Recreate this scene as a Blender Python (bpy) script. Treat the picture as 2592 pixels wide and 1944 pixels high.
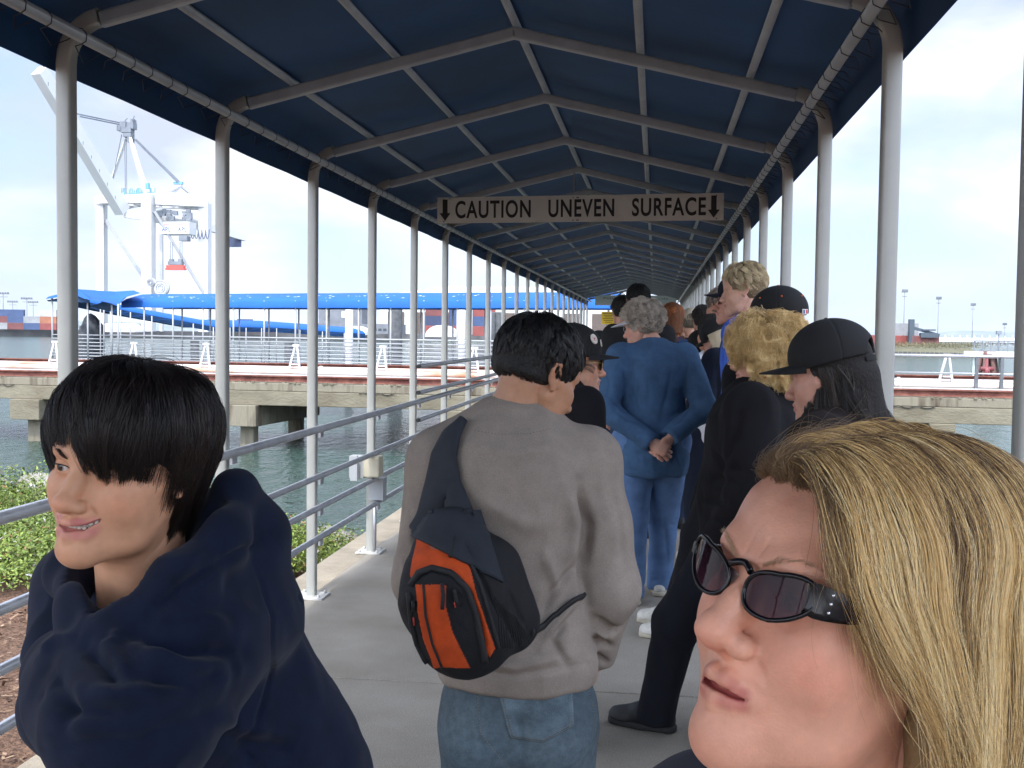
import bpy, bmesh, math, random
import numpy as np
from mathutils import Vector, Matrix
R = math.radians
for o in list(bpy.data.objects): bpy.data.objects.remove(o)
SC = bpy.context.scene
COL = SC.collection
# ------------------------------------------------------------------ camera
F, CX, CY = 2800.0, 1296.0, 972.0            # focal length and centre in photograph pixels (2592 wide)
YAW, PIT, ROL, EYE = 0.1287, 0.0455, 0.012, 1.5
_fw = Vector((-math.sin(YAW)*math.cos(PIT), math.cos(YAW)*math.cos(PIT), -math.sin(PIT)))
_r = Vector((math.cos(YAW), math.sin(YAW), 0)); _u = _r.cross(_fw)
CR = math.cos(ROL)*_r + math.sin(ROL)*_u
CU = -math.sin(ROL)*_r + math.cos(ROL)*_u
CF = _fw
cam_d = bpy.data.cameras.new("camera"); cam = bpy.data.objects.new("camera", cam_d); COL.objects.link(cam)
cam_d.sensor_width = 36; cam_d.lens = 36*F/2592; cam_d.clip_start = .05; cam_d.clip_end = 30000
cam.matrix_world = Matrix(((CR.x, CU.x, -CF.x, 0), (CR.y, CU.y, -CF.y, 0), (CR.z, CU.z, -CF.z, EYE), (0, 0, 0, 1)))
SC.camera = cam
def W(px, py, d):
    "world point seen at photograph pixel (px,py) at camera depth d"
    return Vector((0, 0, EYE)) + CF*d + CR*((px-CX)/F*d) - CU*((py-CY)/F*d)
# ------------------------------------------------------------------ light
SUN_EL, SUN_AZ = 52.0, 184.0                 # azimuth clockwise from +Y: sun behind the camera, a little left
world = bpy.data.worlds.new("World"); SC.world = world; world.use_nodes = True
nt = world.node_tree; nt.nodes.clear()
N = nt.nodes.new; L = nt.links.new
wo = N('ShaderNodeOutputWorld'); bg = N('ShaderNodeBackground'); sky = N('ShaderNodeTexSky')
sky.sky_type = 'NISHITA'; sky.sun_disc = False; sky.sun_elevation = R(SUN_EL); sky.sun_rotation = R(SUN_AZ)
sky.air_density = 1.0; sky.dust_density = 1.5; sky.ozone_density = 1.5
tc = N('ShaderNodeTexCoord'); mp = N('ShaderNodeMapping'); mp.inputs['Scale'].default_value = (1, 1, 2.6)
n1 = N('ShaderNodeTexNoise'); n1.inputs['Scale'].default_value = 2.1; n1.inputs['Detail'].default_value = 8; n1.inputs['Roughness'].default_value = .55
n1.inputs['Distortion'].default_value = .3
rp = N('ShaderNodeValToRGB'); rp.color_ramp.elements[0].position = .40; rp.color_ramp.elements[1].position = .58
n2 = N('ShaderNodeTexNoise'); n2.inputs['Scale'].default_value = 4.0; n2.inputs['Detail'].default_value = 6
rp2 = N('ShaderNodeValToRGB'); rp2.color_ramp.elements[0].position = .38; rp2.color_ramp.elements[1].position = .60
rp2.color_ramp.elements[0].color = (3.05, 3.4, 4.2, 1); rp2.color_ramp.elements[1].color = (5.6, 5.7, 5.9, 1)
mx = N('ShaderNodeMix'); mx.data_type = 'RGBA'
L(tc.outputs['Generated'], mp.inputs['Vector']); L(mp.outputs[0], n1.inputs['Vector']); L(mp.outputs[0], n2.inputs['Vector'])
L(n1.outputs['Fac'], rp.inputs[0]); L(n2.outputs['Fac'], rp2.inputs[0])
hz = N('ShaderNodeMix'); hz.data_type = 'RGBA'; hz.inputs[0].default_value = .55      # bright thin overcast over the blue
hz.inputs[7].default_value = (2.6, 3.25, 4.6, 1)
L(sky.outputs[0], hz.inputs[6])
L(rp.outputs[0], mx.inputs[0]); L(hz.outputs[2], mx.inputs[6]); L(rp2.outputs[0], mx.inputs[7])
bg.inputs['Strength'].default_value = .15
# clouds brighter towards the sun: extra glow added out of view to light the scene
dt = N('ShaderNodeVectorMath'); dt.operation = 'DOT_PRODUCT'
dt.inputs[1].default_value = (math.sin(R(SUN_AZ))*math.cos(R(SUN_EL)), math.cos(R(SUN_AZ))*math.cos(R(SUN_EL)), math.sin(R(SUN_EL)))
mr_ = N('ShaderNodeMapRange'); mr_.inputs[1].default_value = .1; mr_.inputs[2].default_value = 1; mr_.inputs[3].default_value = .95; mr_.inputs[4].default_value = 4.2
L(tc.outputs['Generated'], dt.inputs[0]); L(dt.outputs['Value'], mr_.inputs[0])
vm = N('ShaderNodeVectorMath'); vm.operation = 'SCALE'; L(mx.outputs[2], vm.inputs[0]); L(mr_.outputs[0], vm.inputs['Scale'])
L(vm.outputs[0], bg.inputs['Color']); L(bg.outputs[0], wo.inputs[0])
sd = bpy.data.lights.new("sun", 'SUN'); so = bpy.data.objects.new("sun", sd); COL.objects.link(so)
sd.energy = 2.0; sd.angle = R(3.0); sd.color = (1, .95, .88)
so.rotation_euler = (R(90-SUN_EL), 0, R(180-SUN_AZ)+0)
_d = Vector((math.sin(R(SUN_AZ))*math.cos(R(SUN_EL)), math.cos(R(SUN_AZ))*math.cos(R(SUN_EL)), math.sin(R(SUN_EL))))
so.rotation_euler = _d.to_track_quat('Z', 'Y').to_euler()
SC.view_settings.view_transform = 'Standard'; SC.view_settings.look = 'None'
SC.view_settings.exposure = 0.75; SC.view_settings.gamma = 1
SC.render.engine = 'CYCLES'
SC.cycles.max_bounces = 6; SC.cycles.diffuse_bounces = 3; SC.cycles.transparent_max_bounces = 8
SC.cycles.use_denoising = True
# ------------------------------------------------------------------ materials
MATS = {}
def mat(name, col, rough=.6, metal=0, var=.0, vscale=5, bump=0, bscale=80, bdist=.002, col2=None, spec=.5, detail=6, sheen=0,
        sss=0, attr=None, stretch=None, lo=.35, hi=.65, coat=0, trans=0, alpha=1, coords='Object', rvar=0, wave=None, speck=0, sscale=300):
    if name in MATS: return MATS[name]
    m = bpy.data.materials.new(name); m.use_nodes = True; nt = m.node_tree; b = nt.nodes['Principled BSDF']
    c4 = (*col, 1)
    b.inputs['Roughness'].default_value = rough; b.inputs['Metallic'].default_value = metal
    b.inputs['Specular IOR Level'].default_value = spec; b.inputs['Coat Weight'].default_value = coat
    b.inputs['Transmission Weight'].default_value = trans; b.inputs['Alpha'].default_value = alpha
    if sheen: b.inputs['Sheen Weight'].default_value = sheen; b.inputs['Sheen Roughness'].default_value = .5
    if sss:
        b.inputs['Subsurface Weight'].default_value = sss; b.inputs['Subsurface Scale'].default_value = .006
        b.inputs['Subsurface Radius'].default_value = (1, .35, .2)
    tcn = nt.nodes.new('ShaderNodeTexCoord'); vec = tcn.outputs[coords]
    if stretch:
        mpn = nt.nodes.new('ShaderNodeMapping'); mpn.inputs['Scale'].default_value = stretch
        nt.links.new(vec, mpn.inputs[0]); vec = mpn.outputs[0]
    src = None
    if attr:
        at = nt.nodes.new('ShaderNodeAttribute'); at.attribute_name = attr; src = at.outputs['Color']
    if var or col2:
        no = nt.nodes.new('ShaderNodeTexNoise'); no.inputs['Scale'].default_value = vscale; no.inputs['Detail'].default_value = detail
        no.inputs['Roughness'].default_value = .6
        nt.links.new(vec, no.inputs['Vector'])
        mr = nt.nodes.new('ShaderNodeMapRange'); mr.inputs[1].default_value = lo; mr.inputs[2].default_value = hi
        nt.links.new(no.outputs['Fac'], mr.inputs[0])
        if col2 is None: ca = tuple(max(0, x*(1-var)) for x in col); cb = tuple(min(1, x*(1+var)) for x in col)
        else: ca, cb = col, col2
        mxn = nt.nodes.new('ShaderNodeMix'); mxn.data_type = 'RGBA'
        nt.links.new(mr.outputs[0], mxn.inputs[0])
        if attr:
            g = 1-var; h = 1+var
            ca = (g, g, g); cb = (h, h, h)
        mxn.inputs[6].default_value = (*ca, 1); mxn.inputs[7].default_value = (*cb, 1)
        if attr:
            mm = nt.nodes.new('ShaderNodeMix'); mm.data_type = 'RGBA'; mm.blend_type = 'MULTIPLY'; mm.inputs[0].default_value = 1
            nt.links.new(src, mm.inputs[6]); nt.links.new(mxn.outputs[2], mm.inputs[7]); src = mm.outputs[2]
        else: src = mxn.outputs[2]
        if rvar:
            m2 = nt.nodes.new('ShaderNodeMapRange'); m2.inputs[3].default_value = rough-rvar; m2.inputs[4].default_value = rough+rvar
            nt.links.new(mr.outputs[0], m2.inputs[0]); nt.links.new(m2.outputs[0], b.inputs['Roughness'])
    if speck and src is not None:
        sn = nt.nodes.new('ShaderNodeTexNoise'); sn.inputs['Scale'].default_value = sscale; sn.inputs['Detail'].default_value = 2; nt.links.new(vec, sn.inputs['Vector'])
        sr = nt.nodes.new('ShaderNodeMapRange'); sr.inputs[1].default_value = .3; sr.inputs[2].default_value = .7; sr.inputs[3].default_value = 1-speck; sr.inputs[4].default_value = 1+speck; nt.links.new(sn.outputs['Fac'], sr.inputs[0])
        sv = nt.nodes.new('ShaderNodeVectorMath'); sv.operation = 'SCALE'; nt.links.new(src, sv.inputs[0]); nt.links.new(sr.outputs[0], sv.inputs['Scale']); src = sv.outputs[0]
    if src is not None: nt.links.new(src, b.inputs['Base Color'])
    else: b.inputs['Base Color'].default_value = c4
    if bump:
        nb = nt.nodes.new('ShaderNodeTexNoise'); nb.inputs['Scale'].default_value = bscale; nb.inputs['Detail'].default_value = 4
        nt.links.new(vec, nb.inputs['Vector'])
        bp = nt.nodes.new('ShaderNodeBump'); bp.inputs['Strength'].default_value = bump; bp.inputs['Distance'].default_value = bdist
        nt.links.new(nb.outputs['Fac'], bp.inputs['Height']); nt.links.new(bp.outputs[0], b.inputs['Normal'])
    MATS[name] = m
    return m
# ------------------------------------------------------------------ object helpers
def tag(o, label=None, cat=None, group=None, kind=None):
    if label: o['label'] = label
    if cat: o['category'] = cat
    if group: o['group'] = group
    if kind: o['kind'] = kind
    return o
def empty(name, loc=(0, 0, 0), label=None, cat=None, group=None, kind=None):
    o = bpy.data.objects.new(name, None); COL.objects.link(o); o.location = loc; o.empty_display_size = .1
    bpy.context.view_layer.update() if False else None
    return tag(o, label, cat, group, kind)
def link(name, me, m, parent=None, loc=None):
    o = bpy.data.objects.new(name, me); COL.objects.link(o)
    if m is not None and not me.materials:
        for x in (m if isinstance(m, (list, tuple)) else [m]): me.materials.append(x)
    if parent is not None:
        o.parent = parent
        # meshes are written in world coordinates: undo the parent's offset
        p = parent; off = Vector((0, 0, 0))
        while p is not None: off += Vector(p.location); p = p.parent
        o.location = (loc or Vector((0, 0, 0))) - off
    elif loc is not None: o.location = loc
    return o
def mesh_np(name, V, Fc, smooth=True, cols=None):
    me = bpy.data.meshes.new(name)
    V = np.asarray(V, np.float32); Fc = np.asarray(Fc, np.int32)
    me.vertices.add(len(V)); me.vertices.foreach_set('co', V.ravel())
    nf, k = Fc.shape
    me.loops.add(nf*k); me.loops.foreach_set('vertex_index', Fc.ravel())
    me.polygons.add(nf); me.polygons.foreach_set('loop_start', np.arange(0, nf*k, k, dtype=np.int32))
    me.polygons.foreach_set('use_smooth', np.full(nf, smooth, bool))
    if cols is not None:
        a = me.color_attributes.new('col', 'FLOAT_COLOR', 'POINT')
        c4 = np.ones((len(V), 4), np.float32); c4[:, :3] = cols
        a.data.foreach_set('color', c4.ravel())
    me.update(calc_edges=True); me.validate()
    return me
class MB:
    "collects boxes, bars, tubes; one mesh"
    def __init__(s): s.v = []; s.f = []; s.sm = []; s.mi = []; s.m = 0
    def add(s, vs, fs, smooth=False):
        n = len(s.v); s.v += [tuple(v) for v in vs]
        for f in fs: s.f.append(tuple(i+n for i in f)); s.sm.append(smooth); s.mi.append(s.m)
    def box(s, c, d, M=None):
        c = Vector(c); hx, hy, hz = d[0]/2, d[1]/2, d[2]/2
        vs = [Vector((x, y, z)) for z in (-hz, hz) for y in (-hy, hy) for x in (-hx, hx)]
        vs = [c+(M@v if M else v) for v in vs]
        s.add(vs, [(0, 2, 3, 1), (4, 5, 7, 6), (0, 1, 5, 4), (2, 6, 7, 3), (0, 4, 6, 2), (1, 3, 7, 5)])
    def bar(s, a, b, w, h=None, up=(0, 0, 1)):
        "rectangular bar from a to b"
        a = Vector(a); b = Vector(b); h = h or w; y = (b-a).normalized(); up = Vector(up)
        if abs(y.dot(up)) > .98: up = Vector((1, 0, 0))
        x = y.cross(up).normalized(); z = x.cross(y)
        vs = [p + x*i*w/2 + z*j*h/2 for p in (a, b) for i, j in ((-1, -1), (1, -1), (1, 1), (-1, 1))]
        s.add(vs, [(0, 1, 2, 3), (7, 6, 5, 4), (0, 4, 5, 1), (1, 5, 6, 2), (2, 6, 7, 3), (3, 7, 4, 0)])
    def tube(s, pts, r, n=10, cap=True, sx=1.0):
        pts = [Vector(p) for p in pts]; rs = r if isinstance(r, (list, tuple)) else [r]*len(pts)
        T = []
        for i in range(len(pts)):
            t = (pts[min(i+1, len(pts)-1)]-pts[max(i-1, 0)])
            T.append(t.normalized() if t.length > 1e-9 else Vector((0, 0, 1)))
        up = Vector((0, 0, 1)) if abs(T[0].z) < .9 else Vector((1, 0, 0))
        x = T[0].cross(up).normalized(); vs = []
        for p, t, rr in zip(pts, T, rs):
            x = (x - t*x.dot(t)).normalized(); y = t.cross(x)
            for k in range(n):
                a = 2*math.pi*k/n; vs.append(p + (x*math.cos(a)*sx + y*math.sin(a))*rr)
        fs = []
        for i in range(len(pts)-1):
            for k in range(n):
                fs.append((i*n+k, i*n+(k+1) % n, (i+1)*n+(k+1) % n, (i+1)*n+k))
        s.add(vs, fs, True)
        if cap:
            n0 = len(s.v)
            s.f.append(tuple(n0-len(vs)+k for k in reversed(range(n)))); s.sm.append(False); s.mi.append(s.m)
            s.f.append(tuple(n0-n+k for k in range(n))); s.sm.append(False); s.mi.append(s.m)
    def ball(s, c, r, n=10, m=7, sc=(1, 1, 1)):
        vs = []; fs = []
        for i in range(m+1):
            th = math.pi*i/m
            for k in range(n):
                a = 2*math.pi*k/n
                vs.append((c[0]+r*sc[0]*math.sin(th)*math.cos(a), c[1]+r*sc[1]*math.sin(th)*math.sin(a), c[2]+r*sc[2]*math.cos(th)))
        for i in range(m):
            for k in range(n): fs.append((i*n+k, (i+1)*n+k, (i+1)*n+(k+1) % n, i*n+(k+1) % n))
        s.add(vs, fs, True)
    def sheet(s, rows, smooth=True):
        "rows: list of lists of points"
        n = len(rows[0]); vs = [p for r in rows for p in r]
        fs = [(i*n+k, i*n+k+1, (i+1)*n+k+1, (i+1)*n+k) for i in range(len(rows)-1) for k in range(n-1)]
        s.add(vs, fs, smooth)
    def build(s, name, m, parent=None, bevel=0):
        me = bpy.data.meshes.new(name); me.from_pydata(s.v, [], s.f)
        me.polygons.foreach_set('use_smooth', s.sm); me.polygons.foreach_set('material_index', s.mi); me.update()
        o = link(name, me, m, parent)
        if bevel:
            b = o.modifiers.new('bevel', 'BEVEL'); b.width = bevel; b.segments = 2; b.limit_method = 'ANGLE'; b.angle_limit = R(50)
        return o
def tree_copy(o, parent=None, off=None, label=None):
    c = o.copy(); COL.objects.link(c); c.parent = parent
    if off is not None: c.location = Vector(c.location) + Vector(off)
    if label: c['label'] = label
    for ch in list(o.children): tree_copy(ch, c)
    return c
def text_mesh(body, size, extrude=0.0, align='CENTER', sx=1.0):
    cu = bpy.data.curves.new('t', 'FONT'); cu.body = body; cu.size = size; cu.extrude = extrude; cu.align_x = align; cu.align_y = 'CENTER'
    ob = bpy.data.objects.new('t', cu); COL.objects.link(ob)
    bpy.context.view_layer.update()
    me = bpy.data.meshes.new_from_object(ob.evaluated_get(bpy.context.evaluated_depsgraph_get()))
    bpy.data.objects.remove(ob); bpy.data.curves.remove(cu)
    for v in me.vertices: v.co.x *= sx
    return me
# ================================================================== SETTING
S, D0, XL, XR, XM = 1.30, 3.3993, -1.9042, .6736, -.6169
ZRID, ZV, ZPIPE = 2.773, 2.336, 2.468
M_conc = mat('walk_concrete', (.225, .20, .165), .9, col2=(.355, .325, .28), vscale=1.3, bump=.9, bscale=240, bdist=.004, detail=15, lo=.3, hi=.7, speck=.22, sscale=170, spec=.25)
M_kerb = mat('kerb_concrete', (.30, .26, .20), .9, var=.22, speck=.2, sscale=200, spec=.25, vscale=3, bump=.5, bscale=150, bdist=.003, detail=10)
M_paint = mat('post_paint', (.33, .335, .31), .42, var=.06, vscale=6, bump=.12, bscale=60, bdist=.001, rvar=.08)
M_truss = mat('truss_paint', (.28, .31, .33), .5, var=.1, vscale=7)
M_gal = mat('galvanised_rail', (.42, .43, .45), .38, metal=.55, var=.12, vscale=14, rvar=.1)
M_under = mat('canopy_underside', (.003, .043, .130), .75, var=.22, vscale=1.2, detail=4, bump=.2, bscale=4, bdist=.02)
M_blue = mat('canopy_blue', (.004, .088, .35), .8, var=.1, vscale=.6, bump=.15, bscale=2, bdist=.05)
# --- ground (one sheet to the horizon: shore slope near, sea bed far)
def ground_z(x, y):
    # mulch bank beside the walkway, sloping to the shore
    side = -x-2.05
    edge = 6.6 + .55*max(0, side)*1.0
    z = -.10 - .05*min(max(side, 0), 3)
    if x > .9: z = -.25 - .18*min(x-.9, 6); edge = 2.0
    if y > edge: z -= (y-edge)*.23
    z = max(z, -2.9 - .002*abs(y))
    return z
mb = MB()
ys = [-400, -60, -20, -8, -4] + [y*.4 for y in range(-8, 50)] + [24, 40, 100, 600, 3000, 12000]
xs = [-9000, -2000, -400, -90, -40, -25] + [-20+.5*k for k in range(0, 36)] + [-2.1, -.6, .9, 1.4, 2, 3, 5, 8, 14, 30, 90, 400, 2000, 9000]
rng = random.Random(3)
rows = []
for y in ys:
    row = []
    for x in xs:
        z = ground_z(x, y)
        if -20 < x < -2.2 and -4 < y < 20: z += rng.uniform(-.03, .03)
        row.append((x, y, z))
    rows.append(row)
mb.sheet([r[::1] for r in rows])
M_mulch = mat('bark_mulch', (.06, .028, .016), .95, col2=(.22, .125, .075), vscale=38, detail=8, bump=1, bscale=60, bdist=.03)
g = mb.build('ground', M_mulch); tag(g, kind='structure')
# --- water
def water_mat():
    m = bpy.data.materials.new('harbour_water'); m.use_nodes = True; nt = m.node_tree; b = nt.nodes['Principled BSDF']
    N = nt.nodes.new; L = nt.links.new
    b.inputs['Roughness'].default_value = .14; b.inputs['IOR'].default_value = 1.33
    tc = N('ShaderNodeTexCoord')
    nz = N('ShaderNodeTexNoise'); nz.inputs['Scale'].default_value = .05; nz.inputs['Detail'].default_value = 3; L(tc.outputs['Object'], nz.inputs['Vector'])
    mx = N('ShaderNodeMix'); mx.data_type = 'RGBA'; mx.inputs[6].default_value = (.020, .045, .037, 1); mx.inputs[7].default_value = (.042, .08, .062, 1)
    L(nz.outputs['Fac'], mx.inputs[0]); L(mx.outputs[2], b.inputs['Base Color'])
    h = None
    for sc, st, w in ((2.6, (1, .6, 1), 1.0), (7.5, (1, .7, 1), .45), (.7, (1, .5, 1), 1.2)):
        mp = N('ShaderNodeMapping'); mp.inputs['Scale'].default_value = st; mp.inputs['Rotation'].default_value = (0, 0, .4*w)
        n = N('ShaderNodeTexNoise'); n.inputs['Scale'].default_value = sc; n.inputs['Detail'].default_value = 3; n.inputs['Distortion'].default_value = .6
        L(tc.outputs['Object'], mp.inputs[0]); L(mp.outputs[0], n.inputs['Vector'])
        mu = N('ShaderNodeMath'); mu.operation = 'MULTIPLY'; mu.inputs[1].default_value = w; L(n.outputs['Fac'], mu.inputs[0])
        if h is None: h = mu
        else:
            ad = N('ShaderNodeMath'); L(h.outputs[0], ad.inputs[0]); L(mu.outputs[0], ad.inputs[1]); h = ad
    bp = N('ShaderNodeBump'); bp.inputs['Strength'].default_value = 1; bp.inputs['Distance'].default_value = .22
    L(h.outputs[0], bp.inputs['Height']); L(bp.outputs[0], b.inputs['Normal'])
    return m
mb = MB(); mb.add([(-12000, -300, -2), (12000, -300, -2), (12000, 14000, -2), (-12000, 14000, -2)], [(0, 1, 2, 3)])
w = mb.build('water', water_mat()); tag(w, kind='structure')
# --- walkway slab with kerb and joints
WE = 31.0
mb = MB()
y = -7.0; i = 0
bounds = [-7, -5.2, -3.4, -1.6, .1, 2.0, 4.6, 7.2]
while bounds[-1] < WE: bounds.append(bounds[-1]+2.6)
for a, b in zip(bounds, bounds[1:]):
    mb.box(((XL+XR)/2+.0, (a+b)/2, -.15), (XR-XL+.02, b-a-.012, .30))
o = mb.build('walkway', M_conc, bevel=.004); tag(o, kind='structure')
mb = MB()
for sgn, x in ((-1, XL-.07), (1, XR+.07)):
    mb.box((x+sgn*.055, (WE-7)/2, -.16), (.24, WE+7, .315))
o = mb.build('walkway_kerb', M_kerb, bevel=.012); tag(o, kind='structure')
# piles under the bridge part
mb = MB()
for y in (12, 18, 24):
    for x in (XL+.3, XR-.3): mb.tube([(x, y, -4), (x, y, -.3)], .18, 12)
o = mb.build('walkway_piles', M_kerb); tag(o, kind='structure')

# ================================================================== CANOPY over the walkway
NP = 22
YS = [D0+S*k for k in range(-8, NP)]
canopy = empty('walkway_canopy', (XM, 0, 0), 'long blue fabric canopy on grey tube frames over the concrete walkway', 'canopy')
def post_mesh(name, x, sgn, foot):
    mb = MB(); w = .052
    # rounded square tube
    c = []; rr = .009
    for qx, qy, a0 in ((1, 1, 0), (-1, 1, 90), (-1, -1, 180), (1, -1, 270)):
        for a in (0, 45, 90): c.append((qx*(w/2-rr)+rr*math.cos(R(a0+a)), qy*(w/2-rr)+rr*math.sin(R(a0+a))))
    n = len(c)
    path = [(0, 0.004, 0), (0, 2.24, 0)]
    prof = [(Vector((0, 0, .004)), Vector((1, 0, 0)))]
    # post straight then quarter bend inward
    rb = .15; pts = [(0, .004, 0.), (0, ZPIPE-.115, 0.)]
    for k in range(1, 7):
        a = R(13*k); pts.append((rb*(1-math.cos(a))*sgn, ZPIPE-.115+rb*math.sin(a), a*sgn))
    vs = []
    for dx, z, a in pts:
        for cx_, cy_ in c: vs.append((x+dx+cx_*math.cos(a), cy_, z-cx_*math.sin(a)))
    fs = []
    for i in range(len(pts)-1):
        for k in range(n): fs.append((i*n+k, i*n+(k+1) % n, (i+1)*n+(k+1) % n, (i+1)*n+k))
    mb.add(vs, fs, True)
    ex, ez = pts[-1][0], pts[-1][1]
    return mb, (x+ex, ez)
plate_bolts = mat('bolt_rust', (.12, .07, .045), .7)
M_plate = mat('plate_paint', (.5, .49, .46), .6, var=.25, vscale=40)
protoL = protoR = None
for side, x, sgn in ((0, XL, 1), (1, XR, -1)):
    mb, end = post_mesh('post', x, sgn, True)
    me_o = None
    for k, y in enumerate(YS):
        if me_o is None:
            me_o = mb.build('post', M_paint, canopy); base = me_o
            mpl = MB(); mpl.box((x, 0, .006), (.17, .17, .012))
            for qx in (-.06, .06):
                for qy in (-.06, .06): mpl.tube([(x+qx, qy, .012), (x+qx, qy, .026)], .009, 6)
            pl = mpl.build('base_plate', M_plate, me_o, bevel=.002)
            base.location.y = y
        else:
            c = base.copy(); COL.objects.link(c); c.location.y = y
            p2 = pl.copy(); COL.objects.link(p2); p2.parent = c
    ENDZ = end
# trusses: rafters from the knee to the ridge
def truss():
    mb = MB()
    a = Vector((XL+.13, 0, ZPIPE-.005)); 
    for sx in (1, -1):
        ex = XL+.115 if sx == 1 else XR-.115
        p0 = Vector((ex, 0, ENDZ[1]-.01)); p1 = Vector((XM, 0, ZRID))
        q = p0 + (p1-p0)*.12
        mb.bar(p0, p1+Vector((0.012*sx, 0, 0)), .034, .052)
    return mb
base = None
for k, y in enumerate(YS):
    if base is None: base = truss().build('truss', M_truss, canopy, bevel=.01); base.location.y = y
    else: c = base.copy(); COL.objects.link(c); c.location.y = y
YA, YB = YS[0]-.3, YS[-1]+.5
def pipe(name, x, z, r, m=M_truss):
    mb = MB(); mb.tube([(x, YA, z), (x, YB, z)], r, 12); return mb.build(name, m, canopy)
pipe('eave_pipe', XL+.085, ZPIPE-.045, .020); pipe('eave_pipe', XR-.085, ZPIPE-.045, .020)
sl = (ZRID-ENDZ[1])/(XM-(XL+.115))
def zr(x): return ZRID - sl*abs(x-XM)
for x in (XL+.30, XL+.76, XR-.76, XR-.30): pipe('purlin', x, zr(x)+.05, .017)
pipe('purlin', XM, ZRID+.05, .017)
# lacing round the eave pipes
M_rope = mat('lacing_rope', (.03, .03, .035), .9)
for x, s_ in ((XL+.085, -1), (XR-.085, 1)):
    mb = MB(); rr = random.Random(int(x*10)+50)
    y = -1.0; pts = []
    while y < 20:
        zz = rr.uniform(-.02, .02)
        pts.append((x+s_*.07, y, ZPIPE-.085+zz*.5)); pts.append((x+.026*s_, y+.012, ZPIPE-.066))
        for k in range(7):
            a = -.6+2*math.pi*k/7; pts.append((x+.0235*math.cos(a)*s_, y+.02+.006*k, ZPIPE-.045+.0235*math.sin(a)))
        pts.append((x+s_*.03, y+.07, ZPIPE-.07)); y += rr.uniform(.13, .22)
    mb.tube(pts, .0017, 5)
    mb.build('lacing', M_rope, canopy)
# fabric: underside and top sheet, valance both sides
def prof(off, under=True):
    P = []
    xo = .045+off
    P += [(XL-xo, ZV), (XL-xo-.004, ZV+.1), (XL-xo+.012, ZPIPE+.02), (XL-xo+.07, zr(XL+.03)+.082+off)]
    for t in (.25, .5, .75, 1):
        x = XL+.03+(XM-XL-.03)*t; P.append((x, zr(x)+.078+off-(.012*math.sin(math.pi*t) if under else 0)))
    Q = [(2*XM-a, b) for a, b in reversed(P[:-1])]
    Q = [((XR+xo if abs(a-(2*XM-XL+xo)) < 1e-6 else a), b) for a, b in Q]
    return P+Q
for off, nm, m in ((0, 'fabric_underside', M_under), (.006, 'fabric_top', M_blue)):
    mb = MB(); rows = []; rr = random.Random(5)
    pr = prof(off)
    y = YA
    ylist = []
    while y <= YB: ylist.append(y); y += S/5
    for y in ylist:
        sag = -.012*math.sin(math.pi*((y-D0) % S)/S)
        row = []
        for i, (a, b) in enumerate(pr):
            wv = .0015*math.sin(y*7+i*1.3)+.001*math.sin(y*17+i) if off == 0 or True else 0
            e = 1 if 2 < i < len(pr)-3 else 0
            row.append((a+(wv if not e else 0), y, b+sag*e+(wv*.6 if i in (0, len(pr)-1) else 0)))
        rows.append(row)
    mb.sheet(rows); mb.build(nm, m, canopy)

# ================================================================== RAILINGS
def rail_thing(name, x, zs, y0, y1, label, r=.021):
    t = empty(name, (x, y0, 0), label, 'railing')
    for i, z in enumerate(zs):
        mb = MB(); mb.tube([(x, y0, z), (x, y1, z)], r if i == 0 else r*.82, 12); mb.build('rail', M_gal, t)
    src = None
    for y in YS:
        if -1.8 < y < 22:
            for z in zs:
                if src is None:
                    mb = MB(); mb.bar((0, -.03, 0), (0, .03, 0), .012, .04); src = mb.build('bracket', M_gal, t); b_ = src
                else: b_ = src.copy(); COL.objects.link(b_)
                b_.location = Vector((x, y, z-.028))-Vector(t.location)
    return t
rail_thing('left_railing'.replace('left_', ''), XL+.052, (.955, .69, .515, .345), -6, WE, 'four round grey rails along the water side of the walkway beside the boy')
rail_thing('railing', XR-.052, (.955, .69, .515, .345), -6, WE, 'four round grey rails along the walkway side behind the queue of people')
t = empty('railing', (XL+.05, D0+4*S, 0), 'three higher grey rails starting at a post with black end caps', 'railing')
M_cap = mat('black_cap', (.01, .01, .01), .5)
for z in (1.233, 1.024, .806):
    mb = MB(); mb.tube([(XL+.05, D0+4*S-.02, z), (XL+.05, WE, z)], .019, 12); o = mb.build('rail', M_gal, t)
    mb = MB(); mb.tube([(XL+.05, D0+4*S-.034, z), (XL+.05, D0+4*S-.02, z)], .018, 12); mb.build('end_cap', M_cap, o)
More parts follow.
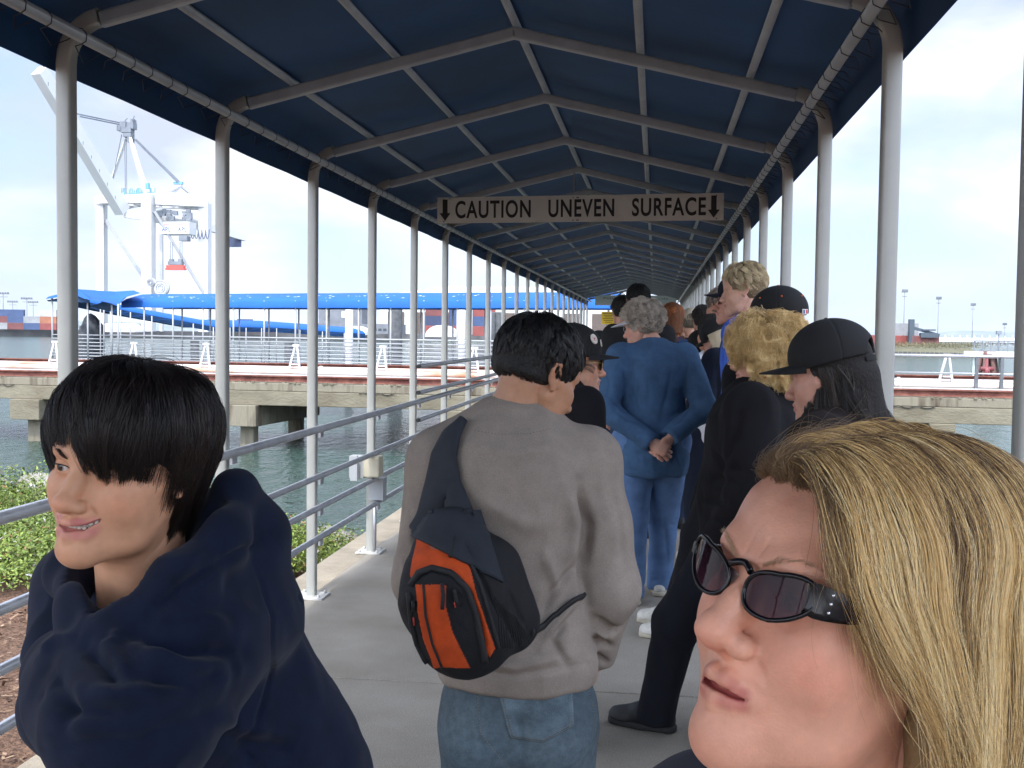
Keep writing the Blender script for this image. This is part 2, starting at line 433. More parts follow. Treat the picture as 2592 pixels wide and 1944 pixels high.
# ================================================================== SIGNS
def wz(px, py, y):
    "point on the vertical plane at world y seen at pixel"
    d = W(px, py, 1)-Vector((0, 0, EYE)); return Vector((0, 0, EYE)) + d*(y/d.y)
M_sign = mat('sign_white', (.52, .52, .48), .6, var=.06, vscale=5)
M_black = mat('sign_black', (.008, .008, .008), .6)
yS = D0+4*S-.09
a = wz(1107, 527, yS+.07); b = wz(1832, 529, yS-.07); c = (a+b)/2; wdt = (b-a).length; ang = math.atan2(b.y-a.y, b.x-a.x)
MS = Matrix.Rotation(ang, 3, 'Z') @ Matrix.Rotation(-.004, 3, 'Y')
t = empty('hanging_sign', c, 'long white sign reading CAUTION UNEVEN SURFACE hung from the canopy frame', 'sign')
mb = MB(); mb.box(c, (wdt, .004, .202), MS); panel = mb.build('panel', M_sign, t, bevel=.001)
parts = MB()
def put_text(body, x0, x1, h, z=0, yoff=-.0045, bold=.0, name='lettering', parent=None, origin=None, Mr=None, m=None):
    me = text_mesh(body, 1.0, bold)
    co = np.array([v.co for v in me.vertices]); lo, hi = co.min(0), co.max(0)
    for v in me.vertices:
        u = (v.co.x-lo[0])/(hi[0]-lo[0]); w_ = (v.co.y-lo[1])/(hi[1]-lo[1])
        p = Vector((x0+(x1-x0)*u, yoff - (.0006 if bold and v.co.z > 0 else 0), z-h/2+h*w_)); v.co = origin + Mr@p
    return link(name, me, m, parent)
def bold_text_mesh(body, off):
    cu = bpy.data.curves.new('t', 'FONT'); cu.body = body; cu.size = 1; cu.offset = off; cu.space_word = 1.5; cu.space_character = 1.12
    ob = bpy.data.objects.new('t', cu); COL.objects.link(ob); bpy.context.view_layer.update()
    me = bpy.data.meshes.new_from_object(ob.evaluated_get(bpy.context.evaluated_depsgraph_get()))
    bpy.data.objects.remove(ob); return me
def place_text(me, x0, x1, h, z, yoff, origin, Mr, name, m, parent):
    co = np.array([v.co for v in me.vertices]); lo, hi = co.min(0), co.max(0)
    for v in me.vertices:
        u = (v.co.x-lo[0])/(hi[0]-lo[0]); w_ = (v.co.y-lo[1])/(hi[1]-lo[1])
        v.co = origin + Mr@Vector((x0+(x1-x0)*u, yoff, z-h/2+h*w_))
    return link(name, me, m, parent)
k = wdt/725.
place_text(bold_text_mesh("CAUTION  UNEVEN  SURFACE", .022), (1155-1469.5)*k, (1789-1469.5)*k, .137, .004, -.0042, c, MS, 'lettering', M_black, panel)
for px in (1128, 1808):
    mb = MB()
    x = (px-1469.5)*k; hw, sh, zt, zm, zb = .044, .02, .083, -.022, -.083
    P = [(x-sh, zt), (x+sh, zt), (x+sh, zm), (x+hw, zm+.012), (x+hw, zm), (x, zb), (x-hw, zm), (x-hw, zm+.012), (x-sh, zm)]
    P = [(x-sh, zt), (x+sh, zt), (x+sh, zm), (x+hw, zm), (x, zb), (x-hw, zm), (x-sh, zm)]
    vs = [c+MS@Vector((q[0], -.0042, q[1])) for q in P]
    mb.add(vs, [(1, 0, 6, 2), (5, 4, 3)]); mb.build('arrow', M_black, panel)
mb = MB(); mb.bar(c+Vector((-.03, .02, .09)), Vector((c.x-.03, D0+4*S, ZRID)), .012); mb.bar(c+Vector((-1.0, .03, .09)), Vector((c.x-1.0, D0+4*S, zr(c.x-1.0))), .01); mb.bar(c+Vector((1.0, .03, .09)), Vector((c.x+1.0, D0+4*S, zr(c.x+1.0))), .01)
mb.build('hanger', M_truss, t)
mb = MB()
for dx in (-.03, .01, .0, -1.05, 1.05):
    for dz in (.083, -.088): mb.ball(c+MS@Vector((dx, -.004, dz)), .005, 6, 4)
mb.build('bolt', M_black, panel)
mb = MB(); pts = []
for i in range(13):
    a = math.pi*i/12; pts.append((c.x+.12+.09*math.cos(a), c.y+.03, c.z+.085+.05*math.sin(a)))
mb.tube(pts, .003, 5); mb.build('wire_loop', M_truss, t)
# far sign
yF = WE-1.4; p0 = wz(1507, 750, yF); p1 = wz(1712, 772, yF)
c = (p0+p1)/2; sf = empty('hanging_sign', c, 'pale green grey sign board hung at the far end of the canopy', 'sign')
M_fs = mat('sign_greygreen', (.62, .70, .66), .5, var=.05)
mb = MB(); mb.box(c, (p1.x-p0.x, .02, .27)); pn = mb.build('panel', M_fs, sf)
place_text(bold_text_mesh("Passengers     this side", .0), -.85, .85, .07, .05, -.012, c, Matrix.Identity(3), 'lettering', mat('sign_text', (.12, .14, .14), .6), pn)
mb = MB()
for dx in (-.9, .9): mb.bar(c+Vector((dx, 0, .13)), c+Vector((dx, 0, .5)), .02)
mb.build('hanger', M_truss, sf)
# yellow notice on a post at the far end
pp = wz(1540, 805, 27); t = empty('notice_board', pp, 'small yellow notice board behind the white visor at the far end', 'notice')
mb = MB(); mb.box(pp, (.34, .02, .3)); nb = mb.build('panel', mat('yellow_notice', (.75, .5, .03), .5), t)
mb = MB()
for i in range(6): mb.box(pp+Vector((0, -.012, .11-.042*i)), (.27-.05*(i % 3), .002, .012))
mb.build('lettering', M_black, nb)
mb = MB(); mb.bar((pp.x, pp.y+.02, 0), (pp.x, pp.y+.02, pp.z+.2), .05); mb.build('post', M_paint, t)

# ================================================================== PIER (concrete girder bridge crossing behind)
M_beam = mat('weathered_concrete', (.13, .112, .075), .9, col2=(.20, .182, .13), vscale=.9, detail=12, bump=.7, bscale=9, bdist=.03, stretch=(1, 1, 2))
M_stain = mat('stained_concrete', (.065, .045, .028), .9, col2=(.205, .185, .135), vscale=1.1, detail=12, lo=.3, hi=.5, bump=.7, bscale=12, bdist=.03, stretch=(3, 1, .35))
M_rust = mat('rusty_steel', (.10, .028, .02), .85, col2=(.25, .10, .07), vscale=3, detail=12, bump=.5, bscale=30, bdist=.01)
M_pipe = mat('worn_pipe', (.6, .54, .50), .6, col2=(.40, .15, .07), vscale=.55, detail=10, lo=.5, hi=.68, bump=.3, bscale=20, bdist=.01, stretch=(.6, 1, 1))
M_white = mat('white_steel', (.62, .62, .62), .5, var=.08, vscale=2)
Z0 = W(500, 988+10, 30).z
# pier runs across: left end point and right end point on plan
PL = Vector((-34, 33.0, 0)); PR = Vector((26, 28.2, 0))
pdir = (PR-PL).normalized(); pn_ = Vector((pdir.y, -pdir.x, 0))     # towards the camera
def pp_(s, off, z): v = PL+pdir*s - pn_*off; return Vector((v.x, v.y, z))
PLn = (PR-PL).length
pier = empty('concrete_pier', PL, 'weathered concrete girder pier with pile caps crossing the water', 'pier')
zt = -.02; zb = -.68
mb = MB()
def girder(s0, s1, off, z1, z0, th, m, name, bev=.02):
    mb = MB(); a = pp_(s0, off, (z1+z0)/2); b = pp_(s1, off, (z1+z0)/2); mb.bar(a, b, th, z1-z0); return mb.build(name, m, pier, bevel=bev)
# upper slab edge and lower girder (a crack line between)
girder(0, PLn, 2.0, zt, zt-.235, 4.2, M_stain, 'deck_slab')
girder(0, PLn, .1, zt-.243, zb, .5, M_beam, 'girder')
girder(0, PLn, 3.9, zt-.243, zb, .5, M_beam, 'girder')
# cap positions from pixels: (50-115 left), (590-650), then hidden, right (2350-2415)
caps = []
for px in (80, 620, 1165, 1720, 2380):
    d = W(px, 1080, 1)-Vector((0, 0, EYE)); # intersect with front line
    # solve PL + s*pdir + ... = t*d in plan
    A = np.array([[d.x, -pdir.x], [d.y, -pdir.y]]); q = np.linalg.solve(A, np.array([PL.x, PL.y])); caps.append(q[1])
caps = [caps[0]-6.5, caps[0]-13]+caps+[caps[-1]+6.5]
girder(caps[3]+.6, caps[5], 8.2, zt+.002, zt-.6, 11.5, M_stain, 'landing_slab')
for i, s_ in enumerate(caps):
    small = i >= 5
    mb = MB(); w_ = .62 if small else 1.0; hh = .28 if small else .62
    a = pp_(s_, -.35, zb-hh/2); b = pp_(s_, 4.6, zb-hh/2); mb.bar(a, b, w_, hh); cp = mb.build('pile_cap', M_stain if i % 2 else M_beam, pier, bevel=.02)
    for off in (.3, 3.8):
        mb = MB(); mb.bar(pp_(s_, off, -4), pp_(s_, off, zb-hh+.05), .42); mb.build('pile', M_stain, cp, bevel=.03)
# rusty rails, pipes on top
def along(off, z, w_, h_, m, name, s0=0, s1=None):
    mb = MB(); mb.bar(pp_(s0, off, z), pp_(s1 or PLn, off, z), w_, h_); return mb.build(name, m, pier)
for off, z in ((.05, .10), (1.7, .42)):
    mb = MB()
    for dz, ww, hh in ((-.075, .2, .03), (0, .04, .13), (.075, .2, .03)): mb.bar(pp_(0, off, z+dz), pp_(PLn, off, z+dz), ww, hh)
    mb.build('rusty_beam', M_rust, pier)
mb = MB(); mb.bar(pp_(0, 1.9, .17), pp_(PLn, 1.9, .17), .3, .3); mb.build('rusty_beam', M_rust, pier)
rr = random.Random(8)
for off, z, r in ((.75, .27, .085), (1.1, .36, .075)):
    mb = MB(); mb.tube([pp_(s_, off, z) for s_ in np.linspace(0, PLn, 30)], r, 12); p_ = mb.build('pipe', M_pipe, pier)
    mb = MB()
    for s_ in np.arange(2, PLn, 5.5): mb.tube([pp_(s_, off, z), pp_(s_+.08, off, z)], r*1.35, 12)
    mb.build('flange', M_pipe, p_)
mb = MB(); mb.bar(pp_(0, .45, .2), pp_(PLn, .45, .2), .12, .025); mb.build('white_edge', M_white, pier)
mb = MB()
for k in range(300):
    s_ = rr.uniform(0, PLn); mb.box(pp_(s_, rr.uniform(-.12, -.02), zt+.01), (rr.uniform(.03, .12), .05, rr.uniform(.02, .06)))
mb.build('rubble', M_beam, pier)
mb = MB()   # dangling cable and cracks of exposed bar
for s0 in (caps[2]-1.5, caps[3]+3.6, caps[6]-1.2):
    pts = [pp_(s0+i*.13, -.18, zt-.25+.03*math.sin(i*1.7)) for i in range(9)]; mb.tube(pts, .013, 5)
pts = [pp_(caps[2]-1.3+.08*math.sin(i*.8), -.2, zb+.4-.12*i) for i in range(11)]; mb.tube(pts, .012, 5)
mb.build('cable', mat('cable_dark', (.03, .028, .025), .8), pier)
# A-frames on the pier
def aframe(px, wpx=36, ytop=885, bar=True, idx=0, label=''):
    d = W(px, 960, 1)-Vector((0, 0, EYE)); o_ = PL - pn_*.9
    A = np.array([[d.x, -pdir.x], [d.y, -pdir.y]]); q = np.linalg.solve(A, np.array([o_.x, o_.y])); s_ = q[1]
    base = pp_(s_, .9, .28)
    t = empty('pipe_stand', base, label, 'pipe stand', 'white A-shaped stands on the pier')
    for k in (-1, 1):
        mb = MB(); mb.bar(pp_(s_+k*.2-.05, .9, .2), pp_(s_+k*.03, .95, 1.08), .06, .05); mb.build('leg', M_white, t)
    mb = MB(); mb.bar(pp_(s_-.1, .95, 1.07), pp_(s_+.1, .95, 1.07), .1, .06); mb.bar(pp_(s_-.12, .9, .5), pp_(s_+.1, .9, .5), .04); mb.build('top_plate', M_white, t)
for px, lb in ((138, 'white A-shaped stand on the pier just left of the first canopy post'), (338, 'white A-shaped stand on the pier above the boy\'s hair'),
               (521, 'white A-shaped stand on the pier just left of the second canopy post'), (748, 'white A-shaped stand on the pier left of the third canopy post'),
               (968, 'white A-shaped stand on the pier between the fourth and fifth posts'), (1200, 'white A-shaped stand on the pier beside the black haired man'),
               (2398, 'grey A-shaped stand on the pier at the right, over the water')):
    aframe(px, label=lb)
# pier railing on the right
t = empty('pier_railing', pp_(50, .6, 0), 'grey pipe railing with dark posts on the pier at the right', 'railing')
def sx_of(px, off=.6):
    d = W(px, 960, 1)-Vector((0, 0, EYE)); o_ = PL - pn_*off
    A = np.array([[d.x, -pdir.x], [d.y, -pdir.y]]); return np.linalg.solve(A, np.array([o_.x, o_.y]))[1]
M_rpost = mat('dark_post', (.10, .11, .12), .6, var=.2)
for z, r in ((1.05, .045), (.60, .022)):
    mb = MB(); mb.tube([pp_(sx_of(2255), .6, z), pp_(sx_of(2570)+3, .6, z)], r, 8); mb.build('rail', M_gal, t)
for px in (2262, 2471, 2535):
    mb = MB(); s_ = sx_of(px); mb.bar(pp_(s_, .6, .15), pp_(s_, .6, 1.04), .08 if px != 2262 else .04); mb.build('post', M_rpost, t)
# hydrant on the pier
hb = pp_(sx_of(2524), 1.9, .32)
t = empty('hydrant', hb, 'red standpipe valve with a handwheel on the pier at the right', 'hydrant')
M_red = mat('valve_red', (.20, .05, .055), .5, var=.2)
mb = MB(); mb.tube([hb, hb+Vector((0, 0, .2)), hb+Vector((0, 0, .22)), hb+Vector((0, 0, .4)), hb+Vector((0, 0, .42)), hb+Vector((0, 0, .75))], [.06, .06, .09, .09, .035, .03], 10); mb.build('body', M_red, t)
mb = MB(); mb.tube([hb+Vector((-.17, 0, .38)), hb+Vector((.17, 0, .38))], .06, 8); mb.build('outlet', M_red, t)
mb = MB(); mb.tube([hb+Vector((.12*math.cos(a), .12*math.sin(a), .78)) for a in np.linspace(0, 2*math.pi, 13)], .012, 5); mb.build('handwheel', M_red, t)

# ================================================================== FAR GANGWAY with blue canopy
M_gpost = mat('gang_post', (.36, .37, .38), .5)
M_dk = mat('deck_grey', (.42, .43, .44), .8, var=.08, vscale=.5, detail=8)
GL = W(330, 775, 50); GR = W(1560, 800, 40.5)
GL = Vector((GL.x, GL.y, 0)); GR = Vector((GR.x, GR.y, 0)); gd = (GR-GL).normalized(); gn = Vector((gd.y, -gd.x, 0)); GLn = (GR-GL).length
def gp(s_, off, z): v = GL+gd*s_+gn*(-off); return Vector((v.x, v.y, z))
def crossz(px, py, s_line=True):
    d = W(px, py, 1)-Vector((0, 0, EYE)); A = np.array([[d.x, -gd.x], [d.y, -gd.y]]); q = np.linalg.solve(A, np.array([GL.x, GL.y])); return q[1], EYE+d.z*q[0]
s1, zc1 = crossz(500, 772); s2, zc2 = crossz(1200, 788); ztop = (zc1+zc2)/2
_, zd1 = crossz(500, 921); _, zd2 = crossz(1100, 926); zdk = (zd1+zd2)/2
gang = empty('gangway_canopy', GL, 'bright blue fabric canopy on thin posts over the gangway beyond the pier', 'canopy')
M_bdeep = M_blue
mb = MB(); rows = []
rr = random.Random(11)
for s_ in np.arange(-.5, GLn+.1, .6):
    j = .006*math.sin(s_*2.4)
    rows.append([gp(s_, -.05, ztop+j), gp(s_, -.03, ztop+.26+j), gp(s_, .25, ztop+.40+j*.5), gp(s_, 1.3, ztop+.66+j*.6), gp(s_, 2.4, ztop+.40), gp(s_, 2.65, ztop+.26), gp(s_, 2.68, ztop)])
mb.sheet(rows); mb.build('fabric', M_blue, gang)
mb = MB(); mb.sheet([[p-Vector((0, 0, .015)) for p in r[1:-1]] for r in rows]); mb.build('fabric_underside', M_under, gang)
pxs = [363, 436, 512, 589, 667, 746, 825, 906, 987, 1071, 1156, 1240, 1325, 1410]
base = None
for i, px in enumerate(pxs):
    s_, _ = crossz(px, 850)
    if s_ > GLn: break
    for off in (0.05, 2.55):
        mb = MB(); mb.tube([gp(s_, off, zdk), gp(s_, off, ztop+.3)], .038, 8); mb.build('post', M_gpost, gang)
mb = MB()
for k in range(90):   # bird droppings on the fabric
    s_ = rr.uniform(0, GLn); u = rr.uniform(0, 1); off = .25+u*.6; z = ztop+.40+.26*(u*.6/1.05)+.012
    a = rr.uniform(.02, .09); b = rr.uniform(.01, .03)
    mb.add([gp(s_-a, off-b, z-b*.25), gp(s_+a*.4, off-b, z-b*.25), gp(s_+a, off+b, z+b*.28), gp(s_-a*.5, off+b*1.4, z+b*.36)], [(0, 1, 2, 3)])
mb.build('droppings', mat('dropping_white', (.7, .72, .72), .8), gang)
# deck and railings of gangway
gdk = empty('gangway', gp(0, 0, zdk), 'grey floating gangway deck with pipe railings under the blue canopy', 'gangway')
mb = MB(); mb.bar(gp(-4, 1.3, zdk-.28), gp(GLn, 1.3, zdk-.28), 2.9, .52); mb.build('deck', M_dk, gdk, bevel=.02)
mb = MB(); mb.bar(gp(-4, -.2, zdk-.06), gp(GLn, -.2, zdk-.06), .12, .1); mb.build('fender', M_white, gdk)
for z in (1.1, .93, .76, .6, .44, .28, .14):
    for off in (0.02, 2.58):
        mb = MB(); mb.tube([gp(-3.8, off, zdk+z), gp(GLn, off, zdk+z)], .022 if z < 1 else .032, 6); mb.build('rail', M_gpost, gdk)
mb = MB()
for s_ in np.arange(1, GLn, 2.1): mb.tube([gp(s_, -.16, zdk-.1), gp(s_-.02, -.22, zdk-.28), gp(s_-.12, -.22, zdk-.22)], .015, 5)
mb.build('hook', M_gpost, gdk)
# white pylons near the gangway: big guide piles
for px, w_, y0, y1, d, m, lb, ct in ((884, 20, 775, 945, 52, 'w', 'white guide pile of the floating gangway left of the dark one', 'pile'),
                        (1168, 22, 783, 935, 49, 'w', 'thick white guide pile behind the gangway right of the containers', 'pile'),
                        (1001, 36, 775, 925, 53, 'd', 'thick dark steel pile behind the gangway posts', 'pile'),
                        (1243, 26, 790, 850, 52, 'd', 'dark pile with square top near the black haired man', 'pile'),
                        (1263, 20, 790, 850, 52, 'd', 'slim dark pile beside the square topped pile', 'pile'),
                        (732, 24, 860, 925, 55, 'd', 'short dark pile behind the gangway railing', 'pile'),
                        (493, 22, 860, 925, 57, 'd', 'stubby dark pile seen through the gangway railing', 'pile')):
    a = W(px, y0, d); b = W(px, y1, d)
    mb = MB(); r = w_/2800*d/2; mb.tube([(a.x, a.y, -5), (a.x, a.y, a.z-.05), (a.x, a.y, a.z)], [r, r, r*.8], 14)
    o = mb.build('guide_pile', M_white if m == 'w' else mat('pile_dark', (.07, .075, .08), .8, var=.3), None); tag(o, lb, ct, 'guide piles of the floating gangway')
# tarp-covered dolphin
a = W(228, 795, 56); b = W(228, 905, 56)
mb = MB(); h_ = a.z+2
mb.tube([(a.x, a.y, -2.2), (a.x, a.y, .2), (a.x+.1, a.y, 1.6), (a.x+.05, a.y, a.z-.5), (a.x, a.y, a.z-.15), (a.x-.05, a.y, a.z)], [.62, .6, .62, .5, .3, .12], 7, sx=1)
o = mb.build('mooring_dolphin', mat('dolphin_dark', (.05, .055, .065), .9, var=.4, vscale=2, bump=1, bscale=5, bdist=.1)); tag(o, 'dark pointed mooring dolphin at the left end of the gangway', 'mooring post')
# second canopy: descends to the right behind
c2 = empty('gangway_canopy', W(236, 775, 58), 'blue canopy of the ramp sloping down to the right behind the gangway', 'canopy')
A1 = W(300, 770, 54); B1 = W(925, 866, 66); 
u_ = Vector((B1.x-A1.x, B1.y-A1.y, 0)).normalized(); n_ = Vector((u_.y, -u_.x, 0))
mbt = MB(); mbu = MB(); rows = []; rows2 = []
def ramp_path(t):
    # pixel polyline of the lower front edge: slopes then levels out
    P = [(228, 778, 54), (330, 800, 55.5), (540, 838, 58), (700, 840, 62), (925, 855, 66)]
    k = min(int(t*4), 3); f = t*4-k; a = W(*P[k]); b = W(*P[k+1]); return a.lerp(b, f)
for i in range(17):
    p = ramp_path(i/16)
    rows.append([p+Vector((0, 0, .0)), p+Vector((.0, .0, .26)), p-n_*.3+Vector((0, 0, .42)), p-n_*1.4+Vector((0, 0, .62)), p-n_*2.5+Vector((0, 0, .42)), p-n_*2.8+Vector((0, 0, .2))])
mbt.sheet(rows); mbt.build('fabric', M_blue, c2)
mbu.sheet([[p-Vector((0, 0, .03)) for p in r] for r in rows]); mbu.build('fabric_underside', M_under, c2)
for i in range(1, 16, 1):
    p = ramp_path(i/16); mb = MB(); mb.tube([p+Vector((0, 0, .2)), (p.x, p.y, -.3)], .035, 6); mb.build('post', M_gpost, c2)
# corner hood: left end
c3 = empty('canopy_corner', W(230, 760, 50), 'bright blue peaked corner of the gangway canopy at its left end', 'canopy')
def quad(mb, *P): mb.add([W(*p) for p in P], [tuple(range(len(P)))])
mb = MB()
quad(mb, (115, 757, 51.5), (160, 744, 51), (215, 740, 53.5), (175, 742, 54.5))
quad(mb, (198, 732, 50), (292, 738, 52), (300, 772, 48.7), (232, 757, 48))
quad(mb, (292, 738, 52), (338, 735, 50.5), (356, 742, 49.4), (318, 752, 48.7), (300, 772, 48.7))
quad(mb, (262, 750, 50), (318, 745, 51), (300, 772, 48.7), (255, 765, 48.9))
quad(mb, (115, 757, 51.5), (122, 751, 51.5), (198, 731, 50.1), (232, 757, 48.1), (215, 757, 48.2), (190, 746, 49.5))
mb.build('fabric', M_blue, c3)
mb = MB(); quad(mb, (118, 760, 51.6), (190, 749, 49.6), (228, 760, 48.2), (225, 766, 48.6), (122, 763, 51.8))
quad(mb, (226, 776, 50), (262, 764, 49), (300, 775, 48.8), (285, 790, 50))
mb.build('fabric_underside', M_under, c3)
for px, d, y0 in ((132, 51.5, 760), (222, 49, 765), (283, 48.8, 775), (299, 48.7, 775), (263, 52, 790)):
    mb = MB(); a = W(px, y0, d); mb.tube([a+Vector((0, 0, .1)), (a.x, a.y, zdk)], .04, 6); mb.build('post', M_gpost, c3)
mb = MB()
for z in (1.1, .93, .76, .6, .44, .28, .14):
    mb.tube([W(132, 850, 51.5)*Vector((1, 1, 0)) + Vector((0, 0, zdk+z)) if False else Vector((W(132, 850, 51.5).x, W(132, 850, 51.5).y, zdk+z)), Vector((gp(0, 0, 0).x, gp(0, 0, 0).y, zdk+z))], .024, 5)
mb.build('rail', M_gpost, c3)
# ================================================================== FAR SHORE, CONTAINERS, CRANE
M_quay = mat('quay_dark', (.10, .10, .10), .9, var=.4, vscale=.2)
M_land = mat('far_land', (.16, .15, .10), .95, col2=(.08, .09, .045), vscale=.06, detail=10)
def flat(p, z): return Vector((p.x, p.y, z))
mb = MB()
a = W(-600, 860, 430); b = W(1480, 860, 470); mb.bar(flat(a, -.9)+Vector((0, 60, 0)), flat(b, -.9)+Vector((0, 60, 0)), 120, 3.4)
o = mb.build('far_quay', M_quay); tag(o, kind='structure'); o.name = 'ground_far_quay'
mb = MB(); rr = random.Random(2)
for i in range(160):
    t = i/159; p = flat(a, 0).lerp(flat(b, 0), t); mb.box((p.x, p.y-.4, -1), (1.2, .8, 2.4))
o = mb.build('quay_fenders', mat('fender_black', (.03, .03, .03), .9)); tag(o, kind='structure')
quaydir = (flat(b, 0)-flat(a, 0)).normalized()
CC = {'red': (.26, .06, .05), 'maroon': (.17, .05, .045), 'blue': (.045, .08, .18), 'navy': (.035, .05, .11), 'white': (.45, .45, .44), 'grey': (.28, .29, .30), 'orange': (.36, .14, .07), 'green': (.06, .16, .11)}
CM = {k: mat('container_'+k, v, .6, var=.15, vscale=.5) for k, v in CC.items()}
cont_src = {}
CNT = [0]
def container(p, d, colr, label, ln=6.06, sc=1.0):
    key = (colr, ln)
    if key not in cont_src:
        mb = MB(); mb.box((0, 0, 1.295), (ln, 2.44, 2.59))
        for i in range(int(ln/.28)):
            x = -ln/2+.2+i*.28; mb.box((x, -1.235, 1.3), (.13, .05, 2.3))
        for x in (-ln/2+.06, ln/2-.06): mb.box((x, -1.25, 1.295), (.16, .09, 2.59))
        me_o = mb.build('shipping_container', CM[colr]); cont_src[key] = me_o; o = me_o
    else: o = cont_src[key].copy(); COL.objects.link(o)
    o.location = p; o.rotation_euler = (0, 0, d); tag(o, label, 'container', 'shipping containers on the far docks'); CNT[0] += 1
    return o
ang = math.atan2(quaydir.y, quaydir.x)
def stack_row(px0, px1, dist, layers, seed, where, ln=6.06, cols=None, base=.8, angl=None):
    rr = random.Random(seed); step = (ln+.35)/dist*F
    n = max(1, int((px1-px0)/step))
    for i in range(n):
        px = px0+step*(i+.5); p = W(px, 850, dist)
        h = layers if isinstance(layers, int) else layers[min(i, len(layers)-1)]
        for k in range(h):
            c_ = rr.choice(cols or ['red', 'maroon', 'blue', 'white', 'grey', 'navy'])
            lv = ['bottom', 'second', 'third', 'fourth', 'fifth'][k]
            container(Vector((p.x, p.y, base+2.62*k)), ang if angl is None else angl, c_, '%s container, %s layer of stack %s %s' % (c_, lv, ['one', 'two', 'three', 'four', 'five', 'six', 'seven', 'eight', 'nine', 'ten', 'eleven', 'twelve'][i % 12], where), ln)
stack_row(-20, 155, 436, [3, 3, 2, 3, 2, 3], 5, 'on the far left dock', cols=['red', 'white', 'maroon', 'orange', 'grey', 'blue'])
stack_row(225, 420, 440, 1, 6, 'behind the dark mooring dolphin', cols=['white', 'grey', 'orange'])
stack_row(560, 760, 445, [1, 2, 1], 7, 'behind the middle of the gangway', cols=['red', 'maroon', 'green', 'blue'])
stack_row(1075, 1300, 300, [4, 4, 3], 8, 'seen under the blue canopy at its right', cols=['blue', 'red', 'navy', 'maroon', 'blue'], ln=6.06)
# dark warehouse and domed white sheds
def bld(px0, px1, ytop, dist, depth, m, name, lb, cat_, roof=None, parts=True):
    a = W(px0, 850, dist); b = W(px1, 850, dist); zt_ = W(px0, ytop, dist).z; t = empty(name, ((a.x+b.x)/2, a.y, .8), lb, cat_)
    mb = MB(); c = (a+b)/2; w_ = b.x-a.x; mb.box((c.x, c.y+depth/2, (zt_+.8)/2), (w_, depth, zt_-.8)); mb.build('wall', m, t)
    return t, c, w_, zt_
t, c, w_, zt_ = bld(800, 985, 818, 420, 30, mat('warehouse_dark', (.16, .17, .19), .8, var=.15, vscale=.3), 'warehouse', 'low dark warehouse with window band behind the gangway posts', 'warehouse')
mb = MB()
for i in range(14): mb.box((c.x-w_/2+1.2+i*(w_-2.4)/13, c.y-.05, zt_-2.2), (1.2, .15, .9))
mb.build('window', mat('glass_dark', (.03, .04, .05), .2), t)
mb = MB(); mb.box((c.x-6, c.y+10, zt_+3.2), (17, 12, 6.4)); mb.build('upper_storey', MATS['warehouse_dark'], t)
mb = MB(); mb.box((c.x-4, c.y+3.95, zt_+3.5), (3, .15, 2.4)); mb.build('sign_panel', M_white, t)
for k, (px, lb) in enumerate(((290, 'white domed tent on the far dock beside the dolphin'), (325, 'white domed tent next to an orange mound on the far dock'), (1120, 'white rounded storage tank in front of the blue containers'), (905, 'white tent roof beside the dark warehouse'))):
    d = 330 if k != 2 else 250; p = W(px, 855, d); mb = MB(); rows = []
    for i in range(13):
        a = math.pi*i/12; rows.append([(p.x+3.4*math.cos(a), p.y+y_, .6+2.6*math.sin(a)) for y_ in (-3, 3)])
    mb.sheet(rows); mb.add([r[0] for r in rows], [tuple(range(13))])
    o = mb.build('storage_tent', M_white); tag(o, lb, 'tent')
# big pale roof shed (behind the gangway canopy, to the right)
t, c, w_, zt_ = bld(950, 1640, 756, 520, 70, mat('shed_wall', (.62, .62, .58), .7, var=.06, vscale=.2), 'terminal_shed', 'large pale hipped roof shed beyond the containers behind the blue canopy', 'shed')
x0, x1, y0 = c.x-w_/2, c.x+w_/2, c.y
mb = MB(); ze_ = W(1200, 750, 520).z; zr_ = W(1200, 724, 550).z
mb.box((c.x, y0+35, (ze_+zt_)/2), (w_+1, 71, ze_-zt_))
mb.add([(x0-1, y0-1, ze_), (x1+1, y0-1, ze_), (x1-30, y0+35, zr_), (x0+26, y0+35, zr_), (x0-1, y0+71, ze_), (x1+1, y0+71, ze_)], [(0, 1, 2, 3), (0, 3, 4), (1, 5, 2), (3, 2, 5, 4)])
mb.build('roof', mat('shed_roof', (.50, .50, .47), .8, var=.2, vscale=1.5, detail=10, stretch=(.3, 1, 1), bump=.4, bscale=3, bdist=.1), t)
mb = MB()
for i in range(9):
    xx = x0+8+i*(w_-16)/8; mb.box((xx, y0-.3, zt_*.35), (w_/16, 1, zt_*.6))
mb.build('opening', mat('shed_opening', (.10, .075, .06), .9, var=.3), t)
# low deck house near the walkway end, with rails: white frame structure
# ------------------------------------------------------------------ CRANE (ship-to-shore gantry, boom raised)
M_cr = mat('crane_white', (.62, .63, .64), .5, var=.05, vscale=.05)
M_crm = mat('crane_midgrey', (.36, .37, .39), .5, var=.1, vscale=.1)
M_crg = mat('crane_grey', (.16, .18, .21), .6, var=.2, vscale=.2)
M_crb = mat('crane_lightblue', (.12, .32, .5), .6)
M_red2 = mat('spreader_red', (.7, .08, .06), .5)
D1, D2 = 380, 412
def cw(x, y, d): return W(x/2.37, 100+y/2.37, d)     # pixels of the enlarged crane crop
crane = empty('gantry_crane', cw(900, 1750, 400), 'tall white dock gantry crane with raised boom beyond the blue canopy', 'crane')
def cbar(name, pts, w_, m=M_cr, h=None, parent=None):
    mb = MB()
    for a, b in pts: mb.bar(cw(*a), cw(*b), w_, h)
    return mb.build(name, m, parent or crane)
def tog(x, d): p = cw(x, 1500, d); return x, d
def leg(name, x, ytop, d, w_):
    p = cw(x, ytop, d); mb = MB(); mb.bar((p.x, p.y, .8), p, w_); return mb.build(name, M_cr, crane)
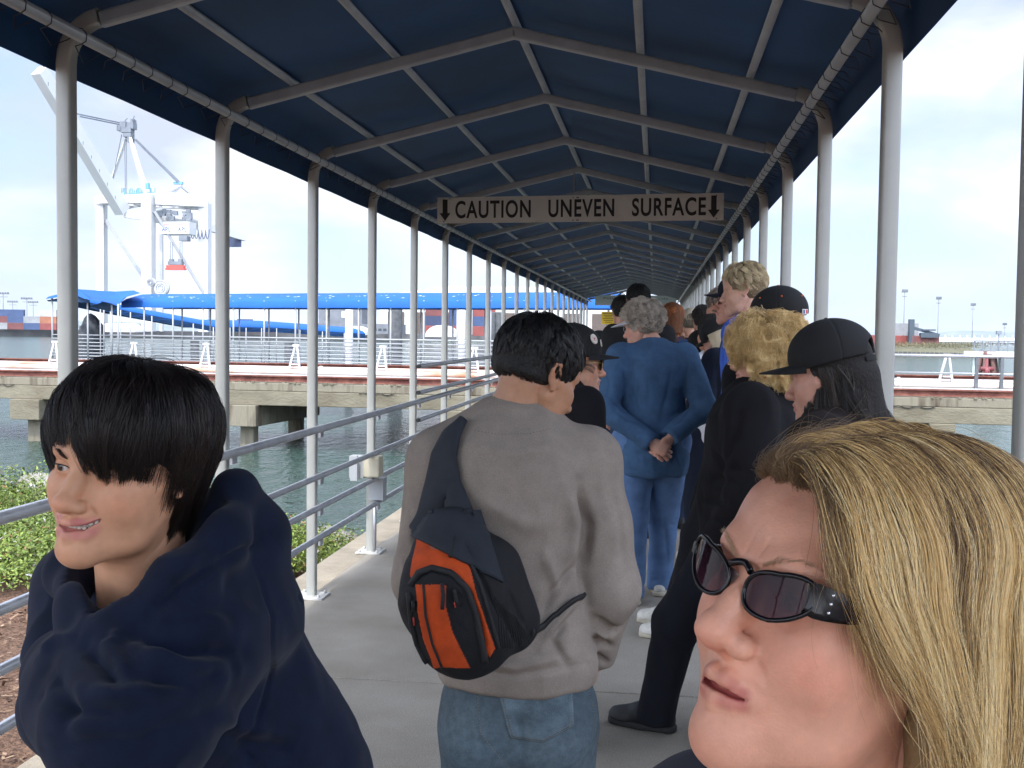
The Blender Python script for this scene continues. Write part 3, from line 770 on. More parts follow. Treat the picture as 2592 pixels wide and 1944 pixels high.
leg('leg', 608, 985, D2, 3.2); leg('leg', 890, 930, D1, 3.6); leg('leg', 968, 1010, D2, 1.1); leg('leg', 1230, 985, D1+8, 3.4)
cbar('portal_beam', [((585, 965, D2), (1235, 1000, D1+8)), ((603, 960, D2), (890, 955, D1))], 3.0)
cbar('portal_beam', [((930, 960, D1), (1240, 975, D1+8))], 3.5, h=3.6)
cbar('girder', [((745, 1045, D1+5), (1260, 1130, D1+14)), ((1100, 1085, D1+14), (1470, 1190, D1+40))], 1.6, h=2.5)
cbar('girder', [((770, 985, D2-4), (1240, 1035, D2))], 1.0, h=1.5)
cbar('brace', [((635, 1085, D2), (875, 1450, D2-14)), ((925, 1030, D1), (1222, 1520, D1+8))], .9, M_crm)
cbar('apron_frame', [((760, 960, D2), (905, 1010, D1)), ((770, 1010, D2), (905, 980, D1)), ((930, 950, D1), (1085, 880, D1+20)), ((1085, 880, D1+20), (1155, 935, D1+25)), ((1075, 885, D1+20), (960, 1000, D1))], .7)
cbar('back_stay', [((800, 590, D1+12), (1080, 870, D1+20)), ((815, 600, D1+18), (1095, 872, D1+26))], .5, M_crg)
cbar('apex_frame', [((768, 560, D1+12), (668, 850, D2)), ((772, 560, D1+12), (872, 925, D1)), ((780, 580, D2-5), (888, 930, D1+6))], .9)
cbar('rope', [((748, 600, D1+12), (752, 925, D1+14)), ((758, 600, D1+12), (760, 925, D1+14)), ((730, 570, D1+12), (672, 860, D2-2))], .2, M_crg)
mb = MB()
for x, y, w_, h_ in ((765, 545, 9, 4), (748, 515, 5, 5), (790, 520, 6, 5), (772, 575, 7, 3), (785, 605, 3, 4), (722, 535, 3, 4), (800, 500, 2, 5)): 
    p = cw(x, y, D1+12); mb.box(p, (w_*.42, 3, h_*.45)); mb.bar(p-Vector((w_*.3, 0, 0)), p+Vector((w_*.2, 0, h_*.5)), .25)
mb.build('apex_platform', M_crg, crane)
# raised boom: box beam with round holes
ba, bb = cw(735, 1030, D1+5), cw(235, 185, D1-32)
boom = empty('boom', ba); boom.parent = crane; boom.location = Vector(ba)-Vector(crane.location)
mb = MB(); mb.bar(ba, bb, 3.6, 4.4); bm_ = mb.build('boom', M_cr, crane); bpy.data.objects.remove(boom)
ax = (bb-ba).normalized(); side = ax.cross(CU).normalized(); fr = -CF
mb = MB()
for k in range(9):
    p = ba.lerp(bb, .09+.1*k+.005)-side*0; mb.box(p+fr*2.1+ax.cross(CF).normalized()*(-.5), (1.1, 1.1, 1.1))
mb.build('hole', mat('crane_hole', (.12, .17, .18), .8), bm_)
cbar('boom_walkway', [((760, 1010, D1+5), (480, 530, D1-8)), ((480, 530, D1-8), (255, 150, D1-32))], .3, M_crg)
cbar('boom_tie', [((480, 450, D1-12), (720, 500, D1+12)), ((480, 462, D1-12), (715, 510, D1+12)), ((380, 425, D1-18), (480, 450, D1-12))], .35, M_crg)
# machinery house, trolley, cabin, festoon
mb = MB(); mb.bar(cw(980, 958, D1+4), cw(1215, 968, D1+12), 5, 4); mb.build('machinery_house', M_cr, crane)
mb = MB(); rr = random.Random(4)
for k in range(26):
    p = cw(rr.uniform(950, 1155), rr.uniform(1025, 1075), D1+2); mb.box(p, (rr.uniform(.6, 2.0), 1, rr.uniform(.4, 1.6)))
mb.build('trolley_gear', M_crg, crane)
mb = MB(); mb.box(cw(1068, 1135, D1+4), (10.6, 6, 4.2)); cab = mb.build('trolley_house', M_cr, crane)
cc = cw(1068, 1135, D1+4)
for dx, lx in ((-2.9, -1.75), (2.9, -1.75)):
    mb = MB(); mb.box(cc+Vector((dx, -3.05, -.2)), (3.6, .1, 2.6)); pn = mb.build('logo_panel', mat('crane_panel', (.75, .75, .75), .6), cab)
    place_text(bold_text_mesh("APL", .02), -1.6, 1.6, 1.6, -.2, -.1, cc+Vector((dx, -3.05, -.3)), Matrix.Identity(3), 'lettering', mat('crane_navy', (.03, .05, .2), .6), pn)
    mb = MB(); mb.box(cc+Vector((dx, -3.12, 1.0)), (3.4, .05, .35)); mb.build('stripe', M_red2, pn)
mb = MB(); mb.box(cw(1108, 1195, D1+2), (3, 3, 1.7)); cb_ = mb.build('cabin', M_crg, crane)
mb = MB()
for k in range(5):
    for i in range(7):
        x0_ = 1145+k*22; 
        a0 = math.pi*i/7; a1 = math.pi*(i+1)/7
        mb.bar(cw(x0_+11-11*math.cos(a0), 1140+55*math.sin(a0), D1+6), cw(x0_+11-11*math.cos(a1), 1140+55*math.sin(a1), D1+6), .22)
for k in range(12):
    x_ = 1378+k*6; mb.bar(cw(x_, 1175, D1+38), cw(x_, 1245, D1+38), .42)
mb.build('festoon_cable', mat('festoon', (.06, .08, .16), .7), crane)
mb = MB(); mb.bar(cw(1372, 1178, D1+38), cw(1465, 1178, D1+40), .5, 1.4); mb.bar(cw(1380, 1160, D1+38), cw(1400, 1185, D1+38), .5); mb.build('festoon_rail', M_crg, crane)
mb = MB(); rr = random.Random(9)
for k in range(36):
    p = cw(rr.uniform(680, 930), 925+rr.uniform(-8, 8), D1+6); mb.bar(p, p+Vector((0, 0, 1.6)), .22)
mb.bar(cw(595, 938, D2), cw(930, 915, D1), .25); mb.box(cw(885, 880, D1), (1.2, 1, 2)); mb.box(cw(685, 878, D2), (1.2, 1, 1)); mb.box(cw(1070, 862, D1+20), (3.4, 1, .8))
for k in range(14):
    p = cw(1170+k*6, 985+k*1.2, D1+10); mb.bar(p, p+Vector((0, 0, 1.5)), .2)
mb.build('handrail', M_crb, crane)
mb = MB()
for x in (1022, 1035, 1080, 1092): mb.bar(cw(x, 1215, D1+2), cw(x, 1335, D1+2), .18)
mb.build('hoist_rope', M_crg, crane)
mb = MB(); mb.box(cw(1055, 1366, D1+2), (6.2, 2.0, 1.3)); mb.box(cw(1055, 1378, D1+2), (6.8, 2.2, .6)); sp = mb.build('spreader', M_red2, crane)
mb = MB(); mb.box(cw(1055, 1342, D1+2), (5, 2, 1.2)); mb.box(cw(1030, 1330, D1+2), (1.3, 1.3, 1.4)); mb.box(cw(1082, 1330, D1+2), (1.3, 1.3, 1.4)); mb.build('headblock', M_crg, crane)
for x, y, r_ in ((910, 1458, 1.4), (970, 1492, 2.6)):
    p = cw(x, y, D1-3); mb = MB(); mb.tube([p+Vector((0, -.8, 0)), p+Vector((0, .8, 0))], r_, 24); q = mb.build('cable_reel', M_cr, crane)
    for rk in (.92, .6, .34):
        mb = MB(); mb.tube([p+Vector((0, -1.0-.05*rk, 0))+r_*rk*Vector((math.cos(a), 0, math.sin(a))) for a in np.linspace(0, 2*math.pi, 25)], .1, 5, cap=False); mb.build('rim', M_crg, q)
# ------------------------------------------------------------------ light masts
def mast(px, ytop, dist, label, hd=1.0):
    p = W(px, ytop, dist); t = empty('light_mast', (p.x, p.y, .5), label, 'light mast', 'light masts on the docks')
    mb = MB(); mb.tube([(p.x, p.y, -.5), (p.x, p.y, p.z)], [.2*max(hd, .6), .12*max(hd, .6)], 6); mb.build('pole', M_crg, t)
    mb = MB(); mb.box(p, (5.2*hd, .5, .25)); mb.box(p+Vector((0, 0, -1.2)), (3.6*hd, .5, .2))
    for k in range(-2, 3): mb.box(p+Vector((k*1.1*hd, -.3, .4)), (.6*hd, .5, .6))
    mb.build('lamp_head', M_crg, t)
for px, y, d, lb in ((8, 744, 450, 'light mast with twin lamp bars at the left picture edge'), (32, 765, 520, 'short light mast over the red containers on the far dock'),
                 (68, 757, 470, 'tallest light mast over the far left containers'), (84, 766, 520, 'light mast just left of the blue corner canopy')): mast(px, y, d, lb)
for px, y, d, lb in ((2290, 739, 300, 'tall light mast beside the red containers on the right shore'), (2376, 757, 330, 'light mast standing in the middle of the right shore'),
                 (2463, 773, 360, 'light mast right of the middle one on the right shore'), (2543, 822, 420, 'thin short mast near the last post at the right')): mast(px, y, d, lb, .3)
# ------------------------------------------------------------------ right shore
mb = MB(); a = W(1500, 875, 300); b = W(2475, 895, 215); rows = []
rr = random.Random(21)
pa, pb_ = flat(a, 0), flat(b, 0)
for i in range(60):
    p = pa.lerp(pb_, i/59); hh = (.4 + rr.uniform(-.3, .5)) * (1 if i < 55 else .5)
    hh *= .35; rows.append([(p.x, p.y-1.5, -2.6), (p.x, p.y, -1.3), (p.x, p.y+4, -.5+hh), (p.x, p.y+9, -.15+hh), (p.x, p.y+60, -.3), (p.x, p.y+120, -2.5)])
mb.sheet(rows); o = mb.build('right_shore_ground', M_land); tag(o, kind='structure')
mb = MB()
for i in range(110):
    p = pa.lerp(pb_, i/109); mb.box((p.x, p.y-1.7, -1.6), (.6, .5, .8))
o = mb.build('right_shore_kerb', M_quay); tag(o, kind='structure')
def brush(name, P, n, spread, size, m, label=None, cat_=None, seed=0, kind=None, group=None):
    "leaf-sized triangles in clumps"
    rr = np.random.RandomState(seed); P = np.array(P); idx = rr.randint(0, len(P), n)
    c = P[idx] + rr.normal(0, 1, (n, 3))*spread
    d1 = rr.normal(0, 1, (n, 3)); d1 /= np.linalg.norm(d1, axis=1)[:, None]; d2 = rr.normal(0, 1, (n, 3)); d2 /= np.linalg.norm(d2, axis=1)[:, None]
    s_ = size*rr.uniform(.6, 1.4, (n, 1)); V = np.stack([c-d1*s_, c+d2*s_*.5, c+d1*s_, c-d2*s_*.5], 1).reshape(-1, 3)
    me = mesh_np(name, V, np.arange(len(V)).reshape(-1, 4), False); o = link(name, me, m); tag(o, label, cat_, group, kind); return o
pts = [tuple(pa.lerp(pb_, i/79)+Vector((0, 6+4*math.sin(i*2.1), .15+.25*math.sin(i*1.3)))) for i in range(20, 80)]
brush('shore_grass', pts, 30000, (2.4, 2, .28), .13, mat('dry_brush', (.20, .165, .09), .9, col2=(.09, .10, .05), vscale=.3), seed=4, kind='stuff')
# red containers on the right shore
for px, d, k, c_, lb in ((2215, 235, 0, 'red', 'red container at the left end of the right shore'), (2290, 235, 0, 'red', 'red container beside the loader under a grey one'),
                     (2283, 236, 1, 'grey', 'grey container on top of the red one'), (2335, 233, 0, 'maroon', 'dull red container under the loader')):
    p = W(px, 850, d); container(Vector((p.x, p.y, -.5+2.62*k)), ang, c_, lb)
# loader
p = W(2325, 846, 232); t = empty('container_loader', p, 'dark container loader with raised arm beside the red containers', 'loader')
mb = MB(); mb.box(p+Vector((-1.5, 0, .5)), (1.0, 1.5, 5.2)); mb.bar(p+Vector((-1.4, 0, 1.4)), p+Vector((4.2, 0, -.2)), .5, .6); mb.build('arm', mat('loader_dark', (.05, .07, .09), .6), t)
mb = MB(); mb.box(p+Vector((2, 0, -.2)), (3.4, 1.8, 1.0)); mb.box(p+Vector((2, 0, .9)), (2.6, 1.6, .3)); mb.build('cab', MATS['loader_dark'], t)
# long low white bridge and far land on the right
mb = MB(); a = W(2300, 868, 700); b = W(2700, 868, 640); mb.bar(flat(a, 1.0), flat(b, 1.0), 6, 2.6)
for i in range(22): q = flat(a, 0).lerp(flat(b, 0), i/21); mb.box((q.x, q.y, -1), (3, 3, 3)); mb.box((q.x, q.y-3, 2.9), (.8, .4, 1.6))
o = mb.build('causeway', mat('causeway_white', (.62, .62, .62), .7)); tag(o, 'long low white causeway across the water at the right', 'bridge')
# jetty with piles right
jt = empty('jetty', W(2520, 880, 95), 'small white jetty on clustered dark piles at the right', 'jetty')
a = W(2466, 880, 95); b = W(2640, 880, 90)
mb = MB(); mb.bar(flat(a, .30), flat(b, .30), 3, .35); mb.build('deck', M_white, jt)
mb = MB(); mb.tube([flat(a, 1.35), flat(b, 1.35)], .05, 6)
for i in range(9): q = flat(a, 0).lerp(flat(b, 0), i/8); mb.bar((q.x, q.y, .4), (q.x, q.y, 1.35), .07)
mb.build('handrail', M_crg, jt)
for px in (2470, 2535, 2600):
    p = W(px, 880, 94); mb = MB(); mb.tube([(p.x, p.y, -4), (p.x, p.y, .2)], .22, 8); mb.build('pile', MATS['sign_greygreen'], jt)
p = W(2500, 880, 93); mb = MB()
for k in range(6):
    a = k*math.pi/3; mb.tube([(p.x+1.0*math.cos(a), p.y+1.0*math.sin(a), -3), (p.x+.5*math.cos(a), p.y+.5*math.sin(a), .5)], .2, 7)
mb.build('pile_cluster', mat('timber_pile', (.13, .07, .06), .9, var=.3), jt)
mb = MB(); p = W(2528, 845, 94); mb.tube([(p.x, p.y, .4), p], .05, 6); mb.box(p+Vector((0, 0, .1)), (.4, .3, .3)); mb.build('lamp', M_crg, jt)
# hills across the bay
def hills(name, x0, x1, dist, hts, seed):
    mb = MB(); rows = []; n = 90; rr = random.Random(seed); f = [rr.uniform(0, 6) for _ in range(5)]
    for i in range(n):
        u = i/(n-1); p = W(x0+(x1-x0)*u, 848, dist); h = hts*(.62+.22*math.sin(u*7+f[0])+.1*math.sin(u*19+f[1])+.06*math.sin(u*47+f[2]))
        rows.append([(p.x, p.y-900, -3), (p.x, p.y-500, h*.35), (p.x, p.y, h), (p.x, p.y+1500, -3)])
    mb.sheet(rows); o = mb.build(name, mat('hill_green', (.07, .10, .07), .95, col2=(.22, .24, .22), vscale=.004, detail=12, lo=.5, hi=.7)); tag(o, kind='structure'); return o
hills('hills', 1400, 3400, 9000, 130, 3); hills('hills', -1500, 1400, 9500, 75, 5)
# air
mbh = MB(); mbh.box((0, 3000, 63), (24500, 18000, 140))
mh = bpy.data.materials.new('haze_air'); mh.use_nodes = True; nt = mh.node_tree; nt.nodes.clear()
ho = nt.nodes.new('ShaderNodeOutputMaterial'); hv = nt.nodes.new('ShaderNodeVolumePrincipled'); hv.inputs['Density'].default_value = .00007; hv.inputs['Color'].default_value = (.8, .88, 1, 1)
nt.links.new(hv.outputs[0], ho.inputs['Volume'])

hzo = mbh.build('haze', mh); tag(hzo, kind='stuff')
# ================================================================== SHORE PLANTS, ROCKS, BOXES
def leafy(name, blobs, n, size, m, seed, label, cat_, up=.35):
    "blobs: (centre, radii). leaves near the surface of the blobs, several shades"
    rr = np.random.RandomState(seed); V = []; Fc = []; col = []
    w = np.array([b[1][0]*b[1][1]+b[1][0]*b[1][2] for b in blobs]); w = w/w.sum(); idx = rr.choice(len(blobs), n, p=w)
    C = np.array([b[0] for b in blobs])[idx]; RR = np.array([b[1] for b in blobs])[idx]
    d = rr.normal(0, 1, (n, 3)); d /= np.linalg.norm(d, axis=1)[:, None]; d[:, 2] = np.abs(d[:, 2])*.9-.1
    rad = rr.uniform(.55, 1.08, (n, 1)); c = C+d*RR*rad
    nz = d*.6+np.array([0, 0, up])+rr.normal(0, .5, (n, 3)); nz /= np.linalg.norm(nz, axis=1)[:, None]
    t = np.cross(nz, rr.normal(0, 1, (n, 3))); t /= np.linalg.norm(t, axis=1)[:, None]; b = np.cross(nz, t)
    s_ = size*rr.uniform(.5, 1.3, (n, 1))
    V = np.stack([c-t*s_, c+b*s_*.38+nz*s_*.1, c+t*s_, c-b*s_*.38+nz*s_*.1], 1).reshape(-1, 3)
    sh = rr.uniform(.55, 1.35, (n, 1)); hue = rr.uniform(0, 1, (n, 1))
    clump = np.random.RandomState(seed+1).uniform(.6, 1.3, (len(blobs), 1))[idx]
    cc = (np.array([[.10, .17, .022]])*(1-hue)+np.array([[.20, .25, .045]])*hue)*sh*clump
    dead = rr.uniform(0, 1, n) < .035; cc[dead] = (.25, .12, .05)
    white = rr.uniform(0, 1, n) < .02; cc[white] = (.5, .5, .48)
    me = mesh_np(name, V, np.arange(len(V)).reshape(-1, 4), False, np.repeat(cc, 4, 0)); o = link(name, me, m); return tag(o, label, cat_, 'shrubs on the bank')
M_leaf = mat('leaf_green', (.09, .15, .03), .55, attr='col', var=.12, vscale=4)
rr = random.Random(12)
def blobs_at(c, n, spread, r):
    out = []
    for _ in range(n):
        a, b = rr.uniform(-1, 1), rr.uniform(-1, 1); q = (c[0]+a*spread[0], c[1]+b*spread[1])
        rad = r*rr.uniform(.6, 1.25); out.append(((q[0], q[1], ground_z(*q)+rad*.35), (rad, rad, rad*rr.uniform(.6, .95))))
    return out
def fat(px, py, d): p = W(px, py, d); return p
p = W(40, 1400, 9.2)
leafy('shrub', blobs_at((p.x, p.y), 46, (1.5, 1.7), .56), 60000, .019, M_leaf, 1, 'wide low bright green shrub at the left picture edge behind the boy', 'shrub')
p = W(30, 1490, 7.6)
leafy('shrub', blobs_at((p.x-.1, p.y), 22, (.75, .7), .36), 30000, .017, M_leaf, 9, 'low yellow green shrub nearest the railing at the left edge', 'shrub')
p = W(-60, 1300, 13)
leafy('shrub', blobs_at((p.x, p.y), 30, (2.3, 1.6), .45), 30000, .024, M_leaf, 5, 'pale green shrub by the rocks left behind the boy', 'shrub')
p = W(735, 1350, 9.6)
leafy('shrub', blobs_at((p.x-.15, p.y), 22, (.55, .9), .42), 32000, .017, M_leaf, 2, 'green shrub behind the third post by the walkway edge', 'shrub')
p = W(650, 1380, 8.4)
leafy('shrub', blobs_at((p.x-.35, p.y), 16, (.6, .5), .40), 24000, .016, M_leaf, 3, 'small shrub between the boy\'s hood and the third post', 'shrub')
p = W(800, 1370, 10.6)
leafy('shrub', blobs_at((p.x, p.y), 6, (.25, .4), .2), 4500, .022, mat('leaf_dull', (.06, .09, .04), .7, attr='col', var=.1, vscale=4), 4, 'dull olive shrub beside the rock at the walkway edge', 'shrub')
# rocks of the shore
M_rock = mat('shore_rock', (.17, .155, .13), .9, col2=(.30, .28, .25), vscale=3, detail=12, bump=.8, bscale=14, bdist=.03)
def rock(c, r, seed, label):
    bm = bmesh.new(); bmesh.ops.create_icosphere(bm, subdivisions=3, radius=1); rr = random.Random(seed)
    pl = [(Vector((rr.gauss(0, 1), rr.gauss(0, 1), rr.gauss(0, 1))).normalized(), rr.uniform(.62, .9)) for _ in range(11)]
    for v in bm.verts:
        d = v.co.normalized(); k = 1.0
        for n_, h in pl:
            q = d.dot(n_)
            if q > .05: k = min(k, h/q)
        v.co = Vector((d.x*k*r*1.25, d.y*k*r, d.z*k*r*.75))
    me = bpy.data.meshes.new('rock'); bm.to_mesh(me); bm.free(); me.transform(Matrix.Rotation(rr.uniform(0, 6), 4, 'Z'))
    o = link('rock', me, M_rock, None, Vector(c)); tag(o, label, 'rock', 'rocks along the shore'); return o
rr = random.Random(31); n_r = 0
pos = ['beside the water']
for i in range(56):
    u = i/55; x = -2.5-u*13+rr.uniform(-.3, .3); side = -x-2.05
    edge = 6.6+.55*side; y = edge+8.0+rr.uniform(-1.2, 1.0)
    rock((x, y, ground_z(x, y)+.12), rr.uniform(.25, .5), i, 'grey boulder of the rough rock edge where the mulch bank meets the water')
for i, (px, py, d, r_, lb) in enumerate(((95, 1235, 15.5, .3, 'largest pale boulder at the shore above the left shrub'), (852, 1392, 12.2, .32, 'boulder next to the walkway edge behind the third post'), (828, 1372, 13.0, .28, 'smaller boulder behind the shrub at the walkway edge'), (640, 1285, 16, .3, 'small pale boulder seen above the shrub behind the hood'))):
    rock(W(px, py, d), r_, 90+i, lb)
# bark chips near the walkway
rs = np.random.RandomState(7); n = 16000
x = -2.1-rs.uniform(0, 1, n)**1.3*4.5; y = rs.uniform(.6, 10, n)
z = np.array([ground_z(a, b) for a, b in zip(x, y)])+rs.uniform(-.002, .02, n)
c = np.stack([x, y, z], 1); th = rs.uniform(0, 2*math.pi, n); t = np.stack([np.cos(th), np.sin(th), rs.normal(0, .25, n)], 1); b = np.stack([-np.sin(th), np.cos(th), rs.normal(0, .3, n)], 1)
L_ = rs.uniform(.008, .034, (n, 1)); w_ = rs.uniform(.003, .008, (n, 1))
up = np.array([[0, 0, .004]])
V = np.stack([c-t*L_-b*w_, c+t*L_-b*w_*.7, c+t*L_+b*w_*.6, c-t*L_+b*w_], 1).reshape(-1, 3)
tone = rs.uniform(0, 1, (n, 1)); cc = np.array([[.08, .035, .02]])*(1-tone)+np.array([[.34, .23, .15]])*tone
me = mesh_np('bark_chips', V, np.arange(len(V)).reshape(-1, 4), False, np.repeat(cc, 4, 0))
o = link('bark_chips', me, mat('bark_chip', (.2, .1, .05), .9, attr='col', var=.2, vscale=30)); tag(o, kind='stuff')
# grey and cream electrical box on the railing, post D
p = W(985, 1180, 7.3)
bx = empty('junction_box', (XL-.1, p.y, p.z), 'cream and grey electrical box mounted outside the railing by the fourth post', 'electrical box')
Q = Vector((XL-.03, W(985, 1180, 7.35).y, W(985, 1183, 7.35).z))
mb = MB(); mb.box(Q+Vector((-.02, -.10, 0)), (.05, .02, .17)); mb.box(Q+Vector((-.02, 0, 0)), (.10, .09, .15)); mb.build('case', mat('box_grey', (.33, .35, .36), .5), bx, bevel=.004)
mb = MB(); mb.box(Q+Vector((.085, .0, .005)), (.11, .13, .14)); mb.build('cover', mat('box_cream', (.5, .46, .34), .5, var=.1, vscale=10), bx, bevel=.012)
Q2 = Q+Vector((.085, .12, -.16)); bx2 = empty('junction_box', Q2, 'smaller grey metal box on a pipe below the cream one', 'electrical box')
mb = MB(); mb.box(Q2, (.10, .1, .15)); mb.build('case', MATS['box_grey'], bx2, bevel=.004)
mb = MB(); mb.tube([Q2+Vector((-.02, 0, -.07)), (Q2.x-.02, Q2.y, .0)], .013, 8); mb.build('conduit', M_gal, bx2)
# walkway debris: small grit
rs = np.random.RandomState(9)
mb = MB()
# ================================================================== IMPLICIT SURFACES (bodies, clothes, hair shells)
BIGV = 9.0
class SDF:
    def __init__(s, lo, hi, h):
        s.h = h; s.lo = np.array(lo, np.float32); s.n = np.ceil((np.array(hi)-s.lo)/h).astype(int)+1
        s.ax = [s.lo[i]+h*np.arange(s.n[i], dtype=np.float32) for i in range(3)]
        s.F = np.full(tuple(s.n), BIGV, np.float32)
    def _sl(s, lo, hi):
        a = np.clip(np.floor((np.array(lo)-s.lo)/s.h).astype(int)-1, 0, s.n-1); b = np.clip(np.ceil((np.array(hi)-s.lo)/s.h).astype(int)+2, 1, s.n)
        if np.any(b <= a): return None
        sl = tuple(slice(a[i], b[i]) for i in range(3))
        X, Y, Z = np.meshgrid(*[s.ax[i][sl[i]] for i in range(3)], indexing='ij', sparse=True)
        return sl, X, Y, Z
    def op(s, fn, lo, hi, k=.01, sub=False):
        k = max(k, 1e-5); r = s._sl(np.array(lo)-k-2*s.h, np.array(hi)+k+2*s.h)
        if r is None: return
        sl, X, Y, Z = r; d = fn(X, Y, Z); A = s.F[sl]
        if sub:
            d = -d; hh = np.maximum(k-np.abs(A-d), 0)/k; s.F[sl] = np.maximum(A, d)+hh*hh*k*.25
        else:
            hh = np.maximum(k-np.abs(A-d), 0)/k; s.F[sl] = np.minimum(A, d)-hh*hh*k*.25
    def ell(s, c, r, k=.01, rot=None, sub=False):
        c = np.array(c, np.float32); r = np.array(r if hasattr(r, '__len__') else (r, r, r), np.float32)
        if rot is not None: M = np.array(rot, np.float32).T
        def fn(X, Y, Z):
            x, y, z = X-c[0], Y-c[1], Z-c[2]
            if rot is not None: x, y, z = M[0, 0]*x+M[0, 1]*y+M[0, 2]*z, M[1, 0]*x+M[1, 1]*y+M[1, 2]*z, M[2, 0]*x+M[2, 1]*y+M[2, 2]*z
            k0 = np.sqrt((x/r[0])**2+(y/r[1])**2+(z/r[2])**2)+1e-6; k1 = np.sqrt((x/r[0]**2)**2+(y/r[1]**2)**2+(z/r[2]**2)**2)+1e-6
            return (k0*(k0-1)/k1).astype(np.float32)
        m = r.max() if rot is not None else r
        s.op(fn, c-m, c+m, k, sub)
    def cone(s, a, b, ra, rb=None, k=.01, sub=False, flat=None):
        "round cone; flat=(axis vector, factor) squashes the section"
        a = np.array(a, np.float32); b = np.array(b, np.float32); rb = ra if rb is None else rb; ab = b-a; L2 = max(float(ab@ab), 1e-9)
        if flat is not None: fa = np.array(flat[0], np.float32); fa /= np.linalg.norm(fa); ff = flat[1]
        def fn(X, Y, Z):
            x, y, z = X-a[0], Y-a[1], Z-a[2]
            t = np.clip((x*ab[0]+y*ab[1]+z*ab[2])/L2, 0, 1); x, y, z = x-t*ab[0], y-t*ab[1], z-t*ab[2]
            if flat is not None:
                q = x*fa[0]+y*fa[1]+z*fa[2]; g = (1/ff-1)*q; x, y, z = x+g*fa[0], y+g*fa[1], z+g*fa[2]
            return (np.sqrt(x*x+y*y+z*z)-(ra+(rb-ra)*t)).astype(np.float32)
        m = max(ra, rb); s.op(fn, np.minimum(a, b)-m, np.maximum(a, b)+m, k, sub)
    def chain(s, pts, rs, k=.01, sub=False, flat=None):
        rs = rs if hasattr(rs, '__len__') else [rs]*len(pts)
        for i in range(len(pts)-1): s.cone(pts[i], pts[i+1], rs[i], rs[i+1], k, sub, flat)
    def plane(s, p, n, k=.005):
        "cut away everything on the side n points to"
        n = np.array(n, np.float32); n /= np.linalg.norm(n); X, Y, Z = np.meshgrid(*s.ax, indexing='ij', sparse=True)
        d = ((X-p[0])*n[0]+(Y-p[1])*n[1]+(Z-p[2])*n[2]).astype(np.float32); A = s.F; hh = np.maximum(k-np.abs(A-d), 0)/k; s.F = np.maximum(A, d)+hh*hh*k*.25
    def mesh(s):
        F = s.F; h = s.h; n0, n1, n2 = F.shape; ins = F < 0
        # cells with a sign change
        c = ins[:-1, :-1, :-1].astype(np.int8)
        tot = np.zeros((n0-1, n1-1, n2-1), np.int8)
        for i in (0, 1):
            for j in (0, 1):
                for k in (0, 1): tot += ins[i:n0-1+i, j:n1-1+j, k:n2-1+k]
        act = (tot > 0) & (tot < 8); idx = -np.ones(act.shape, np.int32); ai = np.argwhere(act); idx[act] = np.arange(len(ai), dtype=np.int32)
        acc = np.zeros((len(ai), 3), np.float32); cnt = np.zeros(len(ai), np.float32)
        I, J, K = ai.T
        for ax in range(3):
            o1, o2 = [q for q in range(3) if q != ax]
            for u in (0, 1):
                for v in (0, 1):
                    off = [0, 0, 0]; off[o1] = u; off[o2] = v; a = F[I+off[0], J+off[1], K+off[2]]
                    off2 = list(off); off2[ax] += 1; b = F[I+off2[0], J+off2[1], K+off2[2]]
                    m = (a < 0) != (b < 0); t = np.where(m, a/np.where(a-b == 0, 1, a-b), 0)
                    p = np.zeros((len(ai), 3), np.float32); p[:, o1] = u; p[:, o2] = v; p[:, ax] = t; acc[m] += p[m]; cnt[m] += 1
        V = s.lo+h*(ai+acc/cnt[:, None])
        faces = []
        for ax in range(3):
            sl_a = [slice(None)]*3; sl_b = [slice(None)]*3; sl_a[ax] = slice(0, -1); sl_b[ax] = slice(1, None)
            ch = ins[tuple(sl_a)] != ins[tuple(sl_b)]; E = np.argwhere(ch); o1, o2 = (ax+1) % 3, (ax+2) % 3
            lim = np.array(act.shape); ok = (E[:, o1] > 0) & (E[:, o2] > 0) & (E[:, o1] < lim[o1]) & (E[:, o2] < lim[o2]) & (E[:, ax] < lim[ax]); E = E[ok]
            q = []
            for u, v in ((0, 0), (1, 0), (1, 1), (0, 1)):
                P = E.copy(); P[:, o1] -= u; P[:, o2] -= v; q.append(idx[P[:, 0], P[:, 1], P[:, 2]])
            q = np.stack(q, 1); fl = ins[E[:, 0], E[:, 1], E[:, 2]]; q[~fl] = q[~fl][:, ::-1]
            q = q[(q >= 0).all(1)]; faces.append(q)
        Fc = np.concatenate(faces)
        return V, Fc
def relax(V, Fc, it=2, lam=.5):
    n = len(V); E = np.concatenate([Fc[:, [0, 1]], Fc[:, [1, 2]], Fc[:, [2, 3]], Fc[:, [3, 0]]]); E = np.concatenate([E, E[:, ::-1]])
    deg = np.bincount(E[:, 0], minlength=n).astype(np.float32); deg[deg == 0] = 1
    for _ in range(it):
        S_ = np.stack([np.bincount(E[:, 0], weights=V[E[:, 1], i], minlength=n) for i in range(3)], 1)/deg[:, None]
        V = V+(S_-V)*lam
    return V.astype(np.float32)
def normals(V, Fc):
    a, b, c, d = (V[Fc[:, i]] for i in range(4)); N_ = np.cross(c-a, d-b); out = np.zeros_like(V)
    for i in range(4):
        for j in range(3): out[:, j] += np.bincount(Fc[:, i], weights=N_[:, j], minlength=len(V))
    return out/np.maximum(np.linalg.norm(out, axis=1), 1e-12)[:, None]
def segd(V, a, b):
    a = np.array(a, np.float32); b = np.array(b, np.float32); ab = b-a; t = np.clip((V-a)@ab/max(float(ab@ab), 1e-9), 0, 1); return np.linalg.norm(V-a-t[:, None]*ab, axis=1), t
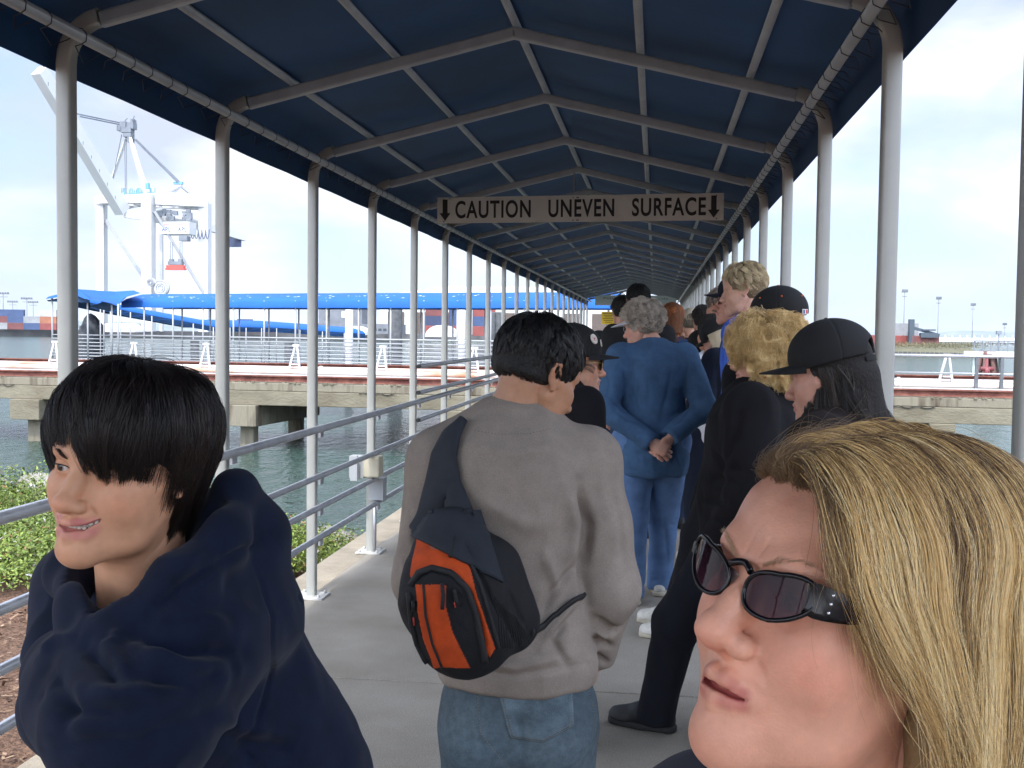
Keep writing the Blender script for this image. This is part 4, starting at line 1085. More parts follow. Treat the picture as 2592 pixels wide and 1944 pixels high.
def gnoise(V, freq, seed, octv=3):
    "cheap smooth value noise"
    rs = np.random.RandomState(seed); tot = np.zeros(len(V)); amp = 1; 
    for o in range(octv):
        G = rs.uniform(-1, 1, (16, 16, 16)); P = V*freq+rs.uniform(0, 16, 3); i0 = np.floor(P).astype(int); f = P-i0; f = f*f*(3-2*f)
        r = 0
        for dx in (0, 1):
            for dy in (0, 1):
                for dz in (0, 1):
                    w = (f[:, 0] if dx else 1-f[:, 0])*(f[:, 1] if dy else 1-f[:, 1])*(f[:, 2] if dz else 1-f[:, 2])
                    r = r+w*G[(i0[:, 0]+dx) % 16, (i0[:, 1]+dy) % 16, (i0[:, 2]+dz) % 16]
        tot += r*amp; amp *= .5; freq *= 2.03
    return tot
def creases(V, Nn, lst):
    "lst: (polyline, width, amplitude): ridges (+) and furrows (-) along the normal; amplitude tapers at the ends"
    D = np.zeros(len(V))
    for pl, w, amp in lst:
        pl = [np.array(p, np.float32) for p in pl]; best = np.full(len(V), 9.); tt = np.zeros(len(V)); m = len(pl)-1
        for i in range(m):
            d, t = segd(V, pl[i], pl[i+1]); u = d < best; best[u] = d[u]; tt[u] = (i+t[u])/m
        D += amp*np.exp(-(best/w)**2)*np.clip(np.sin(np.pi*np.clip(tt, .06, .94))*1.6, 0, 1)
    return V+Nn*D[:, None].astype(np.float32)
def xf(V, M):
    A = np.array(M); return (V@A[:3, :3].T+A[:3, 3]).astype(np.float32)
def rotm(ax, deg): return np.array(Matrix.Rotation(R(deg), 3, ax))
# ---- hair strands as a curves object
HM = {}
def hair_mat(name, cols, rough=.38, spec=.5):
    "several tints along the head: a per-strand attribute picks one"
    if name in HM: return HM[name]
    m = bpy.data.materials.new(name); m.use_nodes = True; nt = m.node_tree; b = nt.nodes['Principled BSDF']
    a = nt.nodes.new('ShaderNodeAttribute'); a.attribute_name = 'tint'; a.attribute_type = 'GEOMETRY'
    r = nt.nodes.new('ShaderNodeValToRGB'); r.color_ramp.elements[0].color = (*cols[0], 1); r.color_ramp.elements[1].color = (*cols[-1], 1)
    for i, c in enumerate(cols[1:-1]): e = r.color_ramp.elements.new((i+1)/(len(cols)-1)); e.color = (*c, 1)
    nt.links.new(a.outputs['Fac'], r.inputs[0]); nt.links.new(r.outputs[0], b.inputs['Base Color'])
    b.inputs['Roughness'].default_value = rough; b.inputs['Specular IOR Level'].default_value = spec; b.inputs['Anisotropic'].default_value = .0
    HM[name] = m; return m
def strands(name, P, rad, tint, m, parent=None, taper=.35):
    "P (n, k, 3) world points"
    n, k, _ = P.shape; cu = bpy.data.hair_curves.new(name); cu.add_curves([k]*n)
    cu.attributes['position'].data.foreach_set('vector', P.astype(np.float32).ravel())
    r = np.ones((n, k), np.float32)*np.linspace(1, taper, k, dtype=np.float32)[None]*np.asarray(rad, np.float32).reshape(-1, 1)
    at = cu.attributes.get('radius') or cu.attributes.new('radius', 'FLOAT', 'POINT'); at.data.foreach_set('value', r.ravel())
    tint = np.asarray(tint, np.float32); at = cu.attributes.new('tint', 'FLOAT', 'CURVE' if tint.ndim == 1 else 'POINT'); at.data.foreach_set('value', tint.ravel())
    o = bpy.data.objects.new(name, cu); COL.objects.link(o); cu.materials.append(m)
    if parent is not None:
        o.parent = parent; p = parent; off = Vector((0, 0, 0))
        while p is not None: off += Vector(p.location); p = p.parent
        o.location = -off
    return o
def cr_spline(G, m):
    "Catmull-Rom resample rows G (g, k, 3) to m points each"
    G = np.asarray(G, float); k = G.shape[-2]; P = np.concatenate([2*G[..., :1, :]-G[..., 1:2, :], G, 2*G[..., -1:, :]-G[..., -2:-1, :]], -2)
    t = np.linspace(0, k-1-1e-6, m); i = t.astype(int); f = (t-i)[:, None]
    p0, p1, p2, p3 = (P[..., i+j, :] for j in range(4))
    return .5*((2*p1)+(-p0+p2)*f+(2*p0-5*p1+4*p2-p3)*f**2+(-p0+3*p1-3*p2+p3)*f**3)
def guide_hair(guides, n, m, seed, thick=.004, clump=.6, nclump=60, jit=.002, curl=0, curlf=3, lenvar=.1, fly=0.0, flyamp=.02):
    "guides: list of rows of control points. strands interpolate smoothly across neighbouring guides"
    rs = np.random.RandomState(seed); G = cr_spline(np.array(guides, float), m); g = len(G)
    GG = np.swapaxes(G, 0, 1)                                        # (m, g, 3)
    def at(u):
        uu = np.clip(u, 0, 1)*(g-1); i = np.minimum(uu.astype(int), g-2); f = (uu-i)
        Pd = np.concatenate([2*G[:1]-G[1:2], G, 2*G[-1:]-G[-2:-1]], 0); f_ = f[:, None, None]
        p0, p1, p2, p3 = (Pd[i+j] for j in range(4))
        return .5*((2*p1)+(-p0+p2)*f_+(2*p0-5*p1+4*p2-p3)*f_**2+(-p0+3*p1-3*p2+p3)*f_**3)
    u = rs.uniform(0, 1, n); S_ = at(u)
    cu = rs.uniform(0, 1, nclump); ci = np.argmin(np.abs(u[:, None]-cu[None]), 1)
    Cn = at(cu[ci]); lay = rs.normal(0, 1, (nclump, 3))*thick*.6
    t = np.linspace(0, 1, m)[None, :, None]
    w = clump*np.clip(t*1.3, 0, 1)
    S_ = S_*(1-w)+Cn*w
    S_ = S_+lay[ci][:, None, :]*np.clip(t*2, 0, 1)+rs.normal(0, 1, (n, 1, 3))*thick*.5
    ph = rs.uniform(0, 6.28, (n, 1, 3)); phc = rs.uniform(0, 6.28, (nclump, 1, 3))[ci]
    S_ = S_+jit*np.sin(t*rs.uniform(4, 11, (n, 1, 1))+ph)*np.clip(t*2, .2, 1)
    if curl: S_ = S_+curl*np.sin(t*curlf*6.28*(.8+.4*rs.uniform(0, 1, (nclump, 1, 1))[ci])+phc+.5*np.sin(ph))*np.clip(t*3, 0, 1)
    if fly:
        k = rs.uniform(0, 1, n) < fly; d = rs.normal(0, 1, (n, 1, 3)); S_[k] = S_[k]+(d*flyamp*t**1.5+flyamp*.5*np.sin(t*9+ph)*t)[k]
    ln = 1-lenvar*rs.uniform(0, 1, n)
    # shorten: resample along t
    tt = np.linspace(0, 1, m)[None]*ln[:, None]*(m-1); i = np.minimum(tt.astype(int), m-2); f = (tt-i)[..., None]; r_ = np.arange(n)[:, None]
    S_ = S_[r_, i]*(1-f)+S_[r_, i+1]*f
    tint = np.clip(.5+.5*(rs.normal(0, .45, nclump)[ci])+rs.normal(0, .15, n), 0, 1)
    return S_, tint, u
def to_obj(name, V, Fc, m, parent=None, cols=None): return link(name, mesh_np(name, V, Fc, True, cols), m, parent)
def joinVF(parts):
    Vs, Fs, Cs = [], [], []; n = 0
    for V, Fc, C in parts: Vs.append(V); Fs.append(Fc+n); Cs.append(C); n += len(V)
    return np.concatenate(Vs), np.concatenate(Fs), np.concatenate(Cs)
# ================================================================== HEAD
def skin_mat(name, rough=.5, bump=.25, bscale=900, sss=.12): 
    return mat(name, (.6, .35, .25), rough, attr='col', var=.07, vscale=45, bump=bump, bscale=bscale, bdist=.0006, sss=sss, spec=.4)
def head_geo(h=.004, skin=(.56, .32, .22), lipc=(.45, .15, .13), P=None):
    """face looks along +y, z up, x the person's right. returns V, F, colours"""
    q = dict(mouth='closed', nose=1.0, jaw=1.0, chubby=0.0, ear=True, neck=True, age=0.0, lipw=1.0, eyes=True, brow=0, smile=0.0, open=0.0, nw=1.0, red=.5)
    q.update(P or {}); c_ = q['chubby']; sm = q['smile']; op = q['open']; nw = q['nw']
    D = SDF((-.1, -.13, -.2 if q['neck'] else -.13), (.1, .135, .135), h)
    D.ell((0, -.015, .04), (.074, .094, .082), .01)
    D.ell((0, .026, .043), (.066, .06, .056), .03)
    D.ell((0, .022, -.028), (.060+.004*c_, .058, .062), .03)
    D.ell((0, .0515, -.060), (.036, .0405, .036), .024)
    J = q['jaw']
    for s in (-1, 1):
        D.chain([(s*.052*J, .0, -.045), (s*.040*J, .032, -.084), (s*.014, .072, -.103)], [.016+.003*c_, .0145+.005*c_, .0145], .03)
        D.ell((s*.040, .045, -.038), (.027+.004*c_, .031+.003*c_, .033), .02)
        D.chain([(s*.046, .056, -.022), (s*.066, .012, -.012)], [.0125, .009], .02)
        D.chain([(s*.05, .058, .018), (s*.031, .0745, .0225), (s*.011, .0795, .0165)], [.008, .0085, .008], .014)
    D.ell((0, .028, -.074), (.045*J, .048, .03+.006*c_), .025)
    D.ell((0, .0765+q.get('chin', 0), -.1), (.0195, .0165, .018), .02)
    if q['neck']:
        D.cone((0, -.018, -.06), (0, -.045, -.19), .052+.004*c_, .056+.004*c_, .03)
    for s in (-1, 1): D.ell((s*.0315, .094, -.002), (.0175, .0155, .0118), .014, sub=True)
    N_ = q['nose']
    nz = q.get('nz', 0)
    D.chain([(0, .078, .008), (0, .0905+.003*(N_-1)*10, -.016+nz*.6), (0, .104+.006*(N_-1)*5, -.033+nz)], [.0072, .0082*nw, .0098*nw], .012)
    D.ell((0, .107+.006*(N_-1)*5, -.0375+nz*1.15), (.0118*nw, .0108, .0098), .008)
    for s in (-1, 1):
        D.ell((s*.0128*nw, .0955, -.0415+nz*.8), (.0078*nw, .010, .0078), .007)
    D.chain([(0, .105, -.043+nz*.9), (0, .093, -.049+nz*.7)], [.005, .004], .006)
    if h < .003:
        for s in (-1, 1): D.ell((s*.0068*nw, .1005, -.0485+nz*.85), (.0042, .0065, .0042), .003, sub=True)
    # mouth
    wd = .0245+.0095*max(sm, 0); up = .0105*sm; yb = -.012*max(sm, 0)
    zc = -.0665+q.get('mz', 0)
    ul = [(-wd, .0815+yb, zc+up), (-wd*.55, .0905+yb*.4, zc+.003+.3*up), (-.006, .0948, zc+.0042), (0, .0943, zc+.0033), (.006, .0948, zc+.0042), (wd*.55, .0905+yb*.4, zc+.003+.3*up), (wd, .0815+yb, zc+up)]
    lo = [(-wd*.95, .081+yb, zc-.001+up*.9-op*.3), (-wd*.5, .0890+yb*.4, zc-.006-op), (0, .0928, zc-.0072-op*1.15), (wd*.5, .0890+yb*.4, zc-.006-op), (wd*.95, .081+yb, zc-.001+up*.9-op*.3)]
    lw = q['lipw']; D.chain(ul, [.002, .0033*lw, .0038*lw, .0034*lw, .0038*lw, .0033*lw, .002], .007)
    D.chain(lo, [.002, .0044*lw, .0054*lw, .0044*lw, .002], .008)
    sl = [(-wd*.97, .088+yb, zc+up*.95), (-wd*.5, .0955+yb*.4, zc-.0012+.2*up), (0, .100, zc-.0012), (wd*.5, .0955+yb*.4, zc-.0012+.2*up), (wd*.97, .088+yb, zc+up*.95)]
    if op > 0:
        tp = .75 if sm > .5 else 1
        for dz, rr_ in ((-.2, .3), (-.6, .4)):
            for dy in (-.0055, -.002, .0015, .0045): D.chain([(p[0]*(1-.12*abs(dz)), p[1]+dy, p[2]+dz*op) for p in sl], [.0007, rr_*op*tp+.0006, rr_*op+.0010, rr_*op*tp+.0006, .0007], .0012, sub=True)
        D.ell((0, .075, zc-.4*op), (wd*(.66 if sm > .5 else .8), .018, op*.62), .003, sub=True)
    else: D.chain(sl, [.0008, .0013, .0014, .0013, .0008], .003, sub=True)
    if q['eyes']:
        for s in (-1, 1):
            D.ell((s*.0315, .0665, 0), (.0158, .0142, .0140), .005)
            sq = .0056 - .0014*sm
            D.ell((s*.0315, .0825, -.0006), (.0150, .0090, sq), .0025, sub=True)
    if q['ear']:
        for s in (-1, 1):
            e = [(s*.072, .004, -.022), (s*.077, -.002, .008), (s*.083, -.012, .0225), (s*.086, -.026, .018), (s*.085, -.029, .003), (s*.079, -.018, -.018), (s*.075, -.006, -.0305), (s*.072, .0, -.022)]
            D.chain(e, [.0045, .0042, .004, .004, .004, .004, .0062, .004], .004)
            D.ell((s*.0765, -.014, -.002), (.0055, .015, .023), .006)
            if h < .003: D.ell((s*.083, -.008, -.006), (.006, .007, .011), .004, sub=True)
    V, Fc = D.mesh(); V = relax(V, Fc, 1, .4)
    Nn = normals(V, Fc); A = q['age']; cr = []
    for s in (-1, 1):
        cr += [([(s*.0195, .088, -.040), (s*.029, .079, -.053), (s*.035+.002*sm, .068, -.07)], .0035, -.0011*(1+1.9*A+1.6*sm))]
        cr += [([(s*.02, .081, -.012), (s*.034, .076, -.0165), (s*.046, .064, -.013)], .003, -.0006*(1+A))]
        cr += [([(s*.018, .083, .0105), (s*.034, .078, .0125), (s*.047, .064, .008)], .0022, -.0008)]
        if A: cr += [([(s*.028, .072, -.074), (s*.032, .066, -.088)], .004, -.0012*A), ([(s*.006, .088, .012), (s*.0075, .088, .036)], .0018, -.0018*A), ([(s*.012, .086, .014), (s*.015, .085, .028)], .002, -.0008*A),
                     ([(s*.004, .088, .018), (s*.022, .085, .027), (s*.04, .076, .027)], .005, .0012*A)]
    if A: cr += [([(-.012, .088, .014), (.012, .088, .014)], .0016, -.0006*A)]
    cr += [([(0, .096, -.051), (0, .0955, -.0585)], .0028, -.0006), ([(-.012, .088, -.083), (.012, .088, -.083)], .004, -.0012)]
    V = creases(V, Nn, cr)
    # colours
    C = np.tile(np.array(skin, np.float32), (len(V), 1)); red = q['red']
    def blend(w, c): 
        nonlocal C; w = np.clip(w, 0, 1)[:, None]; C = C*(1-w)+np.array(c, np.float32)*w
    sk = np.array(skin); rc = sk*np.array([1.05, .72, .70])
    for c0, r_, a_ in (((.043, .06, -.035), .022, .7), ((-.043, .06, -.035), .022, .7), ((0, .11, -.038), .013, .8), ((0, .08, -.1), .018, .4), ((.08, -.015, 0), .025, .6), ((-.08, -.015, 0), .025, .6)):
        blend(np.exp(-((V-np.array(c0))**2).sum(1)/r_**2)*a_*red, rc)
    blend(.35*np.clip(gnoise(V, 60, 3, 2)*.6, 0, 1)*red, rc)
    dl = np.full(len(V), 9.); 
    for ch, rr_ in ((ul, .0042*lw), (lo, .0056*lw)):
        for i in range(len(ch)-1): d, _ = segd(V, ch[i], ch[i+1]); dl = np.minimum(dl, d/rr_)
    blend((1.5-dl)/.35*(V[:, 1] > .068)*np.clip(1.25-(np.abs(V[:, 0])/wd)**3, 0, 1), lipc)
    if op > 0: blend(((V[:, 1] < .084-.022*max(sm, .3)*(V[:, 0]/wd)**2) & (np.abs(V[:, 0]) < wd*(.74 if sm > .5 else .9)) & (np.abs(V[:, 2]-zc+op*.4) < op*.75) & (V[:, 1] > .055)).astype(float), (.035, .010, .010))
    for s in (-1, 1): blend(.25*np.exp(-(((V-np.array((s*.0315, .08, -.008)))/np.array((.016, .02, .007)))**2).sum(1)), sk*np.array([.75, .62, .62]))
    return V, Fc, C, dict(ul=ul, lo=lo, wd=wd)
def eyeballs(parent, M, iris=(.12, .07, .035), look=(0, 1, 0), name='eye'):
    out = []
    for s in (-1, 1):
        mb = MB(); n = 20; m_ = 14; c = Vector((s*.0315, .0665, 0)); r = .0127; vs = []; fs = []
        lk = Vector(look).normalized(); q = Vector((0, 0, 1)).rotation_difference(lk)
        cols = []
        for i in range(m_+1):
            th = math.pi*i/m_*(1 if i else 1)
            for k in range(n):
                a = 2*math.pi*k/n; p = Vector((math.sin(th)*math.cos(a), math.sin(th)*math.sin(a), math.cos(th))); p = q@p
                vs.append(M@(c+p*r)); cols.append((.005, .005, .005) if th < .24 else (iris if th < .50 else (.62, .58, .55)))
        for i in range(m_):
            for k in range(n): fs.append((i*n+k, (i+1)*n+k, (i+1)*n+(k+1) % n, i*n+(k+1) % n))
        me = mesh_np(name, np.array(vs), np.array(fs), True, np.array(cols)); o = link(name, me, mat('eye_wet', (.8, .8, .8), .08, attr='col', spec=.6), parent); out.append(o)
    return out
def eyebrows(parent, M, col, n=170, rad=.00022, seed=1, sides=(-1, 1), lift=0, name='eyebrow'):
    for s in sides:
        g1 = [(s*.010, .091, .0155+lift), (s*.012, .0935, .0195+lift), (s*.017, .094, .0225+lift)]; g = []
        for t in np.linspace(0, 1, 6):
            x = .010+.040*t; y = .0912-.023*t**2+.001; z = .0165+.0095*math.sin(min(t*1.35, 1)*math.pi*.55)-.004*max(0, t-.7)*3+lift
            g.append([(s*x, y-.002, z-.002), (s*(x+.003), y+.0005, z+.001), (s*(x+.0075), y-.0015, z+.0028*(1-t)+.0005)])
        P, t_, u = guide_hair(g, n, 6, seed, .0014, .1, 20, .0002); P = xf(P.reshape(-1, 3), M).reshape(P.shape); strands(name, P, rad, t_, hair_mat(name+'_%d' % int(col[0]*1000), [tuple(c*.7 for c in col), tuple(c*1.3 for c in col)]), parent)
def fit_pose(pairs, d0, guess=(0, 0, 0), scale=1.0, xs=1.0, yaw=None, dw=600, pit=None, rol=None):
    """least squares head pose: local points -> photograph pixels. guess = euler xyz of local->camera-facing frame"""
    pts = np.array([a for a, b in pairs], float)*scale*np.array((xs, 1, 1)); px = np.array([b for a, b in pairs], float)
    Rc = np.array([[CR.x, CR.y, CR.z], [CF.x, CF.y, CF.z], [CU.x, CU.y, CU.z]])     # world -> (right, depth, up)
    def rot(e):
        return np.array(Matrix.Rotation(e[2], 3, 'Y') @ Matrix.Rotation(e[1], 3, 'X') @ Matrix.Rotation(e[0], 3, 'Z'))
    def res(v):
        Q = pts@rot(v[:3]).T+np.array([v[3], v[5], v[4]]); x = CX+F*Q[:, 0]/Q[:, 1]; y = CY-F*Q[:, 2]/Q[:, 1]
        return np.concatenate([x-px[:, 0], y-px[:, 1], [(v[5]-d0)*dw, 0 if yaw is None else (v[0]-R(yaw))*3000, 0 if pit is None else (v[1]-R(pit))*3000, 0 if rol is None else (v[2]-R(rol))*3000]])
    m = px.mean(0); v = np.array([R(guess[0]), R(guess[1]), R(guess[2]), (m[0]-CX)/F*d0, -(m[1]-CY)/F*d0, d0]); lam = 1e-2
    r = res(v)
    for _ in range(60):
        J = np.stack([(res(v+np.eye(6)[i]*1e-5)-r)/1e-5 for i in range(6)], 1); A = J.T@J; dv = -np.linalg.solve(A+lam*np.diag(np.diag(A)), J.T@r); r2 = res(v+dv)
        if (r2**2).sum() < (r**2).sum(): v, r, lam = v+dv, r2, lam*.4
        else: lam *= 4
    Rw = Rc.T@rot(v[:3]); T = Rc.T@np.array([v[3], v[5], v[4]])+np.array([0, 0, EYE])
    M = Matrix.Identity(4)
    for i in range(3):
        for j in range(3): M[i][j] = Rw[i, j]*scale*(xs if j == 0 else 1)
        M[i][3] = T[i]
    print('pose', np.degrees(v[:3]).round(1), v[3:].round(3), 'res', r.round(0).astype(int).tolist())
    return M
# ================================================================== HAIR GROWN ON A HEAD
HC = np.array((0, -.015, .04)); HR = np.array((.076, .096, .084))
def scalp_roots(n, rs, zline=None, ymax=.095, zmax=9):
    yk, zk = zline or ([-.13, -.05, -.03, -.005, .02, .035, .055, .075, .1], [-.05, -.045, -.005, .012, .012, .05, .075, .088, .1])
    out = []
    while sum(len(a) for a in out) < n:
        d = rs.normal(0, 1, (n*3, 3)); d /= np.linalg.norm(d, axis=1)[:, None]; p = HC+d*HR
        ok = (p[:, 2] > np.interp(p[:, 1], yk, zk)) & (p[:, 1] < ymax) & (p[:, 2] < zmax); out.append(p[ok])
    return np.concatenate(out)[:n]
def grow(n, length, k, seed, crown=(0, -.05, .115), g=(0, 0, -.6), out=1.0, lift=.012, rise=.0, style=None, stick=.7, jit=.25, curl=0, curlr=40, lenvar=.3, nclump=300, clump=.5, zline=None, hang=True, roots=None, maxz=None, frizz=0, bulge=None, zmax=9, drop=.6):
    rs = np.random.RandomState(seed); P0 = scalp_roots(n, rs, zline, zmax=zmax) if roots is None else roots; n = len(P0)
    ci_src = P0[rs.choice(n, nclump)]; ci = np.zeros(n, int)
    for a in range(0, n, 4000): ci[a:a+4000] = np.argmin(((P0[a:a+4000, None]-ci_src[None])**2).sum(2), 1)
    ln = length(P0) if callable(length) else np.full(n, length); ln = ln*(1-lenvar*rs.uniform(0, 1, n)*(.4+.6*rs.uniform(0, 1, nclump)[ci]))
    jc = rs.normal(0, 1, (nclump, 3))[ci]*jit+rs.normal(0, 1, (n, 3))*jit*.35; lf = lift*(.45+.7*rs.uniform(0, 1, n)); lf = lf*(.8+.35*rs.uniform(0, 1, nclump)[ci])
    p = P0.copy(); pts = [p.copy()]; G = np.array(g, float); cr = np.array(crown, float); ph = rs.uniform(0, 6.28, (nclump, 3))[ci]+rs.normal(0, .35, (n, 3))
    for s in range(1, k):
        t = s/(k-1); nn = (p-HC)/HR**2; nn /= np.linalg.norm(nn, axis=1)[:, None]
        o = p-cr; o /= np.linalg.norm(o, axis=1)[:, None]+1e-6
        v = G+o*out+jc
        if style is not None: v = v+style(p, t, P0)
        low = np.clip((.03-p[:, 2])/.05, 0, 1)[:, None] if hang else 0
        vt = v-nn*(v*nn).sum(1)[:, None]*(1-low*.0); vt /= np.linalg.norm(vt, axis=1)[:, None]+1e-6
        vd = vt*(1-low*drop)+(np.array((0, 0, -1.))+(jc*.5 if drop > .9 else 0))*low*drop+nn*rise*(1-t)
        vd /= np.linalg.norm(vd, axis=1)[:, None]; p = p+vd*(ln/(k-1))[:, None]
        r_ = HR[None]+(lf*min(1, t*2.5))[:, None]
        if bulge is not None: r_ = r_+bulge(p)
        q = (p-HC)/r_; k0 = np.linalg.norm(q, axis=1)[:, None]; tgt = HC+q/k0*r_
        inside = (k0 < 1); st = stick*(1-low) if hang else stick
        p = np.where(inside, tgt, p+(tgt-p)*st)
        if curl: p = p+curl*np.sin(ph+s*length_rate(curlr, ln, k)[:, None])*min(1, t*3)
        if frizz: p = p+rs.normal(0, frizz, (n, 3))*t
        pts.append(p.copy())
    S_ = np.stack(pts, 1)
    if clump:
        mean = np.zeros((nclump, k, 3)); cnt = np.bincount(ci, minlength=nclump)
        for j in range(3):
            for s in range(k): mean[:, s, j] = np.bincount(ci, weights=S_[:, s, j], minlength=nclump)/np.maximum(cnt, 1)
        w = (np.linspace(0, 1, k)**1.2*clump)[None, :, None]; S_ = S_*(1-w)+mean[ci]*w
    tint = np.clip(.5+.33*rs.normal(0, 1, nclump)[ci]+rs.normal(0, .12, n), 0, 1)
    return S_, tint
def length_rate(r, ln, k): return r*ln/(k-1)
def hair_shell(M, off=.008, face=((0, .098, -.035), (.088, .072, .108)), low=-.05, extra=None, h=.004, cut=None):
    D = SDF((-.13, -.15, -.26), (.13, .14, .16), h); D.ell(HC, HR+off, .01)
    D.ell((0, -.045, -.005), (.064+off, .058+off, .06), .02)
    if extra: extra(D)
    D.ell(face[0], face[1], .012, sub=True)
    D.plane((0, 0, low), (0, 0, -1), .01)
    # leave the ears free
    for s in (-1, 1): 
        if cut is not False: D.ell((s*.088, .008, -.03), (.03, .030, .040), .008, sub=True)
    V, Fc = D.mesh(); return xf(V, M), Fc
def hxf(S_, M): return xf(S_.reshape(-1, 3), M).reshape(S_.shape)
# ================================================================== HANDS
def hand_geo(curl=(20, 25, 28, 32), thumb=35, h=.003, side=1, spread=1.0, skin=(.58, .34, .25), red=1.0):
    "right hand, wrist at the origin, fingers along +y, back of the hand up (+z), thumb towards -x. side=-1 mirrors"
    D = SDF((-.085, -.05, -.1), (.075, .22, .06), h)
    D.cone((0, -.05, 0), (0, .0, 0), .027, .024, .01, flat=((0, 0, 1), .72))
    D.chain([(0, 0, 0), (-.008, .045, 0), (-.02, .085, 0)], [.024, .026, .0135], .02, flat=((0, 0, 1), .6)); D.chain([(0, 0, 0), (.016, .045, 0), (.026, .08, -.002)], [.022, .02, .012], .02, flat=((0, 0, 1), .62))
    D.ell((0, .058, .001), (.036, .036, .0125), .012)
    specs = [(-.029, .090, .0095, (.042, .025, .020), -6), (-.0095, .095, .0100, (.046, .029, .021), -1), (.0105, .091, .0095, (.042, .027, .020), 4), (.0285, .080, .0085, (.033, .020, .018), 10)]
    tips = []
    for (x, y, r, Ls, sp), cu in zip(specs, curl):
        a = Vector((x, y-.012, 0)); pts = [a]; ang = cu*.9; d_ = Vector((math.sin(R(sp*spread)), math.cos(R(sp*spread)), 0)); p = a.copy(); first = True
        for L_, f in zip(Ls, (1, 1.25, .8)):
            dd = Vector((d_.x*math.cos(R(ang)), d_.y*math.cos(R(ang)), -math.sin(R(ang)))); p = p+dd*(L_+(.012 if first else 0)); pts.append(p.copy()); ang += cu*f; first = False
        D.chain(pts, [r, r*.97, r*.88, r*.72], .0035); tips.append(p)
    t0 = Vector((-.015, .012, -.004)); a1 = R(thumb); d1 = Vector((-math.sin(a1), math.cos(a1), -.28)).normalized(); t1 = t0+d1*.042; d2 = Vector((-math.sin(a1*.6), math.cos(a1*.6), -.38)).normalized(); t2 = t1+d2*.032; t3 = t2+Vector((-math.sin(a1*.25), math.cos(a1*.25), -.42)).normalized()*.026
    D.chain([t0, t1, t2, t3], [.0175, .0125, .0105, .0085], .008)
    V, Fc = D.mesh(); V = relax(V, Fc, 1, .4)
    C = np.tile(np.array(skin, np.float32), (len(V), 1)); w = np.zeros(len(V))
    for tp in tips+[t3]: w = np.maximum(w, np.exp(-((V-np.array(tp))**2).sum(1)/.014**2)*.5)
    for (x, y, r, Ls, sp) in specs: w = np.maximum(w, np.exp(-((V-np.array((x, y, .01)))**2).sum(1)/.011**2)*.5)
    C = C*(1-w[:, None]*red)+np.array(skin)*np.array([1.02, .72, .68])*w[:, None]*red
    if side < 0: V = V*np.array((-1, 1, 1), np.float32); Fc = Fc[:, ::-1].copy()
    return V, Fc, C.astype(np.float32)
def frame(o, y, z):
    "matrix: local y along y, local z near z"
    y = Vector(y).normalized(); z = Vector(z); x = y.cross(z).normalized(); z = x.cross(y)
    return Matrix(((x.x, y.x, z.x, o[0]), (x.y, y.y, z.y, o[1]), (x.z, y.z, z.z, o[2]), (0, 0, 0, 1)))
